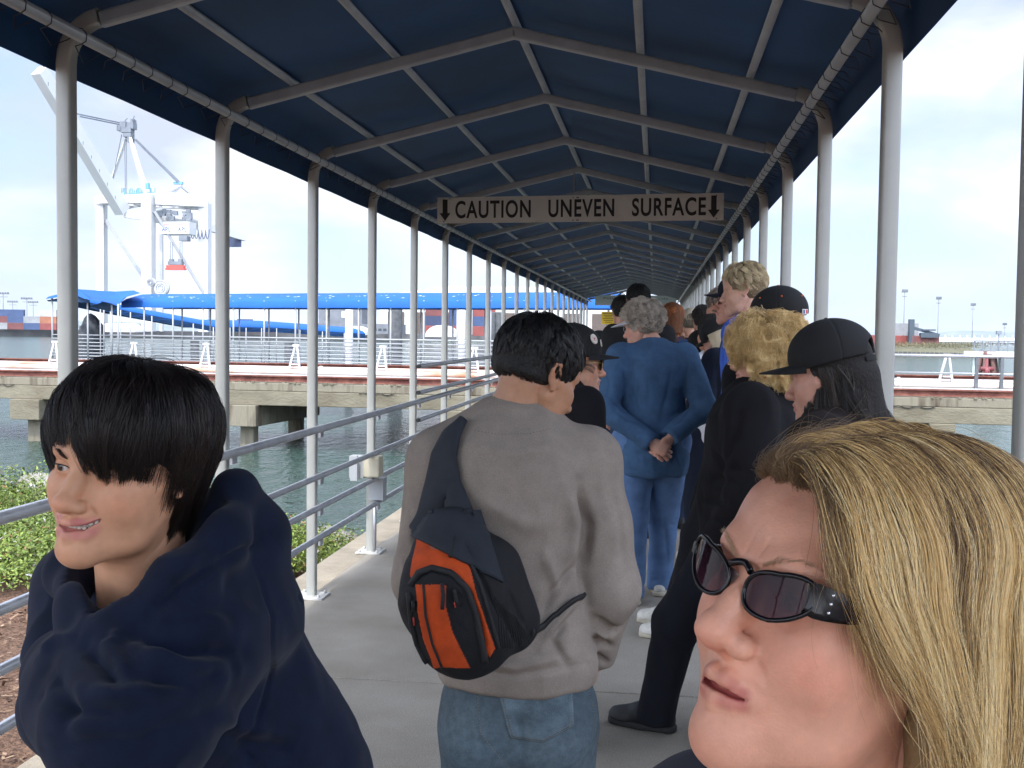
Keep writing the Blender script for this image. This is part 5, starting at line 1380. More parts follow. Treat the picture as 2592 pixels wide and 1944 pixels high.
# ================================================================== GENERIC FIGURE
def cloth_finish(V, Fc, seed, amp=.006, freq=5, cr=(), it=2, stretch=(1, 1, .5)):
    V = relax(V, Fc, 1, .5); Nn = normals(V, Fc); n1 = gnoise(V*np.array(stretch), freq, seed, 3)
    V = V+Nn*((1-np.abs(n1)*1.5)*amp)[:, None].astype(np.float32); V = creases(V, Nn, cr); return relax(V, Fc, it-1, .4)
def person(name_label, M, H=1.72, J=None, top=None, bottom=None, shoe=None, skin=(.56, .33, .24), head=None, headM=None, topm=None, legsm=None, shoem=None,
           seed=1, hem=.86, build=1.0, hands=True, hh=.009, topfn=None, extra=None, handcurl=None, group=None, headh=.004, belly=0, sleeve=1.0, hide_legs=False, legw=1.0, lips=(.42, .16, .14), headscale=1.0, hand_frames=None, sleevecut=None, topcr=None, legcr=None):
    "M places the figure (origin between the feet, y forward). J overrides joints given for a 1.75 m body"
    k = H/1.75
    T = dict(neck=(0, -.02, 1.49), sl=(-.185, -.01, 1.42), sr=(.185, -.01, 1.42), el=(-.235, -.04, 1.13), er=(.235, -.04, 1.13), wl=(-.225, .05, .89), wr=(.225, .05, .89),
             hl=(-.095, 0, .93), hr=(.095, 0, .93), kl=(-.10, .03, .5), kr=(.10, .03, .5), al=(-.105, -.02, .09), ar=(.105, -.02, .09), chest=(0, 0, 1.28), waist=(0, 0, 1.06), pel=(0, 0, .95), head=(0, .02, 1.635))
    T.update(J or {}); T = {a: np.array(b, float)*k for a, b in T.items()}; b_ = build
    root = empty('person', M@Vector((0, 0, 0)), name_label, 'person', group)
    Mw = M
    # --- skin body: head, neck, torso, arms, legs, hands in one mesh
    parts = []
    HMx = headM if headM is not None else Matrix.Translation(T['head'])
    HM_w = HMx if headM is not None and getattr(headM, 'is_world', False) else Mw@HMx
    if head is not None:
        V, Fc, C, info = head_geo(headh, skin, lips, dict(neck=False, **head)); parts.append((xf(V, HM_w@Matrix.Scale(headscale, 4)), Fc, C))
    D = SDF((-.5*k, -.5*k, 0), (.5*k, .55*k, 1.66*k), .012); nh = np.array(HMx@Vector((0, -.022, -.045))); D.cone(T['neck']-np.array((0, 0, .03)), nh, .056, .052, .02)
    D.ell(T['chest'], (.14*b_, .09*b_, .17), .05); D.ell(T['waist'], (.12*b_, .085*b_, .14), .06); D.ell(T['pel'], (.14*b_, .09*b_, .1), .05); D.cone(T['neck'], T['chest'], .052, .08, .03)
    for s in 'lr':
        D.cone(T['s'+s], T['chest']+np.array((0, 0, .06)), .05, .07, .04); D.chain([T['s'+s], T['e'+s], T['w'+s]], [.047, .037, .026], .02); D.chain([T['h'+s], T['k'+s], T['a'+s]], [.075, .05, .036], .03)
    V, Fc = D.mesh(); V = xf(V, Mw); parts.append((V, Fc, np.tile(np.array(skin, np.float32), (len(V), 1))))
    if hands:
        for s, sg in (('l', -1), ('r', 1)):
            if isinstance(hands, str) and s not in hands: continue
            f = hand_frames.get(s) if hand_frames else None
            if f is None: d = T['w'+s]-T['e'+s]; f = frame(T['w'+s], d, (sg*1.0, 0, .1))
            Vh, Fh, Ch = hand_geo(handcurl or (22, 26, 30, 34), side=sg, skin=skin); parts.append((xf(Vh*k, Mw@f), Fh, Ch))
    V, Fc, C = joinVF(parts); body = to_obj('body', V, Fc, skin_mat('skin'), root, C)
    # --- top
    if topm is not None:
        D = SDF((-.55*k, -.55*k, .5*k), (.55*k, .6*k, 1.6*k), hh); ch, wa, pe = T['chest'], T['waist'], T['pel']
        D.ell(ch+np.array((0, -.005, .02)), (.168*b_, .112*b_+.02*belly, .20), .06); D.ell(wa, (.158*b_, .112*b_+.05*belly, .19), .07); D.ell((pe[0], pe[1], hem*k+.05), (.165*b_, .118*b_+.02*belly, .15), .07)
        D.cone(T['sl'], T['sr'], .068, .068, .05); D.cone(T['neck']-np.array((0, 0, .02)), ch, .068, .1, .05)
        for s in 'lr': D.chain([T['s'+s], T['e'+s], T['w'+s]], [.073*sleeve, .062*sleeve, .047*sleeve], .028)
        if topfn: topfn(D, T, k)
        D.plane((0, 0, hem*k), (0, 0, -1), .012) if hem else None
        D.ell(T['neck']+np.array((0, .02, .065)), (.07, .07, .055), .008, sub=True)
        for s in 'lr':
            d = T['w'+s]-T['e'+s]; d = d/np.linalg.norm(d); c = T['w'+s]+d*.045; D.ell(c, (.055, .055, .05), .008, sub=True)
        V, Fc = D.mesh(); cr = []
        for s, sg in (('l', -1), ('r', 1)):
            e, w_, sh = T['e'+s], T['w'+s], T['s'+s]
            for q in range(5):
                o = np.array((0, 0, .02*(q-2))); cr.append(([e+o+np.array((-.06, .04, .01)), e+o+np.array((.06, .03, -.015))], .009, -.007))
            cr += [([sh+np.array((-sg*.05, .08, -.05)), sh+np.array((-sg*.03, .1, -.17))], .014, -.009), ([sh+np.array((-sg*.05, -.1, -.05)), sh+np.array((-sg*.02, -.11, -.2))], .014, -.009), ([sh+np.array((-sg*.09, -.1, -.12)), sh+np.array((-sg*.01, -.12, -.3))], .012, .006)]
        V = cloth_finish(V, Fc, seed, .010, 5.5, [(a, b, c*1.7) for a, b, c in cr]); V = xf(V, Mw); V = relax(pcreases(V, Fc, topcr), Fc, 1, .3) if topcr else V; topo = to_obj('top', V, Fc, topm, root)
    else: topo = None
    if legsm is not None:
        D = SDF((-.4*k, -.5*k, .02), (.4*k, .5*k, 1.08*k), hh); pe = T['pel']
        D.ell((pe[0], pe[1], pe[2]+.02), (.152*b_, .108*b_, .13), .05)
        for s in 'lr':
            foot = T['a'+s]+np.array((0, 0, -.045)); D.chain([T['h'+s], T['k'+s], foot], [.094*legw*b_, .074*legw, .062*legw], .03)
        D.plane((0, 0, .035), (0, 0, -1), .005)
        cr = []
        rs = np.random.RandomState(seed)
        for s, sg in (('l', -1), ('r', 1)):
            kn, a = T['k'+s], T['a'+s]
            for q in range(4):
                o = np.array((0, 0, .03*(q-1.5))); cr.append(([kn+o+np.array((-.07, -.06, .015)), kn+o+np.array((.07, -.07, -.02))], .01, -.007)); o = np.array((0, 0, .035*q+rs.uniform(-.01, .01))); cr.append(([a+o+np.array((-.06, -.05, .0)), a+o+np.array((.0, -.07, .02)), a+o+np.array((.06, -.04, .0))], .010, -.008))
        V, Fc = D.mesh(); V = cloth_finish(V, Fc, seed+5, .008, 6, [(a, b, c*1.5) for a, b, c in cr]); V = xf(V, Mw); V = relax(pcreases(V, Fc, legcr), Fc, 1, .3) if legcr else V; to_obj('trousers', V, Fc, legsm, root)
    if shoem is not None:
        for s, sg in (('l', -1), ('r', 1)):
            a = T['a'+s]; fd = np.array((sg*.18, 1, 0)); fd /= np.linalg.norm(fd)
            if J and 'f'+s in J: fd = np.array(J['f'+s], float); fd /= np.linalg.norm(fd)
            heel = np.array((a[0], a[1], 0))-fd*.045; D = SDF(heel-.16, heel+np.array((.3, .3, .16))+.05, .005); D = SDF(np.minimum(heel, heel+fd*.27)-.09, np.maximum(heel, heel+fd*.27)+np.array((.09, .09, .17)), .005)
            z = np.array((0, 0, 1.)); D.chain([heel+z*.045, heel+fd*.1+z*.055, heel+fd*.2+z*.035], [.036, .041, .032], .02); D.cone(heel+fd*.02+z*.06, heel+fd*.035+z*.11, .036, .04, .02); D.ell(heel+fd*.17+z*.03, (.045, .05, .03), .02)
            D.plane((0, 0, .022), (0, 0, -1), .003); V, Fc = D.mesh(); V = relax(V, Fc, 1); so_ = to_obj('shoe', xf(V, Mw), Fc, shoem[0], root)
            D = SDF(np.minimum(heel, heel+fd*.27)-.09, np.maximum(heel, heel+fd*.27)+np.array((.09, .09, .1)), .005); D.chain([heel+z*.015, heel+fd*.1+z*.015, heel+fd*.195+z*.015], [.041, .044, .04], .02); D.plane((0, 0, .003), (0, 0, -1), .002); D.plane((0, 0, .027), (0, 0, 1), .002)
            V, Fc = D.mesh(); to_obj('sole', xf(V, Mw), Fc, shoem[1], so_)
    return root, T, HM_w@Matrix.Scale(headscale, 4), Mw
def add_hair(root, HMw, n, length, k, cols, seed=1, filt=None, rad=.0006, shell=True, shellcol=None, name='hair', rough=.45, off=.006, shellkw=None, **kw):
    M = HMw
    if shell:
        V, Fc = hair_shell(M, off, **(shellkw or {})); V = V+normals(V, Fc)*(gnoise(V, 60, seed, 2)*.0025)[:, None].astype(np.float32)
        sc_ = shellcol or tuple(c*.6 for c in cols[0]); sh = to_obj(name, V, Fc, mat('hairbase_%d_%d' % (int(sc_[0]*1e4), int(sc_[2]*1e4)), sc_, .7, bump=.8, bscale=200, bdist=.004), root)
    else: sh = root
    S_, tint = grow(n, length, k, seed, **kw)
    if filt is not None: m_ = filt(S_); S_, tint = S_[m_], tint[m_]
    return strands('hair_strands', hxf(S_, M), rad*M.to_scale().x, tint, hair_mat('hm_%d_%d' % (int(cols[0][0]*1000), int(cols[-1][0]*1000)), cols, rough), sh), sh
def cap(root, M, colr, brim=colr if False else None, z=.052, pins=False, brimlen=.075, name='cap', logo=None, tilt=0, opening=True):
    "baseball cap on the head frame: crown panels, brim, button"
    Mc = M@Matrix.Rotation(R(tilt), 4, 'X')
    D = SDF((-.11, -.13, .0), (.11, .16, .16), .003); D.ell((0, -.015, .052), (.089, .107, .086), .01); D.cone((0, -.015, .04), (0, -.015, .055), .088, .088, .01, flat=((0, 1, 0), 1.2))
    D.plane((0, 0, z-.028), (0, -.12, -1), .002)
    D.ell((0, -.015, .045), (.084, .102, .08), .002, sub=True)
    if opening: D.ell((0, -.125, .052), (.036, .04, .026), .003, sub=True)
    V, Fc = D.mesh(); V = relax(V, Fc, 1); a = np.arctan2(V[:, 0], V[:, 1]+.015); seam = np.min(np.abs(((a[:, None]-np.arange(6)*np.pi/3+np.pi) % (2*np.pi))-np.pi), 1)*np.hypot(V[:, 0], V[:, 1]+.015)
    Nn = normals(V, Fc); V = V-Nn*(.0014*np.exp(-(seam/.002)**2))[:, None].astype(np.float32)
    c = to_obj(name, xf(V, Mc), Fc, colr, root)
    mb = MB(); rows = []
    for i in range(9):
        r_ = i/8; row = []
        for j in range(17):
            u = -1+2*j/16; aa = u*1.12; x = math.sin(aa)*(.088+.004*r_); y = -.015+math.cos(aa)*(.104)+brimlen*r_*(math.cos(u*1.35)**.8 if abs(u) < 1 else 0); zz = z-.026+.012*(1-u*u)*.6-.010*u*u*r_-.006*r_+(.004 if True else 0)
            row.append(Mc@Vector((x, y, zz)))
        rows.append(row)
    mb.sheet(rows); up_ = (Mc.to_3x3()@Vector((0, 0, -.004))); mb.sheet([[p+up_ for p in r][::-1] for r in rows]); mb.sheet([rows[-1], [p+up_ for p in rows[-1]]]); mb.build('brim', brim or colr, c)
    mb = MB(); mb.ball(Mc@Vector((0, -.015, .139)), .007*M.to_scale().x, 8, 5); mb.build('button', brim or colr, c)
    if opening:
        mb = MB(); mb.sheet([[Mc@Vector((x, -.015-math.sqrt(max(0, 1-(x/.09)**2))*.106, zz)) for x in np.linspace(-.042, .042, 9)] for zz in (.022, .036)]); mb.build('strap', brim or colr, c)
    return c, Mc
from mathutils.bvhtree import BVHTree
def to_px(V):
    Q = np.asarray(V)-np.array((0, 0, EYE)); d = Q@np.array(CF); return np.stack([CX+F*(Q@np.array(CR))/d, CY-F*(Q@np.array(CU))/d], 1)
def bvh_of(V, Fc): return BVHTree.FromPolygons([tuple(map(float, v)) for v in V], [tuple(map(int, f)) for f in Fc])
def proj(bv, px, py, off=.001):
    d = (W(px, py, 1)-Vector((0, 0, EYE))).normalized(); h = bv.ray_cast(Vector((0, 0, EYE))+d*.3, d, 20)
    if h[0] is None: return None
    n = h[1]; n = n if n.dot(d) < 0 else -n; return h[0]+n*off
def pline(bv, pts, off=.001, step=8):
    out = []
    for (a, b) in zip(pts, pts[1:]):
        n = max(1, int(math.hypot(b[0]-a[0], b[1]-a[1])/step))
        for i in range(n): p = proj(bv, a[0]+(b[0]-a[0])*i/n, a[1]+(b[1]-a[1])*i/n, off); out += [p] if p else []
    p = proj(bv, *pts[-1], off); out += [p] if p else []
    return out
def stitches(mb, pts, r=.0006, gap=.0045, ln=.0028):
    for a, b in zip(pts, pts[1:]):
        L_ = (b-a).length; n = int(L_/gap)
        for i in range(max(n, 1)): p = a.lerp(b, (i+.2)/max(n, 1)); q = p+(b-a).normalized()*min(ln, L_); mb.tube([p, q], r, 4)
def inpoly(P, poly):
    x, y = P[:, 0], P[:, 1]; r = np.zeros(len(P), bool); n = len(poly)
    for i in range(n):
        x1, y1 = poly[i]; x2, y2 = poly[(i+1) % n]; c = ((y1 > y) != (y2 > y)) & (x < (x2-x1)*(y-y1)/(y2-y1+1e-9)+x1); r ^= c
    return r
def P3(px, py, d): return np.array(W(px, py, d))
def s3(*a): return [P3(*p) for p in a]
def pcreases(V, Fc, lst, kw=1.0, ka=1.0):
    "folds drawn on the surface: pixel polylines are dropped onto the mesh, then pushed in or out"
    bv = bvh_of(V, Fc); out = []
    for a, w, amp in lst:
        q = pline(bv, [(p[0], p[1]) for p in a], 0, 22)
        if len(q) > 1: out.append((q, w*kw, amp*ka))
    return creases(V, normals(V, Fc), out)
# ================================================================== WOMAN IN THE FOREGROUND (right)
def build_woman():
    pairs = [((0, .1185, -.030), (1757, 1591)), ((0, .0845, .004), (1856, 1490)), ((-.031, .088, -.003), (1955, 1538)),
             ((-.058, .066, .0), (2062, 1560)), ((-.078, .0, .002), (2240, 1592)), ((-.0245, .0835, -.064), (1898, 1783)), ((0, .098, -.059), (1786, 1722)), ((0, .098, -.0715), (1779, 1776)),
             ((0, .094, -.102), (1745, 1880)), ((0, .089, .02), (1800, 1400)), ((0, .061, .078), (1925, 1205)), ((-.0195, .097, -.0355), (1880, 1635))]
    return fit_pose(pairs, .75, guess=(135, -5, 15), scale=1.0, xs=.90, yaw=123, pit=4, rol=12, dw=5000)
def wwarp(V):
    V = np.array(V, np.float32); z = np.clip(V[..., 2]-.02, 0, .12); V[..., 1] -= .36*z; h_ = np.clip(V[..., 2]-.055, 0, 1); V[..., 2] -= .30*h_; return V
WM = Matrix.Translation(CR*.0115+CU*.002)@build_woman()
wskin, wlip = (.72, .36, .245), (.50, .125, .11)
V, Fc, C, info = head_geo(.0013, wskin, wlip, dict(chubby=1.0, age=1.0, eyes=True, open=.0028, smile=-.4, nz=.007, mz=.003, chin=.003, lipw=.95, nose=1.07, nw=1.15, red=.9, jaw=1.0))
woman = empty('person', WM.translation, 'woman in the right foreground with long streaked blonde hair and dark oval sunglasses', 'person')
parts = [(xf(wwarp(V), WM), Fc, C)]
# shoulders and arms below the frame
T0 = WM.translation
fx = WM.to_3x3()@Vector((0, 1, 0)); fy = math.atan2(-fx.x, fx.y)
WB = Matrix.Translation((T0.x, T0.y, 0))@Matrix.Rotation(fy, 4, 'Z')@Matrix.Translation((0, -.05, 0))
Hn = T0.z-.15
def sh_body(D, r=1.0):
    z0 = Hn-.05
    D.ell((0, 0, z0-.22), (.16*r, .11*r, .22), .05); D.cone((-.17, 0, z0-.05), (.17, 0, z0-.05), .06*r, .06*r, .05); D.ell((0, 0, z0-.5), (.16*r, .12*r, .2), .06); D.ell((0, 0, z0-.62), (.17*r, .125*r, .14), .06)
    for s in (-1, 1): D.chain([(s*.18, 0, z0-.06), (s*.22, -.03, z0-.36), (s*.2, .08, z0-.58)], [.062*r, .05*r, .036*r], .03)
D = SDF((-.35, -.25, Hn-.85), (.35, .25, Hn+.1), .014); sh_body(D, .86); D.cone((0, -.01, Hn-.1), (0, .0, Hn+.07), .055, .052, .03); V, Fc = D.mesh(); parts.append((xf(V, WB), Fc, np.tile(np.array(wskin, np.float32), (len(V), 1))))
for sg in (-1, 1):
    f = frame((sg*.2, .08, Hn-.63), (0, .3, -.9), (sg, 0, .1)); Vh, Fh, Ch = hand_geo(side=sg, skin=wskin, h=.005); parts.append((xf(Vh, WB@f), Fh, Ch))
V, Fc, C = joinVF(parts); wb = to_obj('body', V, Fc, skin_mat('skin_aged', rough=.46, bump=.55, bscale=520), woman, C)
D = SDF((-.4, -.3, Hn-.85), (.4, .3, Hn+.1), .012); sh_body(D, 1.08); D.ell((0, .03, Hn+.05), (.075, .075, .08), .01, sub=True); V, Fc = D.mesh(); V = cloth_finish(V, Fc, 4)
to_obj('top', xf(V, WB), Fc, mat('woman_top', (.03, .03, .045), .85), woman)
D = SDF((-.3, -.3, .02), (.3, .3, Hn-.5), .014); D.ell((0, 0, Hn-.68), (.17, .12, .14), .05)
for s in (-1, 1): D.chain([(s*.09, 0, Hn-.72), (s*.1, .02, .42), (s*.1, -.01, .08)], [.095, .07, .06], .03)
V, Fc = D.mesh(); V = cloth_finish(V, Fc, 5); to_obj('trousers', xf(V, WB), Fc, mat('woman_jeans', (.03, .04, .08), .85), woman)
for s in (-1, 1):
    D = SDF((s*.1-.08, -.12, -.01), (s*.1+.08, .25, .15), .008); D.chain([(s*.1, -.03, .04), (s*.11, .15, .035)], [.042, .036], .02); D.plane((0, 0, .004), (0, 0, -1), .003); V, Fc = D.mesh(); to_obj('shoe', xf(V, WB), Fc, mat('shoe_black', (.012, .012, .014), .6, bump=.3, bscale=150), woman)
eyeballs(woman, WM, (.12, .16, .2))
eyebrows(woman, WM, (.42, .28, .16), 150, .00008, 3)
# --- sunglasses
MOUTHFIX = 1
M_frame = mat('glasses_black', (.006, .006, .008), .22, spec=.4)
def lens_mat():
    m = bpy.data.materials.new('lens_purple'); m.use_nodes = True; nt = m.node_tree; b = nt.nodes['Principled BSDF']; N = nt.nodes.new; L = nt.links.new
    a = N('ShaderNodeAttribute'); a.attribute_name = 'col'; L(a.outputs['Color'], b.inputs['Base Color']); b.inputs['Roughness'].default_value = .04; b.inputs['Specular IOR Level'].default_value = .22; b.inputs['Coat Weight'].default_value = .0; b.inputs['Coat Roughness'].default_value = .03
    b.inputs['Transmission Weight'].default_value = 0
    tr = N('ShaderNodeBsdfTransparent'); tr.inputs[0].default_value = (.42, .22, .26, 1); mx = N('ShaderNodeMixShader'); mx.inputs[0].default_value = .8
    out = nt.nodes['Material Output']; L(tr.outputs[0], mx.inputs[1]); L(b.outputs[0], mx.inputs[2]); L(mx.outputs[0], out.inputs[0]); return m
GM = WM@Matrix.Translation((0, .001, .0012))@Matrix.Rotation(R(4), 4, 'X')
gl = empty('sunglasses', WM.translation); gl.parent = woman; gl.location = (0, 0, 0)
def gy(x): return .0975-.0035*math.exp(-(x/.008)**2)-5.2*max(0, abs(x)-.012)**2-40*max(0, abs(x)-.045)**2*abs(x)
def lens_pt(s, a, k=1.0):
    cx, cz = s*.0345, -.0045; ca, sa = math.cos(a), math.sin(a)
    rx, rz = .0262, .0140 if sa > 0 else .0150
    x = rx*abs(ca)**.86*math.copysign(1, ca)*k; z = rz*abs(sa)**.9*math.copysign(1, sa)*k
    z += .0075*(s*x/.026)*(1 if s*x > 0 else .35)*k if True else 0       # swept up at the outer end
    return GM@Vector((cx+x, gy(cx+x), cz+z))
for s in (-1, 1):
    ring = [lens_pt(s, 2*math.pi*i/40) for i in range(41)]
    mb = MB(); mb.tube(ring, .0016, 8, cap=False)
    fr_ = mb.build('frame', M_frame, gl)
    rows = []; cols = []
    for k in np.linspace(0.02, 1, 9):
        row = []
        for i in range(41):
            p = lens_pt(s, 2*math.pi*i/40, k); row.append(p); zz = k*math.sin(2*math.pi*i/40); t = np.clip((zz+1)/2, 0, 1); cols.append(tuple(np.array((.045, .014, .022))*(1-t)+np.array((.010, .007, .012))*t))
        rows.append(row)
    vs = np.array([tuple(p) for r in rows for p in r]); n = 41; fs = [(i*n+k, i*n+k+1, (i+1)*n+k+1, (i+1)*n+k) for i in range(8) for k in range(40)]
    link('lens', mesh_np('lens', vs, np.array(fs), True, np.array(cols)), MATS.get('lens') or MATS.setdefault('lens', lens_mat()), fr_)
mb = MB(); mb.tube([GM@Vector((x, gy(x)+.0005, .0035+.004*math.cos(x/.0105*1.5))) for x in np.linspace(-.0105, .0105, 9)], [.0024]*9, 8); mb.build('bridge', M_frame, gl)
for s in (-1, 1):
    # wide hinge block tapering into the arm
    rows = []
    for i in range(13):
        t = i/12; x = s*(.0565+.0185*min(1, t*2.4)); 
        if t < .18: y = gy(.0545+.0185*t*2.4); 
        else: y = gy(.0545+.0185*.18*2.4)-(t-.18)*.105
        x = s*((.0535 if s < 0 else .0500)+.0225*min(1, (t/.3)**.8)+.002*t); hz = (.0098*max(0, 1-t*1.15)**1.1)*(1 if s < 0 else .25)+.0022; zc_ = .0018-.001*t
        if t > .8: zc_ -= (t-.8)*.05
        if t < .1: hz *= .8+2*t
        rows.append([GM@Vector((x, y+.001, zc_+hz)), GM@Vector((x+s*.0016, y, zc_+hz*.6)), GM@Vector((x+s*.0022, y-.0005, zc_)), GM@Vector((x+s*.0016, y, zc_-hz*.6)), GM@Vector((x, y+.001, zc_-hz)), GM@Vector((x-s*.0022, y-.001, zc_-hz*.7)), GM@Vector((x-s*.0022, y-.001, zc_+hz*.7)), GM@Vector((x, y+.001, zc_+hz))])
    mb = MB(); mb.sheet(rows); mb.add(rows[0][:7], [tuple(range(7))]); ar = mb.build('arm', M_frame, gl)
    M_rh = mat('rhinestone', (.85, .86, .9), .08, metal=.9)
    for j, dz in enumerate((.0062, .0008, -.0046) if s < 0 else ()):
        r0 = rows[2]; c = (r0[2]+r0[1]+r0[3])/3; up = (r0[0]-r0[4]).normalized(); mb = MB(); mb.ball(r0[2]+up*dz+(r0[2]-r0[5]).normalized()*.0006, .0011, 8, 6); mb.build('rhinestone', M_rh, ar)
    mb = MB(); a0, a1 = rows[5][2], rows[8][2]; up = (rows[6][0]-rows[6][4]).normalized(); outw = (rows[6][2]-rows[6][5]).normalized()
    for j, (u0, u1) in enumerate(((.1, .42), (.5, .72), (.62, .9))):
        P = [a0.lerp(a1, u0)+up*.0022, a0.lerp(a1, u1)+up*.0022, a0.lerp(a1, u1)-up*.0022, a0.lerp(a1, u0)-up*.0022]; P = [p+outw*.0009 for p in P]; mb.tube(P+[P[0]], .00032, 5)
    mb.build('emblem', M_rh, ar)
# --- hair
hc = [(.12, .075, .045), (.25, .155, .08), (.56, .36, .155), (.92, .64, .27), (1.0, .84, .50)]
def mir(g): return [[(-x, y, z) for x, y, z in r] for r in g]
gL = [  # visible side (person's left = -x), front to back along the parting
 [(.012, .068, .098), (-.014, .082, .098), (-.038, .084, .080), (-.056, .076, .052), (-.072, .060, .022), (-.084, .030, -.012), (-.093, -.018, -.046), (-.097, -.036, -.09), (-.092, .0, -.14), (-.080, .035, -.21)],
 [(.006, .054, .111), (-.022, .062, .116), (-.052, .056, .100), (-.074, .044, .064), (-.088, .026, .020), (-.097, .004, -.03), (-.104, -.022, -.075), (-.107, -.030, -.12), (-.102, -.008, -.17), (-.094, .012, -.23)],
 [(.004, .025, .126), (-.028, .026, .131), (-.062, .018, .112), (-.088, .002, .068), (-.101, -.01, .01), (-.108, -.022, -.045), (-.112, -.034, -.10), (-.114, -.04, -.15), (-.112, -.035, -.20), (-.108, -.03, -.26)],
 [(.004, -.005, .133), (-.028, -.008, .138), (-.064, -.018, .117), (-.090, -.035, .07), (-.103, -.05, .01), (-.109, -.06, -.05), (-.112, -.066, -.11), (-.113, -.07, -.16), (-.111, -.07, -.21), (-.108, -.07, -.27)],
 [(.003, -.035, .130), (-.026, -.045, .133), (-.056, -.062, .110), (-.080, -.082, .062), (-.090, -.096, .0), (-.094, -.10, -.06), (-.096, -.10, -.12), (-.096, -.1, -.17), (-.094, -.1, -.22), (-.092, -.1, -.28)],
 [(.002, -.06, .120), (-.014, -.082, .112), (-.028, -.106, .088), (-.038, -.124, .04), (-.042, -.132, -.02), (-.043, -.13, -.08), (-.044, -.126, -.13), (-.045, -.122, -.18), (-.045, -.12, -.23), (-.044, -.12, -.29)],
 [(.0, -.07, .115), (.0, -.09, .105), (.0, -.112, .08), (.0, -.13, .035), (.0, -.137, -.02), (.0, -.134, -.08), (.0, -.13, -.13), (.0, -.126, -.18), (.0, -.124, -.23), (.0, -.124, -.29)]]
for sc_, seed, n, inner in ((1.0, 5, 30000, 0), (.95, 6, 9000, 1)):
    G = np.array(gL); c = np.array((0, -.015, .0)); G = (G-c)*np.array((sc_*1.06, sc_*1.13, 1 if sc_ == 1 else .985))+c
    if not inner: W_S, W_t, W_u = guide_hair(G, n, 26, seed, .0060, .48, 320, .0022, curl=.0048, curlf=1.15, lenvar=.3, fly=.10, flyamp=.010)
    else: S2, t2, _ = guide_hair(G, n, 26, seed, .006, .5, 120, .0012, lenvar=.25)
SR, tR, _ = guide_hair([[(-x*(1 if i > 1 else .86), y-(.03 if i < 2 else 0)*min(1, max(0, .1-z)/.06), z) for x, y, z in r] for i, r in enumerate(gL[1:])], 9000, 20, 9, .006, .5, 120, .0012, lenvar=.25)
D = SDF((-.13, -.16, -.28), (.13, .13, .16), .003); D.ell((0, -.022, .042), (.082, .100, .086), .01)
D.ell((0, .100, -.012), (.072, .066, .098), .008, sub=True)
for s in (-1, 1): D.chain([(s*.074, -.035, .03), (s*.080, -.05, -.06), (s*.082, -.05, -.2)], [.022, .026, .022], .03)
D.chain([(-.05, -.09, .0), (-.05, -.095, -.2)], [.034, .03], .03); D.chain([(.05, -.09, .0), (.05, -.095, -.2)], [.034, .03], .03); D.chain([(0, -.09, .0), (0, -.1, -.2)], [.034, .03], .03)
V, Fc = D.mesh(); hs = to_obj('hair', xf(wwarp(V), WM), Fc, mat('blonde_base', (.26, .17, .08), .8, bump=.6, bscale=150, bdist=.003), woman)
hm = hair_mat('hair_blonde', hc, .48, .35)
tl = np.linspace(0, 1, W_S.shape[1])[None]
W_T = np.clip(((W_t[:, None]-.5)*1.7+.5)*.75-.12+.42*np.clip((tl-.08)*2.6, 0, 1), 0, 1)
strands('hair_strands', hxf(wwarp(W_S), WM), .00015, W_T, hm, hs); strands('hair_strands', hxf(wwarp(S2), WM), .0003, np.clip(t2-.2, 0, 1), hm, hs); strands('hair_strands', hxf(wwarp(SR), WM), .0003, tR, hm, hs)
# hairline wisps swept up and back, some curly baby hairs
gF = []
for x in np.linspace(-.012, .054, 8):
    yh = .079-.0*abs(x)-8*x*x; zh = .077-3.5*x*x; zh += .005*math.sin(x*260)+.002*math.sin(x*700); gF.append([(x, yh-.004, zh), (x*1.03, yh+.003, zh+.010), (x*1.08, yh-.006, zh+.022), (x*1.15, yh-.03, zh+.036), (x*1.3, yh-.06, zh+.044), (x*1.55, yh-.09, zh+.040)])
SF, tF, _ = guide_hair(gF, 4200, 16, 13, .0060, .45, 90, .0018, curl=.004, curlf=1.6, lenvar=.7, fly=.35, flyamp=.016)
strands('hair_strands', hxf(wwarp(SF), WM), .00012, np.clip(tF*.35, 0, 1), hm, hs)
S4, t4, _ = guide_hair([[p for p in r[:7]] for r in gL[:5]], 420, 20, 14, .010, .0, 60, .003, curl=.003, curlf=1.2, lenvar=.6, fly=.8, flyamp=.022)
strands('hair_strands', hxf(wwarp(S4), WM), .00015, t4*.8, hm, hs)

# loose strands over the temple and brow
gT = [[(-.020, .086, .088), (-.046, .084, .072), (-.062, .074, .046), (-.073, .060, .018), (-.080, .040, -.02), (-.086, .012, -.05)], [(-.006, .088, .094), (-.034, .092, .083), (-.053, .086, .056), (-.066, .072, .026), (-.078, .048, -.01), (-.085, .022, -.045)]]
S5, t5_, _ = guide_hair(gT, 1300, 18, 17, .0055, .2, 40, .0025, curl=.003, curlf=1.0, lenvar=.6, fly=.4, flyamp=.010)
strands('hair_strands', hxf(wwarp(S5), WM), .00013, np.clip(t5_, 0, .8), hm, hs)
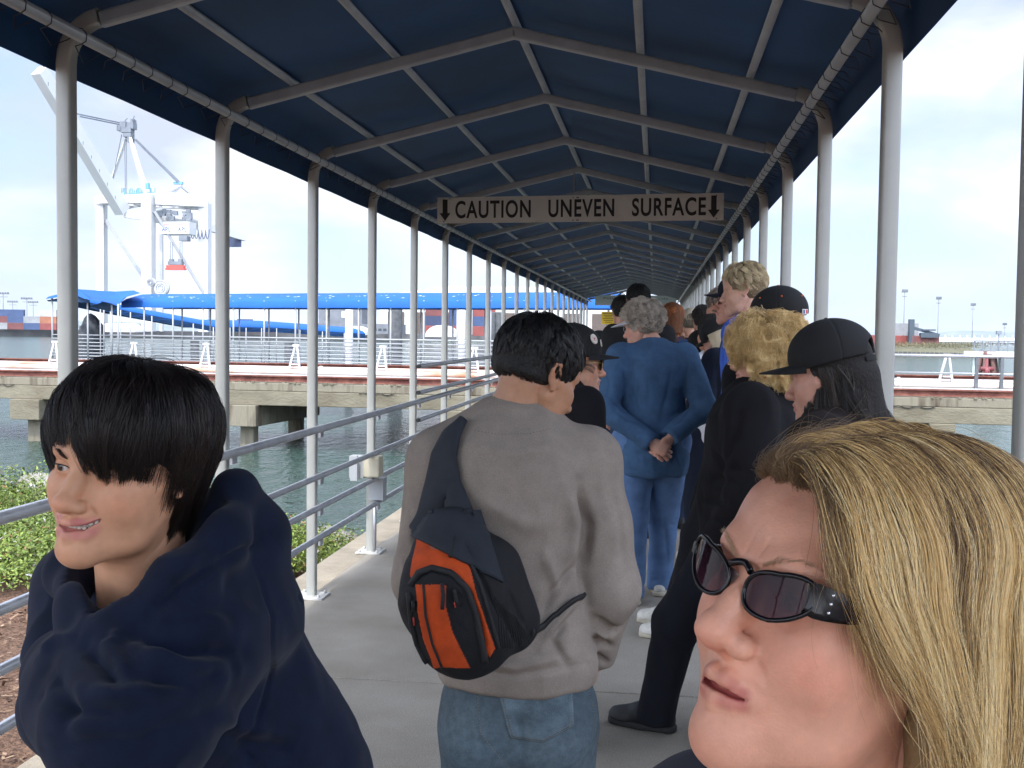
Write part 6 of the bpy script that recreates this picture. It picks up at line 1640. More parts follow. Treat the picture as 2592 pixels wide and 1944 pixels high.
# ================================================================== BOY ON THE LEFT
def build_boy():
    pairs = [((0, .1185, -.037), (143, 1279)), ((.0315, .078, 0), (158, 1180)), ((-.0315, .078, 0), (262, 1206)), ((-.0195, .097, -.0415), (197, 1300)),
             ((.031, .078, -.062), (150, 1334)), ((-.031, .078, -.062), (252, 1335)), ((0, .085, -.114), (190, 1434)), ((-.084, -.012, -.008), (452, 1270)), ((-.05, .03, -.1), (285, 1425))]
    return fit_pose(pairs, 1.32, guess=(140, 0, 10), scale=.98, xs=.95, dw=2500, yaw=160, pit=5, rol=5)
BM = Matrix.Translation(CR*.0035+CU*.0047)@build_boy()@Matrix.Diagonal((1, 1, .93, 1))
bskin = (.62, .33, .20)
V, Fc, C, info = head_geo(.0018, bskin, (.55, .19, .17), dict(lipw=1.15, smile=1.15, open=.0050, nose=.95, nw=1.08, jaw=.93, chin=.003, red=.6, chubby=.25))
boy = empty('person', BM.translation, 'smiling boy with dark bowl haircut and braces, navy hooded sweatshirt, leaning on the railing', 'person')
boy_parts = [(xf(V, BM), Fc, C)]
eyeballs(boy, BM, (.05, .025, .012), look=(.25, 1, 0))
eyebrows(boy, BM, (.012, .008, .007), 260, .00016, 5)
# eyelashes: dark line above each eye
for s in (-1, 1):
    mb = MB(); mb.tube([BM@Vector((s*(.0315+.0135*math.cos(a)), .0805-.0035*abs(math.cos(a))**2+.0015, .0042*math.sin(a)+.0002)) for a in np.linspace(.12, math.pi-.12, 12)], .0007, 5); mb.build('eyelash', mat('lash', (.01, .008, .008), .7), boy)
# teeth with braces
wd, zc, op = info['wd'], -.0665, .0050
M_tooth = mat('tooth', (.72, .68, .58), .25, spec=.6); M_brace = mat('brace_metal', (.42, .43, .45), .4, metal=.8)
D = SDF((-.03, .05, -.085), (.03, .1, -.05), .0008)
for i in range(-5, 6):
    x = i*.0062; yy = .0872-15*x*x; D.ell((x, yy-.003, zc-.0005+10*x*x*.6), (.0034, .003, .0068), .0006)
V, Fc = D.mesh(); to_obj('teeth', xf(V, BM), Fc, M_tooth, boy)
mb = MB(); mb.tube([BM@Vector((x, .0878-15*x*x, zc-.0014+6*x*x)) for x in np.linspace(-.027, .027, 15)], .0004, 5)
for i in range(-4, 5):
    x = i*.0062; mb.box(BM@Vector((x, .0876-15*x*x, zc-.0014+6*x*x)), (.0020, .0010, .0020), BM.to_3x3().normalized())
mb.build('braces', M_brace, boy)
# --- hoodie: world-space sculpt from photograph positions
B = {}
neck0 = np.array(BM@Vector((0, -.02, -.085))); 
sh_n = P3(600, 1540, 1.44)       # near (his left) shoulder
sh_f = P3(205, 1500, 1.70)       # far shoulder, hidden behind chin
el_n = P3(330, 1830, 1.22)       # near elbow, resting forward
wr_n = P3(165, 1700, 1.36)       # near wrist, tucked
el_f = P3(172, 1790, 1.52); wr_f = P3(290, 1640, 1.30)
chest = P3(450, 1720, 1.55); waist = P3(620, 1980, 1.62); hip = P3(740, 2300, 1.70)
knee1 = P3(700, 2900, 1.75); ank1 = P3(690, 3500, 1.85)
up = np.array((0, 0, 1.))
M_navy = mat('hoodie_navy', (.0055, .0098, .027), .95, var=.18, vscale=30, bump=.5, bscale=600, bdist=.0015, sheen=.06, spec=.2)
def boy_torso(D, r=1.0):
    c0 = P3(400, 1500, 1.56)
    D.cone(c0, chest, .095*r, .135*r, .06); D.cone(chest, waist, .135*r, .138*r, .06); D.cone(waist, hip, .138*r, .15*r, .06)
    D.cone(sh_n, c0, .062*r, .08*r, .05); D.cone(sh_f, c0, .068*r, .085*r, .05)
    D.cone(P3(560, 1640, 1.55), P3(720, 1990, 1.62), .105*r, .12*r, .06)
lo = np.minimum.reduce([sh_n, sh_f, el_n, wr_n, el_f, wr_f, chest, waist, hip])-.2; hi = np.maximum.reduce([sh_n, sh_f, el_n, wr_n, el_f, chest, waist, hip])+.2; hi[2] = neck0[2]+.16
D = SDF(lo, hi, .0045); boy_torso(D)
D.chain([sh_n, (sh_n+el_n)/2+np.array((0, -.01, .012)), el_n], [.070, .080, .080], .06)
D.chain([el_n, (el_n+wr_n)/2, wr_n], [.078, .068, .052], .045)
D.chain([sh_f, el_f], [.068, .064], .03); D.chain([el_f, wr_f], [.062, .050], .02); D.cone(wr_f, P3(330, 1690, 1.27), .050, .044, .02)
# hood: rolled collar ring round the neck, pointed bag behind
hb = [P3(235, 1500, 1.33), P3(150, 1420, 1.42), P3(215, 1400, 1.50), P3(430, 1400, 1.54), P3(560, 1290, 1.50), P3(585, 1235, 1.43)]
front = P3(262, 1590, 1.30)
D.chain([P3(595, 1255, 1.41), P3(560, 1360, 1.33), P3(455, 1475, 1.27), P3(310, 1590, 1.25)], [.018, .026, .028, .020], .03)
D.chain([P3(597, 1240, 1.40), P3(615, 1335, 1.45), P3(580, 1430, 1.46)], [.020, .034, .045], .03); D.chain([P3(590, 1290, 1.47), P3(540, 1390, 1.53), P3(420, 1450, 1.58)], [.03, .06, .05], .04)
D.cone(P3(640, 1362, 1.44), P3(520, 1420, 1.42), .038, .045, .03)
D.chain([P3(290, 1580, 1.25), P3(215, 1530, 1.30), P3(185, 1450, 1.42), P3(200, 1400, 1.52)], [.022, .023, .025, .026], .03)
D.cone(P3(470, 1480, 1.38), P3(560, 1460, 1.44), .055, .055, .06)
D.cone(P3(420, 1560, 1.34), P3(560, 1400, 1.44), .05, .05, .06)
# neck hole
nk = [np.array(BM@Vector((0, -.018, -.05))), np.array(BM@Vector((0, -.03, -.11))), np.array(BM@Vector((0, -.03, -.16)))]
hn = SDF(lo, hi, .0045)
D.chain([P3(330, 1330, 1.36), P3(315, 1440, 1.36), P3(300, 1500, 1.35)], [.080, .066, .050], .012, sub=True); D.chain([P3(300, 1450, 1.33), P3(280, 1540, 1.26)], [.045, .022], .010, sub=True); D.chain([P3(480, 1270, 1.34), P3(395, 1400, 1.30), P3(320, 1500, 1.27)], [.045, .040, .026], .006, sub=True)
V, Fc = D.mesh(); V = relax(V, Fc, 2, .5); Nn = normals(V, Fc)
rs = np.random.RandomState(5)
cr = [ # sleeve folds fanning from the inner elbow and the chest, from the photograph
 (s3((350, 1610, 1.25), (480, 1640, 1.24), (620, 1650, 1.30)), .010, -.016), (s3((345, 1640, 1.24), (460, 1690, 1.20), (600, 1700, 1.28)), .013, .012), (s3((350, 1720, 1.20), (470, 1735, 1.18), (590, 1690, 1.27)), .008, -.012),
 (s3((375, 1560, 1.26), (500, 1560, 1.26), (600, 1600, 1.30)), .012, .009), (s3((200, 1745, 1.20), (300, 1760, 1.16), (420, 1745, 1.16), (560, 1720, 1.26)), .012, .011), (s3((120, 1690, 1.3), (170, 1770, 1.22), (160, 1850, 1.24)), .010, -.010),
 (s3((105, 1760, 1.3), (190, 1800, 1.20), (330, 1800, 1.15)), .008, -.010), (s3((100, 1660, 1.33), (150, 1620, 1.30), (210, 1610, 1.28)), .010, .009), (s3((215, 1640, 1.27), (270, 1690, 1.25), (300, 1740, 1.22)), .008, -.011),
 (s3((250, 1620, 1.27), (300, 1670, 1.24), (330, 1720, 1.22)), .007, .007), (s3((590, 1860, 1.38), (640, 1880, 1.42), (760, 1900, 1.5)), .010, -.012), (s3((600, 1890, 1.38), (650, 1940, 1.42)), .012, -.012), (s3((540, 1800, 1.3), (620, 1850, 1.38), (700, 1860, 1.46)), .012, .008),
 (s3((640, 1420, 1.38), (690, 1560, 1.36), (690, 1700, 1.36), (650, 1830, 1.38), (560, 1944, 1.36)), .0035, -.005), (s3((110, 1900, 1.3), (260, 1880, 1.15), (420, 1900, 1.15)), .010, -.008), (s3((330, 1880, 1.15), (480, 1830, 1.18), (600, 1780, 1.27)), .012, -.008),
 (s3((560, 1400, 1.36), (470, 1480, 1.32), (380, 1560, 1.30)), .006, -.009), (s3((660, 1370, 1.38), (560, 1425, 1.36), (450, 1500, 1.33)), .005, -.009), (s3((600, 1330, 1.36), (500, 1430, 1.30), (400, 1530, 1.26)), .004, -.004),
 (s3((300, 1590, 1.25), (290, 1640, 1.27)), .008, .008), (s3((700, 1480, 1.4), (760, 1640, 1.45), (820, 1800, 1.5)), .02, .006), (s3((760, 1500, 1.45), (800, 1650, 1.5)), .012, -.006)]
V = V+Nn*((1-np.abs(gnoise(V, 7, 9, 3))*1.6)*.006)[:, None].astype(np.float32); V = pcreases(V, Fc, [([to_px(np.array([p]))[0] for p in a], b, c) for a, b, c in cr], .95, 1.1); V = relax(V, Fc, 1, .3)
hoodie = to_obj('hooded_sweatshirt', V, Fc, M_navy, boy)
# draw cords
mb = MB(); mb.tube(s3((255, 1600, 1.225), (262, 1640, 1.215), (240, 1680, 1.215), (250, 1700, 1.22)), .0026, 6); mb.tube(s3((275, 1600, 1.22), (285, 1650, 1.212), (283, 1690, 1.212), (268, 1715, 1.212)), .0026, 6); mb.tube(s3((240, 1590, 1.235), (262, 1604, 1.222), (285, 1590, 1.222)), .003, 6)
mb.build('draw_cord', M_navy, hoodie)
mb = MB(); mb.ball(P3(283, 1583, 1.222), .0042, 10, 6); mb.build('eyelet', mat('eyelet_dark', (.05, .055, .07), .3, metal=.8), hoodie)
# body under the clothes (continuous with the neck), trousers, shoes
D = SDF(lo, hi, .012); boy_torso(D, .7); D.chain([sh_n, el_n, wr_n], [.05, .045, .03], .03); D.chain([sh_f, el_f, wr_f], [.05, .042, .03], .03)
D.chain([nk[0], nk[1], P3(370, 1560, 1.5)], [.046, .048, .06], .03); V, Fc = D.mesh(); boy_parts.append((V, Fc, np.tile(np.array(bskin, np.float32), (len(V), 1))))
for w_, e_, sg in ((wr_n, el_n, -1), (wr_f, el_f, 1)):
    f = frame(w_-(w_-e_)*.12, w_-e_, (0, 0, 1)); Vh, Fh, Ch = hand_geo((60, 60, 60, 60), side=sg, skin=bskin, h=.004); boy_parts.append((xf(Vh*.5, f), Fh, Ch))
V, Fc, C = joinVF(boy_parts); to_obj('body', V, Fc, skin_mat('skin'), boy, C)
lo2 = np.minimum.reduce([hip, knee1, ank1])-.25; hi2 = np.maximum.reduce([hip, knee1])+.25; lo2[2] = .03
D = SDF(lo2, hi2, .012)
for s in (-1, 1):
    o = np.array((s*.09, s*.03, 0)); k1 = hip+o+np.array((.0, .05, -.42)); a1 = np.array((k1[0], k1[1]-.02, .08)); D.chain([hip+o, k1, a1], [.1, .075, .065], .03)
V, Fc = D.mesh(); V = cloth_finish(V, Fc, 3); to_obj('trousers', V, Fc, mat('boy_jeans', (.03, .05, .10), .9), boy)
for s in (-1, 1):
    o = np.array((s*.09, s*.03, 0)); k1 = hip+o+np.array((.0, .05, -.42)); c = np.array((k1[0], k1[1]-.04, .04)); D = SDF(c-.3, c+.3, .008); D.chain([c, c+np.array((-.14, .08, -.005))], [.042, .036], .02); D.plane((0, 0, .004), (0, 0, -1), .003); V, Fc = D.mesh(); to_obj('shoe', V, Fc, mat('shoe_black', (.012, .012, .014), .6), boy)
# --- hair
def bstyle(p, t, P0):
    v = np.zeros_like(p); fr = np.clip((P0[:, 1]+.01)/.06, 0, 1); v[:, 1] += .75*fr*(1-.3*t); v[:, 0] -= (.75)*fr*t; bk = 1-fr; v[:, 1] -= .25*bk
    return v
def blen(P0): return np.interp(P0[:, 1], [-.1, -.04, .0, .03, .075], [.155, .17, .168, .140, .098])*(1-.48*np.clip(P0[:, 0]/.05+.2, 0, 1)*np.clip(P0[:, 1]/.05, 0, 1))
bk = dict(crown=(.008, -.045, .115), g=(0, 0, -.85), out=.75, style=bstyle, stick=.92, jit=.2, lenvar=.3, nclump=620, clump=.55, bulge=lambda p: np.stack([.004*np.ones(len(p)), .0*p[:, 0], .008*np.ones(len(p))], 1))
def ex(D):
    D.ell((0, .008, .058), (.079, .086, .058), .02); D.ell((0, -.03, .0), (.074, .072, .07), .02)
o, sh = add_hair(boy, BM, 34000, blen, 20, [(.006, .004, .004), (.012, .008, .0075), (.022, .013, .011)], seed=8, rad=.00032, off=.005, rough=.32, shellkw=dict(low=-.05, extra=ex, face=((0, .105, -.03), (.075, .062, .082)), cut=False, h=.003), lift=.021, filt=lambda S: ~(((S[:, :, 2] < -.06) & (S[:, :, 1] > -.012)) | ((S[:, :, 2] < -.028) & (S[:, :, 1] > .02))).any(1), **bk)
# ================================================================== MAN IN THE GREY SWEATSHIRT with a sling bag
gp0 = W(1300, 1400, 2.44); CY0 = YAW
man = empty('person', (gp0.x, gp0.y, 0), 'black haired man in a grey sweatshirt and blue jeans seen from behind, head bowed', 'person')
gs = (.42, .215, .125)
HMg = Matrix.Translation(W(1362, 950, 2.46))@Matrix.Rotation(YAW, 4, 'Z')@Matrix.Rotation(R(-54), 4, 'Z')@Matrix.Rotation(R(-24), 4, 'X')@Matrix.Scale(1.0, 4)
V, Fc, C, info = head_geo(.0025, gs, (.3, .12, .1), dict(red=.4, jaw=1.0, neck=False)); mp_ = [(xf(V, HMg), Fc, C)]
eyeballs(man, HMg, (.04, .02, .01))
gd = 2.46
g_neck = P3(1300, 1062, gd); g_sl = P3(1112, 1165, gd); g_sr = P3(1478, 1165, gd); g_ch = P3(1295, 1270, gd-.01); g_wa = P3(1300, 1520, gd); g_hp = P3(1310, 1700, gd)
g_el, g_wl = P3(1072, 1470, gd+.02), P3(1140, 1690, gd-.0+.22); g_er, g_wr = P3(1535, 1490, gd+.0), P3(1502, 1665, gd+.12)
def g_top(D, r=1.0):
    D.ell(g_ch, (.185*r, .115*r, .22), .06); D.ell(g_ch+np.array((0, -.02, .03)), (.165*r, .105*r, .16), .05); D.ell(g_wa, (.17*r, .12*r, .2), .08); D.ell(g_hp+np.array((0, 0, .02)), (.175*r, .125*r, .12), .07)
    D.cone(g_sl, g_sr, .066*r, .066*r, .05); D.cone(g_neck-np.array((0, 0, .01)), g_ch+np.array((0, 0, .1)), .066*r, .12*r, .06)
    D.cone(g_neck+np.array((-.05, 0, -.02)), g_sl, .05*r, .06*r, .04); D.cone(g_neck+np.array((.05, 0, -.02)), g_sr, .05*r, .06*r, .04)
    D.chain([g_sl, g_el, g_wl], [.070*r, .062*r, .045*r], .03); D.chain([g_sr, (g_sr+g_er)/2, g_er, g_wr], [.072*r, .072*r, .068*r, .050*r], .03)
lo = np.minimum.reduce([g_sl, g_el, g_wl, g_hp])-.22; hi = np.maximum.reduce([g_sr, g_er, g_wr, g_neck, g_wl])+.16; lo[2] = g_hp[2]-.12
D = SDF(lo, hi, .0055); g_top(D)
D.plane(g_hp+np.array((0, 0, -.022)), (0, .0, -1), .012); 
D.cone(g_neck+np.array((0, .015, .075)), g_neck+np.array((0.01, .035, .17)), .060, .07, .008, sub=True)
V, Fc = D.mesh(); V = relax(V, Fc, 1, .5); Nn = normals(V, Fc)
V = V+Nn*((1-np.abs(gnoise(V*np.array((1, 1, .6)), 6, 12, 3))*1.5)*.007)[:, None].astype(np.float32)
gdn = gd-.14
cr = [(s3((1465, 1215, gdn), (1490, 1330, gdn), (1475, 1450, gdn), (1482, 1530, gdn)), .011, -.020), (s3((1430, 1230, gdn), (1455, 1330, gdn), (1440, 1440, gdn)), .016, .010), (s3((1470, 1420, gdn), (1400, 1500, gdn), (1370, 1560, gdn)), .010, -.012),
      (s3((1470, 1500, gdn), (1400, 1590, gdn), (1370, 1640, gdn)), .009, .010), (s3((1440, 1560, gdn), (1400, 1620, gdn), (1440, 1690, gdn)), .009, -.010), (s3((1200, 1250, gdn), (1330, 1330, gdn), (1400, 1330, gdn)), .02, .006),
      (s3((1500, 1560, gdn), (1560, 1600, gdn), (1590, 1570, gdn)), .009, -.012), (s3((1500, 1610, gdn), (1550, 1640, gdn), (1580, 1610, gdn)), .008, -.012), (s3((1490, 1590, gdn), (1540, 1615, gdn)), .008, .008), (s3((1490, 1650, gdn), (1540, 1680, gdn)), .008, -.009),
      (s3((1150, 1230, gdn), (1120, 1300, gdn), (1100, 1420, gdn)), .009, -.012), (s3((1040, 1300, gdn+.1), (1075, 1450, gdn+.06), (1060, 1600, gdn+.1)), .009, -.009), (s3((1020, 1420, gdn+.1), (1045, 1520, gdn+.1)), .008, .008),
      (s3((1160, 1655, gdn), (1300, 1690, gdn), (1480, 1650, gdn)), .007, .006), (s3((1150, 1690, gdn), (1300, 1712, gdn), (1490, 1680, gdn)), .006, -.006), (s3((1380, 1400, gdn), (1420, 1500, gdn)), .013, .008), (s3((1180, 1125, gdn), (1300, 1150, gdn), (1400, 1130, gdn)), .010, .003),
      (s3((1540, 1190, gdn), (1572, 1330, gdn+.02), (1585, 1470, gdn+.04)), .012, -.005)]
V = pcreases(V, Fc, [([to_px(np.array([p]))[0] for p in a], b, c) for a, b, c in cr], 1.0, 1.35); V = relax(V, Fc, 1, .3)
M_sweat = mat('sweat_grey', (.245, .208, .178), .95, var=.10, vscale=14, bump=.7, bscale=900, bdist=.0015, speck=.15, sscale=520, spec=.15)
swt = to_obj('sweatshirt', V, Fc, M_sweat, man); bvS = bvh_of(V, Fc)
mb = MB()
for (x0, y0, x1, y1) in ((1176, 1064, 1440, 1052),):
    pts = []
    for a in np.linspace(0, 2*math.pi, 41): pts.append(Vector(g_neck+np.array((.064*math.cos(a), .010+.064*math.sin(a), .026+.006*math.sin(a)+.004*math.cos(2*a)))))
    mb.tube(pts, .0085, 8, cap=False)
mb.build('collar', M_sweat, swt)
mb = MB(); stitches(mb, pline(bvS, [(1200, 1090), (1260, 1100), (1340, 1098), (1395, 1085)], .0008), .0005); mb.build('stitching', mat('stitch_grey', (.09, .08, .07), .9), swt)
# inner body
D = SDF(lo, hi+np.array((0, 0, .1)), .012); g_top(D, .70); D.cone(g_neck-np.array((0, 0, .04)), np.array(HMg@Vector((0, -.03, -.03))), .06, .056, .03); V2, F2 = D.mesh(); mp_.append((V2, F2, np.tile(np.array(gs, np.float32), (len(V2), 1))))
for w_, e_, sg in ((g_wl, g_el, -1), (g_wr, g_er, 1)):
    f = frame(w_, w_-e_, (sg, 0, .1)); Vh, Fh, Ch = hand_geo((35, 35, 35, 35), side=sg, skin=gs, h=.004); mp_.append((xf(Vh*.9, f), Fh, Ch))
V, Fc, C = joinVF(mp_); to_obj('body', V, Fc, skin_mat('skin'), man, C)
# jeans
g_hl, g_hr = P3(1225, 1850, gd+.01), P3(1400, 1850, gd+.01); 
def legpt(p, dx, z): return np.array((p[0]+dx, p[1]+.0, z))
lo = np.minimum(g_hl, g_hr)-.22; hi = np.maximum(g_hl, g_hr)+.22; lo[2] = .02; hi[2] = g_hp[2]+.04
D = SDF(lo, hi, .006); D.ell(g_hp+np.array((.003, 0, -.075)), (.172, .118, .14), .04)
for s, h_ in ((-1, g_hl), (1, g_hr)):
    D.ell(h_+np.array((s*.0, -.035, .0)), (.085, .09, .10), .04); D.chain([h_, legpt(h_, s*.012, .47), legpt(h_, s*.02, .06)], [.098, .078, .072], .02)
D.plane((0, 0, .03), (0, 0, -1), .004)
V, Fc = D.mesh(); gdj = gd-.12
cr = [(s3((1318, 1800, gdj), (1322, 1870, gdj), (1300, 1960, gdj)), .012, -.014), (s3((1110, 1830, gdj), (1180, 1870, gdj), (1260, 1900, gdj)), .009, -.006), (s3((1400, 1900, gdj), (1480, 1880, gdj), (1530, 1840, gdj)), .009, -.006), (s3((1140, 1900, gdj), (1220, 1930, gdj)), .008, .006)]
for s, h_ in ((-1, g_hl), (1, g_hr)):
    for q in range(6): z = .12+.05*q; c = legpt(h_, s*.015, z); cr.append(([c+np.array((-.08, -.06, .01)), c+np.array((.08, -.06, -.012))], .011, -.009)); c = legpt(h_, s*.01, .45+.035*q); cr.append(([c+np.array((-.08, -.07, .012)), c+np.array((.07, -.07, -.01))], .009, -.006))
V = cloth_finish(V, Fc, 31, .004, 8, cr)
# worn denim: paler on seat and thighs
w_ = np.clip(gnoise(V, 9, 4, 3)*.5+.5, 0, 1)[:, None]; fade = np.exp(-((V-(g_hr+np.array((0, -.1, -.02))))**2).sum(1)/.09**2)+np.exp(-((V-(g_hl+np.array((0, -.1, -.02))))**2).sum(1)/.09**2)
cc = np.array((.045, .064, .080))*(1-w_*.4)+np.array((.10, .125, .135))*w_*.4; cc = cc*(1+fade[:, None]*.75)
M_jean = mat('denim_worn', (.06, .1, .15), .92, attr='col', var=.16, vscale=60, bump=.6, bscale=700, bdist=.0012, speck=.3, sscale=900, spec=.2)
jn = to_obj('jeans', V, Fc, M_jean, man, cc); bvJ = bvh_of(V, Fc)
M_thread = mat('thread_tan', (.20, .17, .13), .9); M_threadd = mat('thread_dark', (.025, .04, .06), .9)
def pocket(poly):
    cx_ = sum(p[0] for p in poly)/len(poly); cy_ = sum(p[1] for p in poly)/len(poly); rows = []
    n = 14; top = [(poly[0][0]+(poly[1][0]-poly[0][0])*i/n, poly[0][1]+(poly[1][1]-poly[0][1])*i/n) for i in range(n+1)]
    L_ = [poly[0], poly[-1]]; Rr = [poly[1], poly[2]]; bot = []
    b = [poly[-1], poly[-2] if len(poly) > 4 else poly[-1], poly[2]]
    for i in range(n+1):
        t = i/n
        if len(poly) > 4: a_, b_ = (b[0], b[1]) if t < .5 else (b[1], b[2]); u = t*2 if t < .5 else t*2-1
        else: a_, b_, u = poly[3], poly[2], t
        bot.append((a_[0]+(b_[0]-a_[0])*u, a_[1]+(b_[1]-a_[1])*u))
    for j in range(13):
        v = j/12; row = []
        for i in range(n+1): row.append(proj(bvJ, top[i][0]*(1-v)+bot[i][0]*v, top[i][1]*(1-v)+bot[i][1]*v, .0022))
        rows.append(row)
    if any(p is None for r in rows for p in r): return
    mb = MB(); mb.sheet(rows); me_o = mb.build('pocket', mat('denim_pocket', (.095, .13, .155), .92, var=.3, vscale=25, bump=.6, bscale=700, bdist=.0012, speck=.3, sscale=900, spec=.2), jn)
    sh_ = me_o.modifiers.new('t', 'SOLIDIFY'); sh_.thickness = .002; sh_.offset = 1
    mb = MB()
    for k in (.05, .12):
        q = [(p[0]+(cx_-p[0])*k, p[1]+(cy_-p[1])*k) for p in poly]
        stitches(mb, pline(bvJ, [q[0]]+q[:0:-1] if False else [q[1]]+q[2:]+[q[0]], .0036, 14), .0006)
    stitches(mb, pline(bvJ, [(poly[0][0]+6, poly[0][1]+12), (poly[1][0]-6, poly[1][1]+12)], .0036, 14), .0006)
    mb.build('stitching', M_thread, me_o)
pocket([(1258, 1737), (1447, 1722), (1452, 1838), (1375, 1880), (1290, 1868)])
pocket([(1092+25, 1735), (1152, 1738), (1148, 1815), (1130, 1825), (1108, 1800)])
mb = MB()
for L_ in ([(1206, 1738), (1213, 1800), (1216, 1850)], [(1480, 1705), (1500, 1790), (1515, 1900)]): q = pline(bvJ, L_, .0012, 14); stitches(mb, q, .0006); 
stitches(mb, pline(bvJ, [(1215, 1850), (1250, 1900), (1290, 1944)], .001, 14), .0006)
mb.build('stitching', M_thread, jn)
for s, h_ in ((-1, g_hl), (1, g_hr)):
    c = legpt(h_, s*.02, .04); D = SDF(c-.3, c+.3, .007); D.chain([c+np.array((0, -.05, 0)), c+np.array((s*.02, .1, 0)), c+np.array((s*.04, .19, -.005))], [.042, .046, .038], .02); D.plane((0, 0, .004), (0, 0, -1), .003); V, Fc = D.mesh(); to_obj('shoe', V, Fc, mat('shoe_black', (.012, .012, .014), .6), man)
# hair: short, black, spiky
def spiky(p, t, P0): v = np.zeros_like(p); v[:, 2] += .5*(P0[:, 2] > .06)*(1-t); return v
add_hair(man, HMg, 30000, lambda P0: np.interp(P0[:, 2], [-.05, .0, .05, .12], [.022, .026, .036, .042]), 9, [(.004, .004, .004), (.007, .006, .006), (.016, .014, .013)], seed=21, rad=.0006, off=.009, rough=.4, crown=(0, -.05, .115), g=(0, .1, -.5), out=1.0, lift=.014, rise=.8, style=spiky, stick=.25, jit=.26, clump=.62, nclump=700, lenvar=.35, hang=False, zline=([-.13, -.05, -.03, -.005, .02, .035, .055, .075, .1], [-.03, -.028, -.005, .012, .012, .05, .075, .088, .1]), shellkw=dict(low=-.030, h=.003))
# --- the sling bag
bagd = gd-.20
bo = P3(1180, 1520, bagd)
bag = empty('sling_bag', bo, 'black and orange sling backpack hanging from the grey sweatshirt man\'s left shoulder', 'bag')
D = SDF(P3(1000, 1750, bagd)-np.array((.03, .12, .03)), P3(1400, 1250, bagd)+np.array((.05, .16, .05)), .0022)
fl = ((0, 1, 0), .62)
D.chain([P3(1135, 1385, bagd+.03), P3(1150, 1500, bagd), P3(1178, 1590, bagd)], [.072, .108, .104], .05, flat=fl)
D.chain([P3(1240, 1440, bagd+.04), P3(1290, 1570, bagd+.04)], [.066, .066], .05, flat=fl); D.cone(P3(1140, 1350, bagd+.05), P3(1160, 1440, bagd+.02), .055, .07, .03, flat=fl)
V, Fc = D.mesh(); V = relax(V, Fc, 1); Nn = normals(V, Fc); px_ = to_px(V)
org1 = [(1058, 1345), (1140, 1352), (1190, 1440), (1205, 1500), (1252, 1640), (1238, 1665), (1225, 1640), (1180, 1500), (1150, 1462), (1090, 1440), (1043, 1470), (1040, 1455)]
org2 = [(1053, 1480), (1130, 1480), (1128, 1530), (1145, 1600), (1190, 1690), (1100, 1690), (1072, 1620), (1058, 1550)]
front = (Nn@np.array(CF)) < .35
cb = np.tile(np.array((.0075, .008, .010)), (len(V), 1)); m1 = (inpoly(px_, org1) | inpoly(px_, org2)) & front; cb[m1] = (.46, .058, .008)
V = V+Nn*(np.where(m1, .0015, 0)+.003*gnoise(V, 14, 3, 3))[:, None].astype(np.float32)
cr = [(s3((1045, 1470, bagd-.1), (1090, 1437, bagd-.1), (1150, 1455, bagd-.1), (1190, 1500, bagd-.1), (1215, 1580, bagd-.1), (1235, 1670, bagd-.1)), .006, -.008), (s3((1160, 1340, bagd-.09), (1200, 1420, bagd-.09), (1260, 1560, bagd-.09)), .006, -.006), (s3((1260, 1530, bagd-.05), (1300, 1610, bagd-.05), (1330, 1680, bagd-.05)), .006, -.006),
      (s3((1290, 1500, bagd-.03), (1330, 1590, bagd-.03)), .006, -.005)]
V = pcreases(V, Fc, [([to_px(np.array([p]))[0] for p in a], b, c) for a, b, c in cr])
M_bag = mat('bag_fabric', (.05, .05, .05), .75, attr='col', var=.15, vscale=40, bump=.8, bscale=450, bdist=.0015, spec=.3)
bb_ = to_obj('pouch', V, Fc, M_bag, bag, cb); bvB = bvh_of(V, Fc)
M_web = mat('bag_webbing', (.006, .0065, .008), .7, bump=.8, bscale=600, bdist=.001); M_strap = mat('strap_padded', (.010, .014, .022), .8, bump=.8, bscale=500, bdist=.0012, var=.2, vscale=30)
mb = MB()
for L_, r in (([(1040, 1482), (1060, 1450), (1095, 1437), (1140, 1448), (1180, 1485), (1202, 1550), (1218, 1620), (1228, 1675)], .0075), ([(1035, 1500), (1042, 1580), (1062, 1650), (1095, 1695)], .006), ([(1148, 1350), (1180, 1400), (1215, 1480), (1240, 1560), (1262, 1640)], .004), ([(1072, 1478), (1078, 1560), (1095, 1630), (1120, 1692)], .0028)):
    q = pline(bvB, L_, .001, 10); mb.tube(q, r, 8) if len(q) > 2 else None
mb.build('piping', M_web, bag)
for L_ in ([(1120, 1480), (1123, 1505), (1121, 1540)], [(1150, 1490), (1157, 1530)], [(1152, 1362), (1146, 1395), (1140, 1412)], [(1048, 1520), (1050, 1545)]):
    q = pline(bvB, L_, .004, 10)
    if len(q) > 1: mb = MB(); mb.tube(q, .0042, 6); mb.build('zip_pull', M_web, bag)
for L_ in ([(1150, 1522), (1153, 1536)], [(1051, 1560), (1053, 1580)]):
    q = pline(bvB, L_, .006, 10)
    if len(q) > 1: mb = MB(); mb.tube(q, .0016, 6); mb.build('zip_cord', mat('cord_red', (.4, .03, .02), .6), bag)
mb = MB()
for L_ in ([(1088, 1385), (1132, 1392)], [(1092, 1389), (1125, 1394)]): q = pline(bvB, L_, .0012, 6); mb.tube(q, .0011, 5)
mb.build('lettering', mat('bag_grey_print', (.28, .12, .08), .7), bag)
mb = MB()
for i in range(14):
    x = 1262+i*6; q = pline(bvB, [(x-20, 1500+i*6), (x, 1560+i*5), (x+6, 1640)], .0008, 16); mb.tube(q, .0011, 4) if len(q) > 2 else None
mb.build('mesh_pocket', M_web, bag)
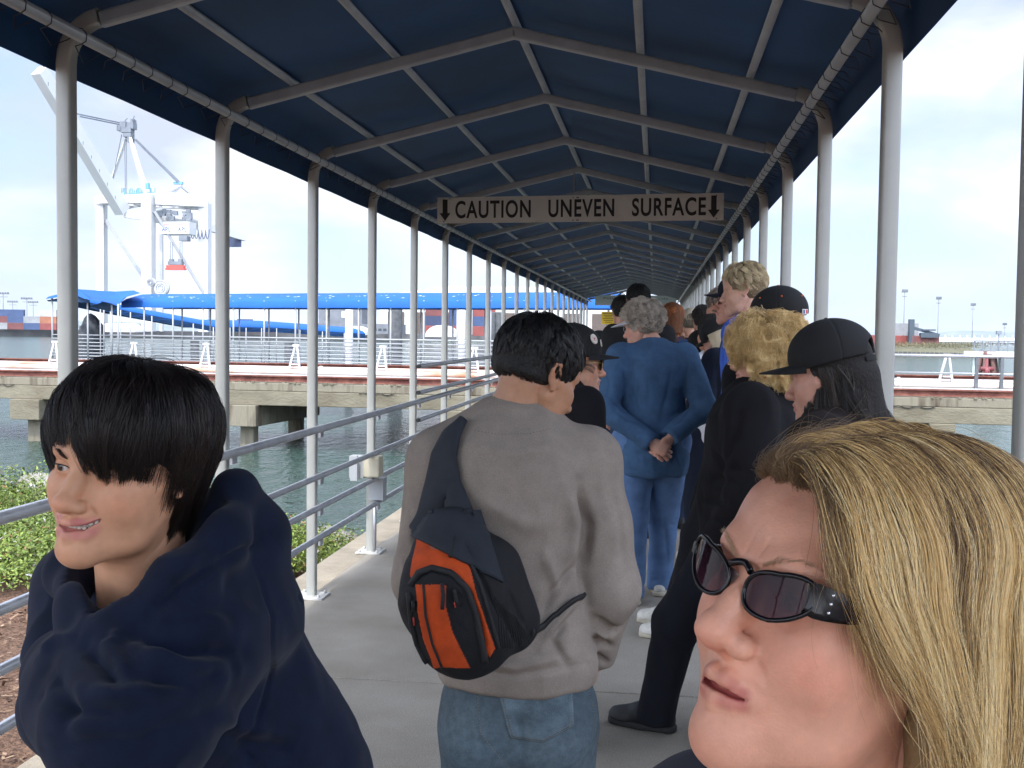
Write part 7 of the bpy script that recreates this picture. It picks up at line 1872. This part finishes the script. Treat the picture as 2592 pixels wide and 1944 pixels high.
# padded strap over the left shoulder (projected on the sweatshirt, real thickness)
lft = [(1178, 1068), (1130, 1100), (1098, 1150), (1084, 1220), (1070, 1290), (1046, 1345)]; rgt = [(1182, 1070), (1168, 1110), (1160, 1160), (1172, 1220), (1208, 1290), (1245, 1370)]
rows = []
for j in range(31):
    t = j/30*(len(lft)-1); i = min(int(t), len(lft)-2); f = t-i; a = (lft[i][0]*(1-f)+lft[i+1][0]*f, lft[i][1]*(1-f)+lft[i+1][1]*f); b = (rgt[i][0]*(1-f)+rgt[i+1][0]*f, rgt[i][1]*(1-f)+rgt[i+1][1]*f); row = []
    for k in range(11):
        u = k/10; x, y = a[0]*(1-u)+b[0]*u, a[1]*(1-u)+b[1]*u; p = proj(bvS, x, y, .006+.012*math.sin(math.pi*u)**.6+(.02*max(0, (j-18)/12))); p = p or W(x, y, bagd+.12); row.append(p)
    rows.append(row)
mb = MB(); mb.sheet(rows); st = mb.build('shoulder_strap', M_strap, bag); sf_ = st.modifiers.new('t', 'SOLIDIFY'); sf_.thickness = .007; sf_.offset = -1; ss_ = st.modifiers.new('s', 'SUBSURF'); ss_.levels = 1; ss_.render_levels = 1
rows = []
for j in range(13):   # upper flap of the pouch under the strap
    v = j/12; a = (1085-45*v+8*math.sin(3*v), 1295+62*v); b = (1215+55*v, 1290+185*v); row = []
    for k in range(15):
        u = k/14; x, y = a[0]*(1-u)+b[0]*u, a[1]*(1-u)+b[1]*u; p = proj(bvB, x, y, .004); p = p or W(x, y, bagd+.03-.03*math.sin(math.pi*u)); row.append(p)
    rows.append(row)
mb = MB(); mb.sheet(rows); st = mb.build('flap', M_strap, bag); sf_ = st.modifiers.new('t', 'SOLIDIFY'); sf_.thickness = .006; sf_.offset = 0
mb = MB(); a = proj(bvB, 1345, 1600, .002) or W(1345, 1600, bagd+.05); q = [a]+[p for p in pline(bvS, [(1375, 1585), (1420, 1545), (1480, 1503)], .006, 12)]; mb.tube(q, .008, 6, sx=.5); mb.build('waist_strap', M_web, bag)
# ================================================================== THE QUEUE
def at(px, d, yaw, dy=0): p = W(px, 1000, d); return Matrix.Translation((p.x, p.y, 0))@Matrix.Rotation(YAW+R(yaw), 4, 'Z')
def HMat(T, k, yaw=0, pitch=0, roll=0, dx=0, dy=.0, dz=0): h = T if T is not None else (0, .02, 1.635); return Matrix.Translation((h[0]*k+dx, h[1]*k+dy, h[2]*k+dz))@Matrix.Rotation(R(yaw), 4, 'Z')@Matrix.Rotation(R(pitch), 4, 'X')@Matrix.Rotation(R(roll), 4, 'Y')
def fab(name, c, var=.12, rough=.9, bs=500): return mat(name, c, rough, var=var, vscale=14, bump=.5, bscale=bs, bdist=.0015, spec=.2)
BLK = fab('black_cloth', (.0085, .008, .010)); NVY = fab('navy_cloth', (.010, .014, .028)); DEN = fab('denim_shirt', (.052, .105, .195), .16); DJ = fab('denim_blue', (.095, .165, .31), .14)
SHW = mat('shoe_white', (.52, .50, .45), .6, var=.15, vscale=30); SOL = mat('sole_cream', (.42, .38, .30), .8); SHB = mat('shoe_black', (.012, .012, .014), .6, bump=.3, bscale=150); SOB = mat('sole_black', (.015, .015, .016), .8)
GREYHAIR = [(.30, .25, .20), (.5, .43, .35), (.75, .67, .58)]
def glasses(root, M, lens=(.01, .01, .012), rim=.0012, w_=.024, h_=.019, name='glasses', mm=None, lensed=True):
    m1 = mm or MATS['glasses_black']; t = None
    mb = MB()
    for s in (-1, 1): mb.tube([M@Vector((s*.032+w_*math.cos(a), .089-.12*abs(w_*math.cos(a)+.032*1)**1.6*.5, h_*math.sin(a)-.003)) for a in np.linspace(0, 2*math.pi, 21)], rim, 6, cap=False); mb.tube([M@Vector((s*.056, .085, .004)), M@Vector((s*.073, .068, .004)), M@Vector((s*.080, -.005, .004))], rim, 6)
    mb.tube([M@Vector((-.009, .090, .001)), M@Vector((.009, .090, .001))], rim, 6); t = mb.build(name, m1, root)
    if lensed:
        mb = MB()
        for s in (-1, 1):
            ring = [M@Vector((s*.032+w_*.97*math.cos(a), .0885-.12*abs(w_*math.cos(a)+.032)**1.6*.5, h_*.97*math.sin(a)-.003)) for a in np.linspace(0, 2*math.pi, 20, endpoint=False)]; mb.add(ring, [tuple(range(20))])
        mb.build('lens', mat('lens_dark', lens, .08, spec=.6), t)
    return t
# ---- elderly person in denim, hands clasped behind the back
M5 = at(1650, 6.15, 4); k5 = 1.70/1.75
J5 = dict(el=(-.285, -.10, 1.13), er=(.285, -.10, 1.13), wl=(-.045, -.215, .955), wr=(.075, -.195, .985), hl=(-.10, 0, .93), hr=(.10, 0, .93), al=(-.10, 0, .09), ar=(.11, .22, .09), kr=(.11, .16, .5), kl=(-.10, .02, .5))
hf = dict(l=frame(np.array((-.035, -.218, .95))*k5, (.75, -.2, -.45), (0, -1, .1)), r=frame(np.array((.07, -.20, .975))*k5, (-.62, -.28, -.62), (0, -.8, -.5)))
def t5(D, T, k): D.ell((0, -.01*k, .88*k), (.215*k, .155*k, .18*k), .06)
HM5 = HMat((-.06, .035, 1.60), k5, 62, -14)
root, T, H5, Mw = person('elderly person with grey curls in a denim shirt, hands clasped behind the back', M5, 1.70, J5, skin=(.62, .34, .25), head=dict(age=.8, chubby=.5, red=1.0), headM=HM5, topm=DEN, legsm=DJ, shoem=(SHW, SOL), seed=5, hem=.745, build=1.21, hh=.0085, topfn=t5, belly=.3, hand_frames=hf, handcurl=(48, 52, 56, 60), legw=1.12, headh=.003,
    topcr=[([(1572, 905), (1640, 912), (1708, 905)], .006, -.004), ([(1575, 930), (1600, 1000), (1612, 1060)], .014, -.012), ([(1700, 930), (1690, 1000), (1672, 1060)], .014, -.012), ([(1640, 920), (1642, 1040)], .010, -.005), ([(1548, 1010), (1580, 1040), (1620, 1050)], .009, -.012), ([(1556, 1040), (1590, 1062), (1630, 1075)], .008, -.011), ([(1575, 1075), (1620, 1095), (1645, 1100)], .008, -.010), ([(1750, 1000), (1725, 1040), (1695, 1055)], .009, -.012), ([(1752, 1030), (1725, 1065), (1700, 1080)], .008, -.011), ([(1530, 930), (1545, 970), (1540, 1000)], .009, -.008), ([(1740, 920), (1735, 980)], .009, -.008), ([(1570, 1100), (1580, 1180)], .012, -.008), ([(1700, 1110), (1695, 1180)], .012, -.009), ([(1620, 1130), (1630, 1180)], .010, .006), ([(1540, 1182), (1640, 1192), (1730, 1182)], .004, -.004)],
    legcr=[([(1640, 1230), (1630, 1300)], .012, -.010), ([(1590, 1330), (1600, 1450)], .010, -.008), ([(1680, 1300), (1690, 1420)], .010, -.008), ([(1620, 1480), (1660, 1490)], .008, -.010), ([(1615, 1500), (1665, 1508)], .008, -.010)])
S_, sh = add_hair(root, H5, 14000, .055, 12, GREYHAIR, seed=33, rad=.0007, off=.020, rough=.6, crown=(0, -.04, .115), g=(0, -.1, -.3), lift=.034, rise=.4, stick=.5, jit=.6, curl=.0045, curlr=150, clump=.7, nclump=500, hang=False, shellkw=dict(low=-.055))
glasses(root, H5, rim=.0009, name='glasses', mm=mat('wire_silver', (.5, .5, .5), .3, metal=.8), lensed=False)
mb = MB(); rows = []
for zz, rr_ in ((.030, .006), (.05, .010), (.062, .012)): rows.append([H5@Vector(((.076+rr_)*math.sin(a), -.015+(.096+rr_)*math.cos(a), zz+.012*math.cos(a))) for a in np.linspace(-2.2, 2.2, 25)])
mb.sheet(rows); vz = mb.build('visor_band', mat('visor_blue', (.04, .07, .45), .7), root); vz.modifiers.new('t', 'SOLIDIFY').thickness = .003
mb = MB(); rows = []
for i in range(7):
    r_ = i/6; rows.append([H5@Vector((math.sin(u*1.15)*(.086+.01*r_), -.015+math.cos(u*1.15)*.106+.085*r_*max(0, math.cos(u*1.4)), .044-.012*u*u-.012*r_)) for u in np.linspace(-1, 1, 15)])
mb.sheet(rows); b_ = mb.build('brim', mat('visor_white', (.6, .62, .66), .7), vz); b_.modifiers.new('t', 'SOLIDIFY').thickness = .003
tp = [c for c in root.children if c.name.startswith('top')][0]
mb = MB(); mb.tube([Mw@Vector((.068*math.sin(a)*k5, (-.015-.066*math.cos(a))*k5, (1.498+.012*math.cos(a))*k5)) for a in np.linspace(-2.4, 2.4, 20)], .016, 8, sx=.6); mb.build('collar', DEN, tp)
mb = MB()
for sg, sh_ in ((-1, (-.055, -.205, .965)), (1, (.085, -.185, .992))):
    f = frame(np.array(sh_)*k5, (-sg*.62, -.28, -.62), (0, -1, 0)); mb.tube([Mw@(f@Vector((.036*math.cos(a), -.0, .033*math.sin(a)))) for a in np.linspace(0, 2*math.pi, 17)], .008, 6, cap=False)
mb.build('cuff', DEN, tp)
# ---- person in a black cap with pins and sunglasses (behind the grey man)
M4 = at(1428, 4.05, -66); k4 = 1.53/1.75
HM4 = HMat((0, .05, 1.60), k4, -14, -4)
root, T, H4, Mw = person('person in a black cap with orange pins and gold rimmed sunglasses, looking right', M4, 1.53, dict(er=(.25, -.02, 1.13), wr=(.2, .12, .98), el=(-.22, 0, 1.13), al=(-.1, -.16, .09), ar=(.1, -.16, .09), kl=(-.1, -.06, .5), kr=(.1, -.06, .5)), skin=(.62, .33, .22), head=dict(age=1.1, nose=1.08, chubby=-.3, red=.9), headM=HM4, topm=BLK, legsm=NVY, shoem=(SHB, SOB), seed=7, build=1.0, hh=.009, headh=.003, belly=.3)
tp = [c for c in root.children if c.name.startswith('top')][0]
ORG = mat('trim_orange', (.62, .11, .015), .7)
c, Mc = cap(root, H4, mat('cap_black', (.006, .006, .007), .85, bump=.5, bscale=400, bdist=.001), z=.052)
rr = random.Random(3)
for i in range(9):
    a = rr.uniform(-1.9, .9); zz = rr.uniform(.055, .1); q = math.sqrt(max(0, 1-((zz-.052)/.09)**2)); p = H4@Vector((.091*math.sin(a)*q, -.015+.109*math.cos(a)*q, zz)); c0 = H4@Vector((0, -.015, .05)); n = (p-c0).normalized(); mb = MB(); r_ = rr.uniform(.010, .016)
    mb.tube([p, p+n*.003], r_, 14); pin = mb.build('pin', mat('pin_%d' % (i % 4), [(.62, .55, .45), (.7, .2, .02), (.08, .06, .05), (.55, .12, .05)][i % 4], .35), c)
p = H4@Vector((.066, .045, .088)); n = (p-H4@Vector((0, -.015, .05))).normalized(); mb = MB(); mb.tube([p, p+n*.004], .019, 20); pin = mb.build('pin', mat('pin_white', (.68, .60, .52), .35), c)
mb = MB(); mb.tube([p+n*.004, p+n*.005], .0035, 10); x_ = n.cross(Vector((0, 0, 1))).normalized(); y_ = n.cross(x_)
for j in range(3): mb.bar(p+n*.0045+x_*-.011+y_*(.006*(j-1)), p+n*.0045+x_*.011+y_*(.006*(j-1)), .0016, .001)
mb.build('print', mat('pin_red_print', (.45, .06, .04), .6), pin)
glasses(root, H4, lens=(.012, .012, .014), rim=.0015, w_=.026, h_=.022, name='sunglasses', mm=mat('wire_gold', (.55, .42, .2), .3, metal=.9))
S_, tint = grow(7000, .10, 12, 41, zmax=.015, crown=(0, -.05, .11), g=(0, -.1, -.8), lift=.02, stick=.6, jit=.5, curl=.004, curlr=90, clump=.7, nclump=220, zline=([-.13, -.02, .02, .1], [-.05, -.03, .02, .2])); strands('hair', hxf(S_, H4), .0006, tint, hair_mat('hm_black', [(.005, .004, .004), (.012, .009, .008), (.02, .015, .012)], .4), root)
mb = MB(); e_, w_ = T['er'], T['wr']; d_ = Vector(w_-e_).normalized(); c0 = Vector(w_)-d_*.005; f = frame(c0, d_, (1, 0, 0)); mb.tube([Mw@(f@Vector((.05*math.cos(a), 0, .05*math.sin(a)))) for a in np.linspace(0, 2*math.pi, 17)], .010, 6, cap=False); mb.build('cuff', ORG, tp)
mb = MB(); mb.tube([H4@Vector((-.0+.055*math.cos(a), -.03+.055*math.sin(a), -.135)) for a in np.linspace(0, 2*math.pi, 17)], .008, 6, cap=False); mb.build('collar', BLK, tp)
# ---- woman in the plain black cap (behind the blonde woman)
M6 = at(2122, 2.78, 58); k6 = 1.535/1.75
HM6 = HMat((0, .03, 1.60), k6, 2, -10)
root, T, H6, Mw = person('woman in a plain black cap with long dark hair, behind the streaked blonde woman', M6, 1.535, dict(el=(-.22, .02, 1.13)), skin=(.55, .29, .21), head=dict(chubby=.3, ear=False), headM=HM6, topm=fab('dark_fleece', (.016, .012, .011)), legsm=NVY, shoem=(SHB, SOB), seed=9, build=1.05, hh=.009, headh=.003)
cap(root, H6, MATS['cap_black'], z=.054, brimlen=.085)
def dn(p, t, P0): v = np.zeros_like(p); v[:, 1] -= .12; return v
S_, tint = grow(30000, .36, 20, 43, drop=.97, crown=(0, -.0, .115), g=(0, -.03, -1.4), lift=.030, stick=.8, style=dn, jit=.25, curl=.0025, curlr=30, clump=.55, nclump=260, lenvar=.3, zmax=.034, zline=([-.13, -.02, .0, .02, .045, .055, .1], [-.05, -.03, -.02, -.02, -.01, .0, .2])); strands('hair', hxf(S_, H6), .0006, tint, hair_mat('hm_dkbrown', [(.006, .004, .003), (.016, .010, .007), (.035, .022, .015)], .45), root)
S_, tint = grow(16000, .34, 20, 44, drop=.97, crown=(0, .02, .115), g=(0, -.25, -1.3), lift=.052, stick=.85, style=dn, jit=.2, clump=.5, nclump=260, lenvar=.3, zmax=.034, zline=([-.13, -.02, .0, .02, .1], [-.05, -.03, -.02, .2, .2])); strands('hair', hxf(S_, H6), .0006, tint, HM['hm_dkbrown'], root)
V, Fc = hair_shell(H6, .004, low=-.2, extra=lambda D: D.chain([(0, -.07, -.02), (0, -.085, -.2)], [.055, .045], .03), cut=False); to_obj('hair', V, Fc, mat('hairbase_brown', (.006, .004, .003), .8, bump=.8, bscale=120, bdist=.004), root)
# ---- curly blonde woman in the black jacket
M7 = at(1905, 3.75, 74); k7 = 1.565/1.75
J7 = dict(chest=(0, 0, 1.26), el=(-.26, -.02, 1.10), wl=(-.19, .11, .93), er=(.24, 0, 1.1), wr=(.17, .12, .93), ar=(.36, .40, .09), kr=(.22, .30, .5), al=(-.09, -.10, .09), kl=(-.1, .03, .5), hl=(-.09, 0, .92), head=(0, -.06, 1.61))
HM7 = HMat((0, -.04, 1.615), k7, 4, -6)
root, T, H7, Mw = person('woman with curly golden hair in a black jacket, facing left with hands in her pockets', M7, 1.565, J7, skin=(.60, .32, .23), head=dict(age=.5, chubby=.4), headM=HM7, topm=BLK, legsm=fab('dark_trousers', (.009, .010, .016)), shoem=(SHB, SOB), seed=11, hem=.80, hand_frames=dict(l=frame(np.array((-.17, .09, .93))*k7, (1, -.5, -.3), (0, 0, 1)), r=frame(np.array((.15, .10, .93))*k7, (-1, -.5, -.3), (0, 0, 1))), build=1.28, hh=.009, headh=.003, sleeve=1.22, belly=.6, legw=1.1,
    topcr=[([(1720, 1230), (1790, 1210), (1850, 1220)], .012, -.016), ([(1715, 1270), (1780, 1260), (1850, 1275)], .012, -.016), ([(1730, 1310), (1790, 1310), (1840, 1330)], .011, -.013), ([(1880, 1020), (1860, 1100), (1830, 1180)], .016, -.014), ([(1780, 1080), (1760, 1150), (1740, 1210)], .014, .010), ([(1690, 1300), (1720, 1340), (1790, 1370)], .010, -.012), ([(1800, 1130), (1830, 1180), (1880, 1190)], .012, -.012)])
GH = [(.42, .27, .11), (.75, .52, .22), (.96, .76, .40)]
S_, sh = add_hair(root, H7, 20000, .155, 26, GH, seed=51, rad=.0005, off=.022, rough=.4, crown=(0, -.03, .12), g=(0, -.15, -.6), lift=.040, rise=.25, stick=.6, jit=.4, curl=.0062, curlr=110, clump=.72, nclump=700, lenvar=.3, shellcol=(.30, .18, .07), shellkw=dict(low=-.07, cut=False, face=((0, .11, -.04), (.075, .068, .1)), extra=lambda D: D.ell((0, -.03, -.02), (.095, .09, .08), .03)))
glasses(root, H7, rim=.0014, w_=.026, h_=.02, name='sunglasses', mm=MATS['wire_gold'])
tp = [c for c in root.children if c.name.startswith('top')][0]
mb = MB(); mb.tube([Mw@Vector((.075*math.cos(a)*k7, (-.03+.075*math.sin(a))*k7, (1.47+.012*math.sin(a))*k7)) for a in np.linspace(0, 2*math.pi, 20)], .022, 8, cap=False); mb.build('collar', fab('collar_grey', (.16, .15, .13)), tp)
mb = MB()
for dx in (0, .006, -.005): p = H7@Vector((-.078+dx, -.0, -.055-.4*abs(dx))); mb.tube([p, p-Vector((0, 0, .018)), p-Vector((.004, 0, .03))], .0035, 6)
mb.build('earring', mat('earring_orange', (.75, .08, .02), .4), root)
# ---- tall man in blue shirt
M8 = at(1885, 5.4, 66); k8 = 1.86/1.75
HM8 = HMat((0, .02, 1.625), k8, 12, -8)
root, T, H8, Mw = person('tall grey blond man in a bright blue shirt standing among the capped people', M8, 1.86, dict(al=(-.1, .27, .09), ar=(.1, .36, .09), kl=(-.1, .18, .5), kr=(.1, .2, .5)), skin=(.58, .34, .24), head=dict(age=.6, chubby=.5, red=.6), headM=HM8, topm=fab('shirt_blue', (.055, .13, .52)), legsm=fab('black_trousers', (.007, .007, .009)), shoem=(SHW, SOL), seed=13, build=1.12, headh=.003)
def sw(p, t, P0): v = np.zeros_like(p); v[:, 1] -= .3; return v
add_hair(root, H8, 9000, .042, 9, [(.30, .22, .12), (.55, .44, .26), (.8, .68, .45)], seed=61, rad=.0007, off=.010, rough=.45, crown=(0, -.03, .12), g=(0, -.2, -.6), lift=.02, rise=.25, stick=.6, jit=.3, clump=.6, nclump=260, hang=False, style=sw)
mb = MB(); mb.tube([Mw@Vector((.068*math.sin(a)*k8, (-.015-.066*math.cos(a))*k8, (1.50+.012*math.cos(a))*k8)) for a in np.linspace(-2.6, 2.6, 20)], .016, 8, sx=.6); mb.build('collar', MATS['shirt_blue'], [c for c in root.children if c.name.startswith('top')][0])
# ---- man whose cap brim shows in front of the tall man
M9 = at(1868, 5.7, 84); root, T, H9, Mw = person('person mostly hidden behind the tall blond man, only a dark cap brim and sunglasses showing', M9, 1.80, None, skin=(.58, .30, .22), head=dict(), topm=NVY, legsm=NVY, shoem=(SHB, SOB), seed=15)
cap(root, H9, mat('cap_navy', (.006, .008, .02), .85), z=.052); glasses(root, H9, name='sunglasses', mm=MATS['glasses_black'])
# ---- man in black and orange cap
M10 = at(1970, 4.0, 34); k10 = 1.665/1.75; HM10 = HMat((0, .02, 1.62), k10, 10, -4)
root, T, H10, Mw = person('person in a fitted black cap with orange button and eyelets, behind the curly haired woman', M10, 1.665, None, skin=(.55, .28, .2), head=dict(), headM=HM10, topm=fab('black_tee', (.01, .01, .012)), legsm=NVY, shoem=(SHB, SOB), seed=17, build=1.1)
c, Mc = cap(root, H10, MATS['cap_black'], brim=MATS['trim_orange'], z=.05, opening=False)
mb = MB()
for a in (2.2, 3.14, 4.1, 1.3, 5.0): mb.ball(H10@Vector((.080*math.sin(a), -.015+.096*math.cos(a), .098)), .0035, 6, 4)
mb.build('eyelet', ORG, c)
for j, m_ in ((0, mat('patch_white', (.7, .7, .7), .6)), (1, mat('patch_red', (.6, .05, .05), .6)), (2, mat('patch_navy', (.03, .05, .2), .6))):
    mb = MB(); mb.box(H10@Vector((-.004+(.0, .009, -.009)[j], -.1235-.0008*(j > 0), .040)), ((.034, .010, .009)[j], .003, (.018, .014, .014)[j]), H10.to_3x3().normalized()); mb.build('emblem', m_, c)
S_, tint = grow(3000, .03, 6, 63, zmax=.015, g=(0, -.1, -1), lift=.008, stick=.8, jit=.2, zline=([-.13, -.02, .02, .1], [-.05, -.03, .02, .2])); strands('hair', hxf(S_, H10), .0008, tint, hair_mat('hm_grey', [(.2, .18, .15), (.4, .36, .3)]), root)
# ---- leaning person with crossed arms in dark jacket, white trainers
M11 = at(1858, 6.6, 40); k11 = 1.66/1.75
J11 = dict(head=(0, .14, 1.56), neck=(0, .06, 1.46), el=(-.26, .06, 1.16), wl=(.08, .22, 1.19), er=(.26, .08, 1.15), wr=(-.10, .24, 1.12), al=(-.12, .12, .09), kl=(-.11, .14, .5), ar=(.10, -.02, .09))
hf = dict(l=frame(np.array((.07, .225, 1.19))*k11, (1, .1, -.1), (0, 1, .2)), r=frame(np.array((-.09, .245, 1.12))*k11, (-1, .1, .15), (0, 1, .1)))
HM11 = HMat((0, .14, 1.55), k11, 20, -25)
root, T, H11, Mw = person('person in a dark navy jacket with arms crossed, bending forward, wearing white trainers', M11, 1.66, J11, skin=(.60, .32, .24), head=dict(), headM=HM11, topm=NVY, legsm=fab('black_trousers', (.007, .007, .009)), shoem=(SHW, SOL), seed=19, hand_frames=hf, handcurl=(40, 44, 48, 52), sleeve=1.12)
cap(root, H11, MATS['cap_black'], z=.05)
mb = MB(); mb.sheet([[H11@Vector(((.093+.004*(j % 2))*math.sin(a), -.015+(.108+.003*math.sin(5*a))*math.cos(a), .045-.03*j)) for a in np.linspace(1.2, 5.0, 14)] for j in range(5)]); sc_ = mb.build('head_scarf', fab('scarf_beige', (.5, .42, .28)), root)
M11b = at(1800, 7.3, 20); root, T, Hb, Mw = person('person in a white jersey with a red striped hem, behind the blue denim shirt', M11b, 1.62, dict(el=(-.25, .05, 1.14), wl=(-.2, .2, 1.0)), skin=(.5, .25, .17), head=dict(), topm=fab('jersey_white', (.6, .6, .62)), legsm=NVY, shoem=(SHW, SOL), seed=23)
add_hair(root, Hb, 2500, .05, 7, [(.01, .008, .007), (.03, .02, .015)], seed=65, rad=.001, off=.01, lift=.014)
mb = MB()
for j in range(8): mb.tube([Mw@Vector((-.19+.02*j, .115-.03*j*0, 1.02+.006*(j % 2))), Mw@Vector((-.185+.02*j, .118, 1.04))], .006, 5)
mb.build('trim', mat('trim_red', (.5, .04, .05), .7), [c for c in root.children if c.name.startswith('top')][0])
# ---- far people
def far(px, ytop, d, yaw, label, topc, hairc, hat=None, hl=.05, legc=(.02, .03, .06), seed=1, skin=(.55, .3, .21), hn=2500, build=1.0, facing_head=0, bulk=1.0):
    ht = EYE+(853-ytop)/F*d; ht = max(1.5, min(1.9, ht)); M = at(px, d, yaw); k = ht/1.75
    root, T, Hh, Mw = person(label, M, ht-.02, None, skin=skin, head=dict(ear=True), headM=HMat(None, k, facing_head, -4), topm=fab('cloth_%d' % int(sum(topc)*1e4), topc), legsm=fab('cloth_%d' % int(sum(legc)*1e4+7), legc), shoem=(SHB, SOB), seed=seed, hh=.013, headh=.005, build=build, hands=True)
    if hat is not None: cap(root, Hh, fab('hat_%d' % int(sum(hat)*1e4), hat), z=.05)
    add_hair(root, Hh, hn, hl, 8, [tuple(c*.6 for c in hairc), hairc, tuple(min(1, c*1.5) for c in hairc)], seed=seed, rad=.0013, off=.010, lift=.016, rough=.5, jit=.3, shellkw=dict(h=.005, low=-.05 if hl < .1 else -.12, extra=(lambda D: D.chain([(0, -.06, 0), (0, -.07, -.13)], [.07, .055], .03)) if hl > .1 else None))
    return root, Hh
far(1698, 775, 8.6, 5, 'woman with straight copper hair and a navy top, back turned, beyond the denim shirt', (.018, .045, .11), (.40, .13, .035), hl=.22, seed=71, hn=6000)
far(1612, 727, 8.2, 0, 'tall person with short black hair right behind the grey curls', (.02, .02, .022), (.006, .005, .005), seed=72)
far(1572, 758, 9.4, 8, 'person in a dark grey jacket left of the white visor', (.03, .033, .036), (.01, .008, .007), seed=73, build=1.15)
far(1528, 862, 11.5, 0, 'short dark haired person far down the walkway beside the pinned cap', (.02, .02, .025), (.012, .008, .006), seed=74)
far(1502, 855, 13, 12, 'distant person with dark hair, second from the railing', (.03, .02, .02), (.02, .014, .01), seed=75)
far(1745, 790, 10.5, -10, 'person in a beige cap beside the copper haired woman', (.06, .05, .045), (.3, .25, .18), hat=(.42, .36, .27), seed=76)
far(1722, 798, 12.5, 20, 'distant person with white hair past the copper haired woman', (.03, .04, .05), (.5, .48, .45), seed=77)
far(1822, 735, 7.6, 30, 'grey haired person with dark glasses near the right posts', (.02, .02, .02), (.25, .2, .16), seed=78)
far(1775, 780, 9.5, 0, 'person in a dark jacket between the beige cap and the right posts', (.014, .014, .016), (.02, .014, .01), seed=79)
far(1640, 800, 14, 0, 'distant person in blue behind the queue near the far sign', (.03, .05, .12), (.05, .03, .02), seed=80)
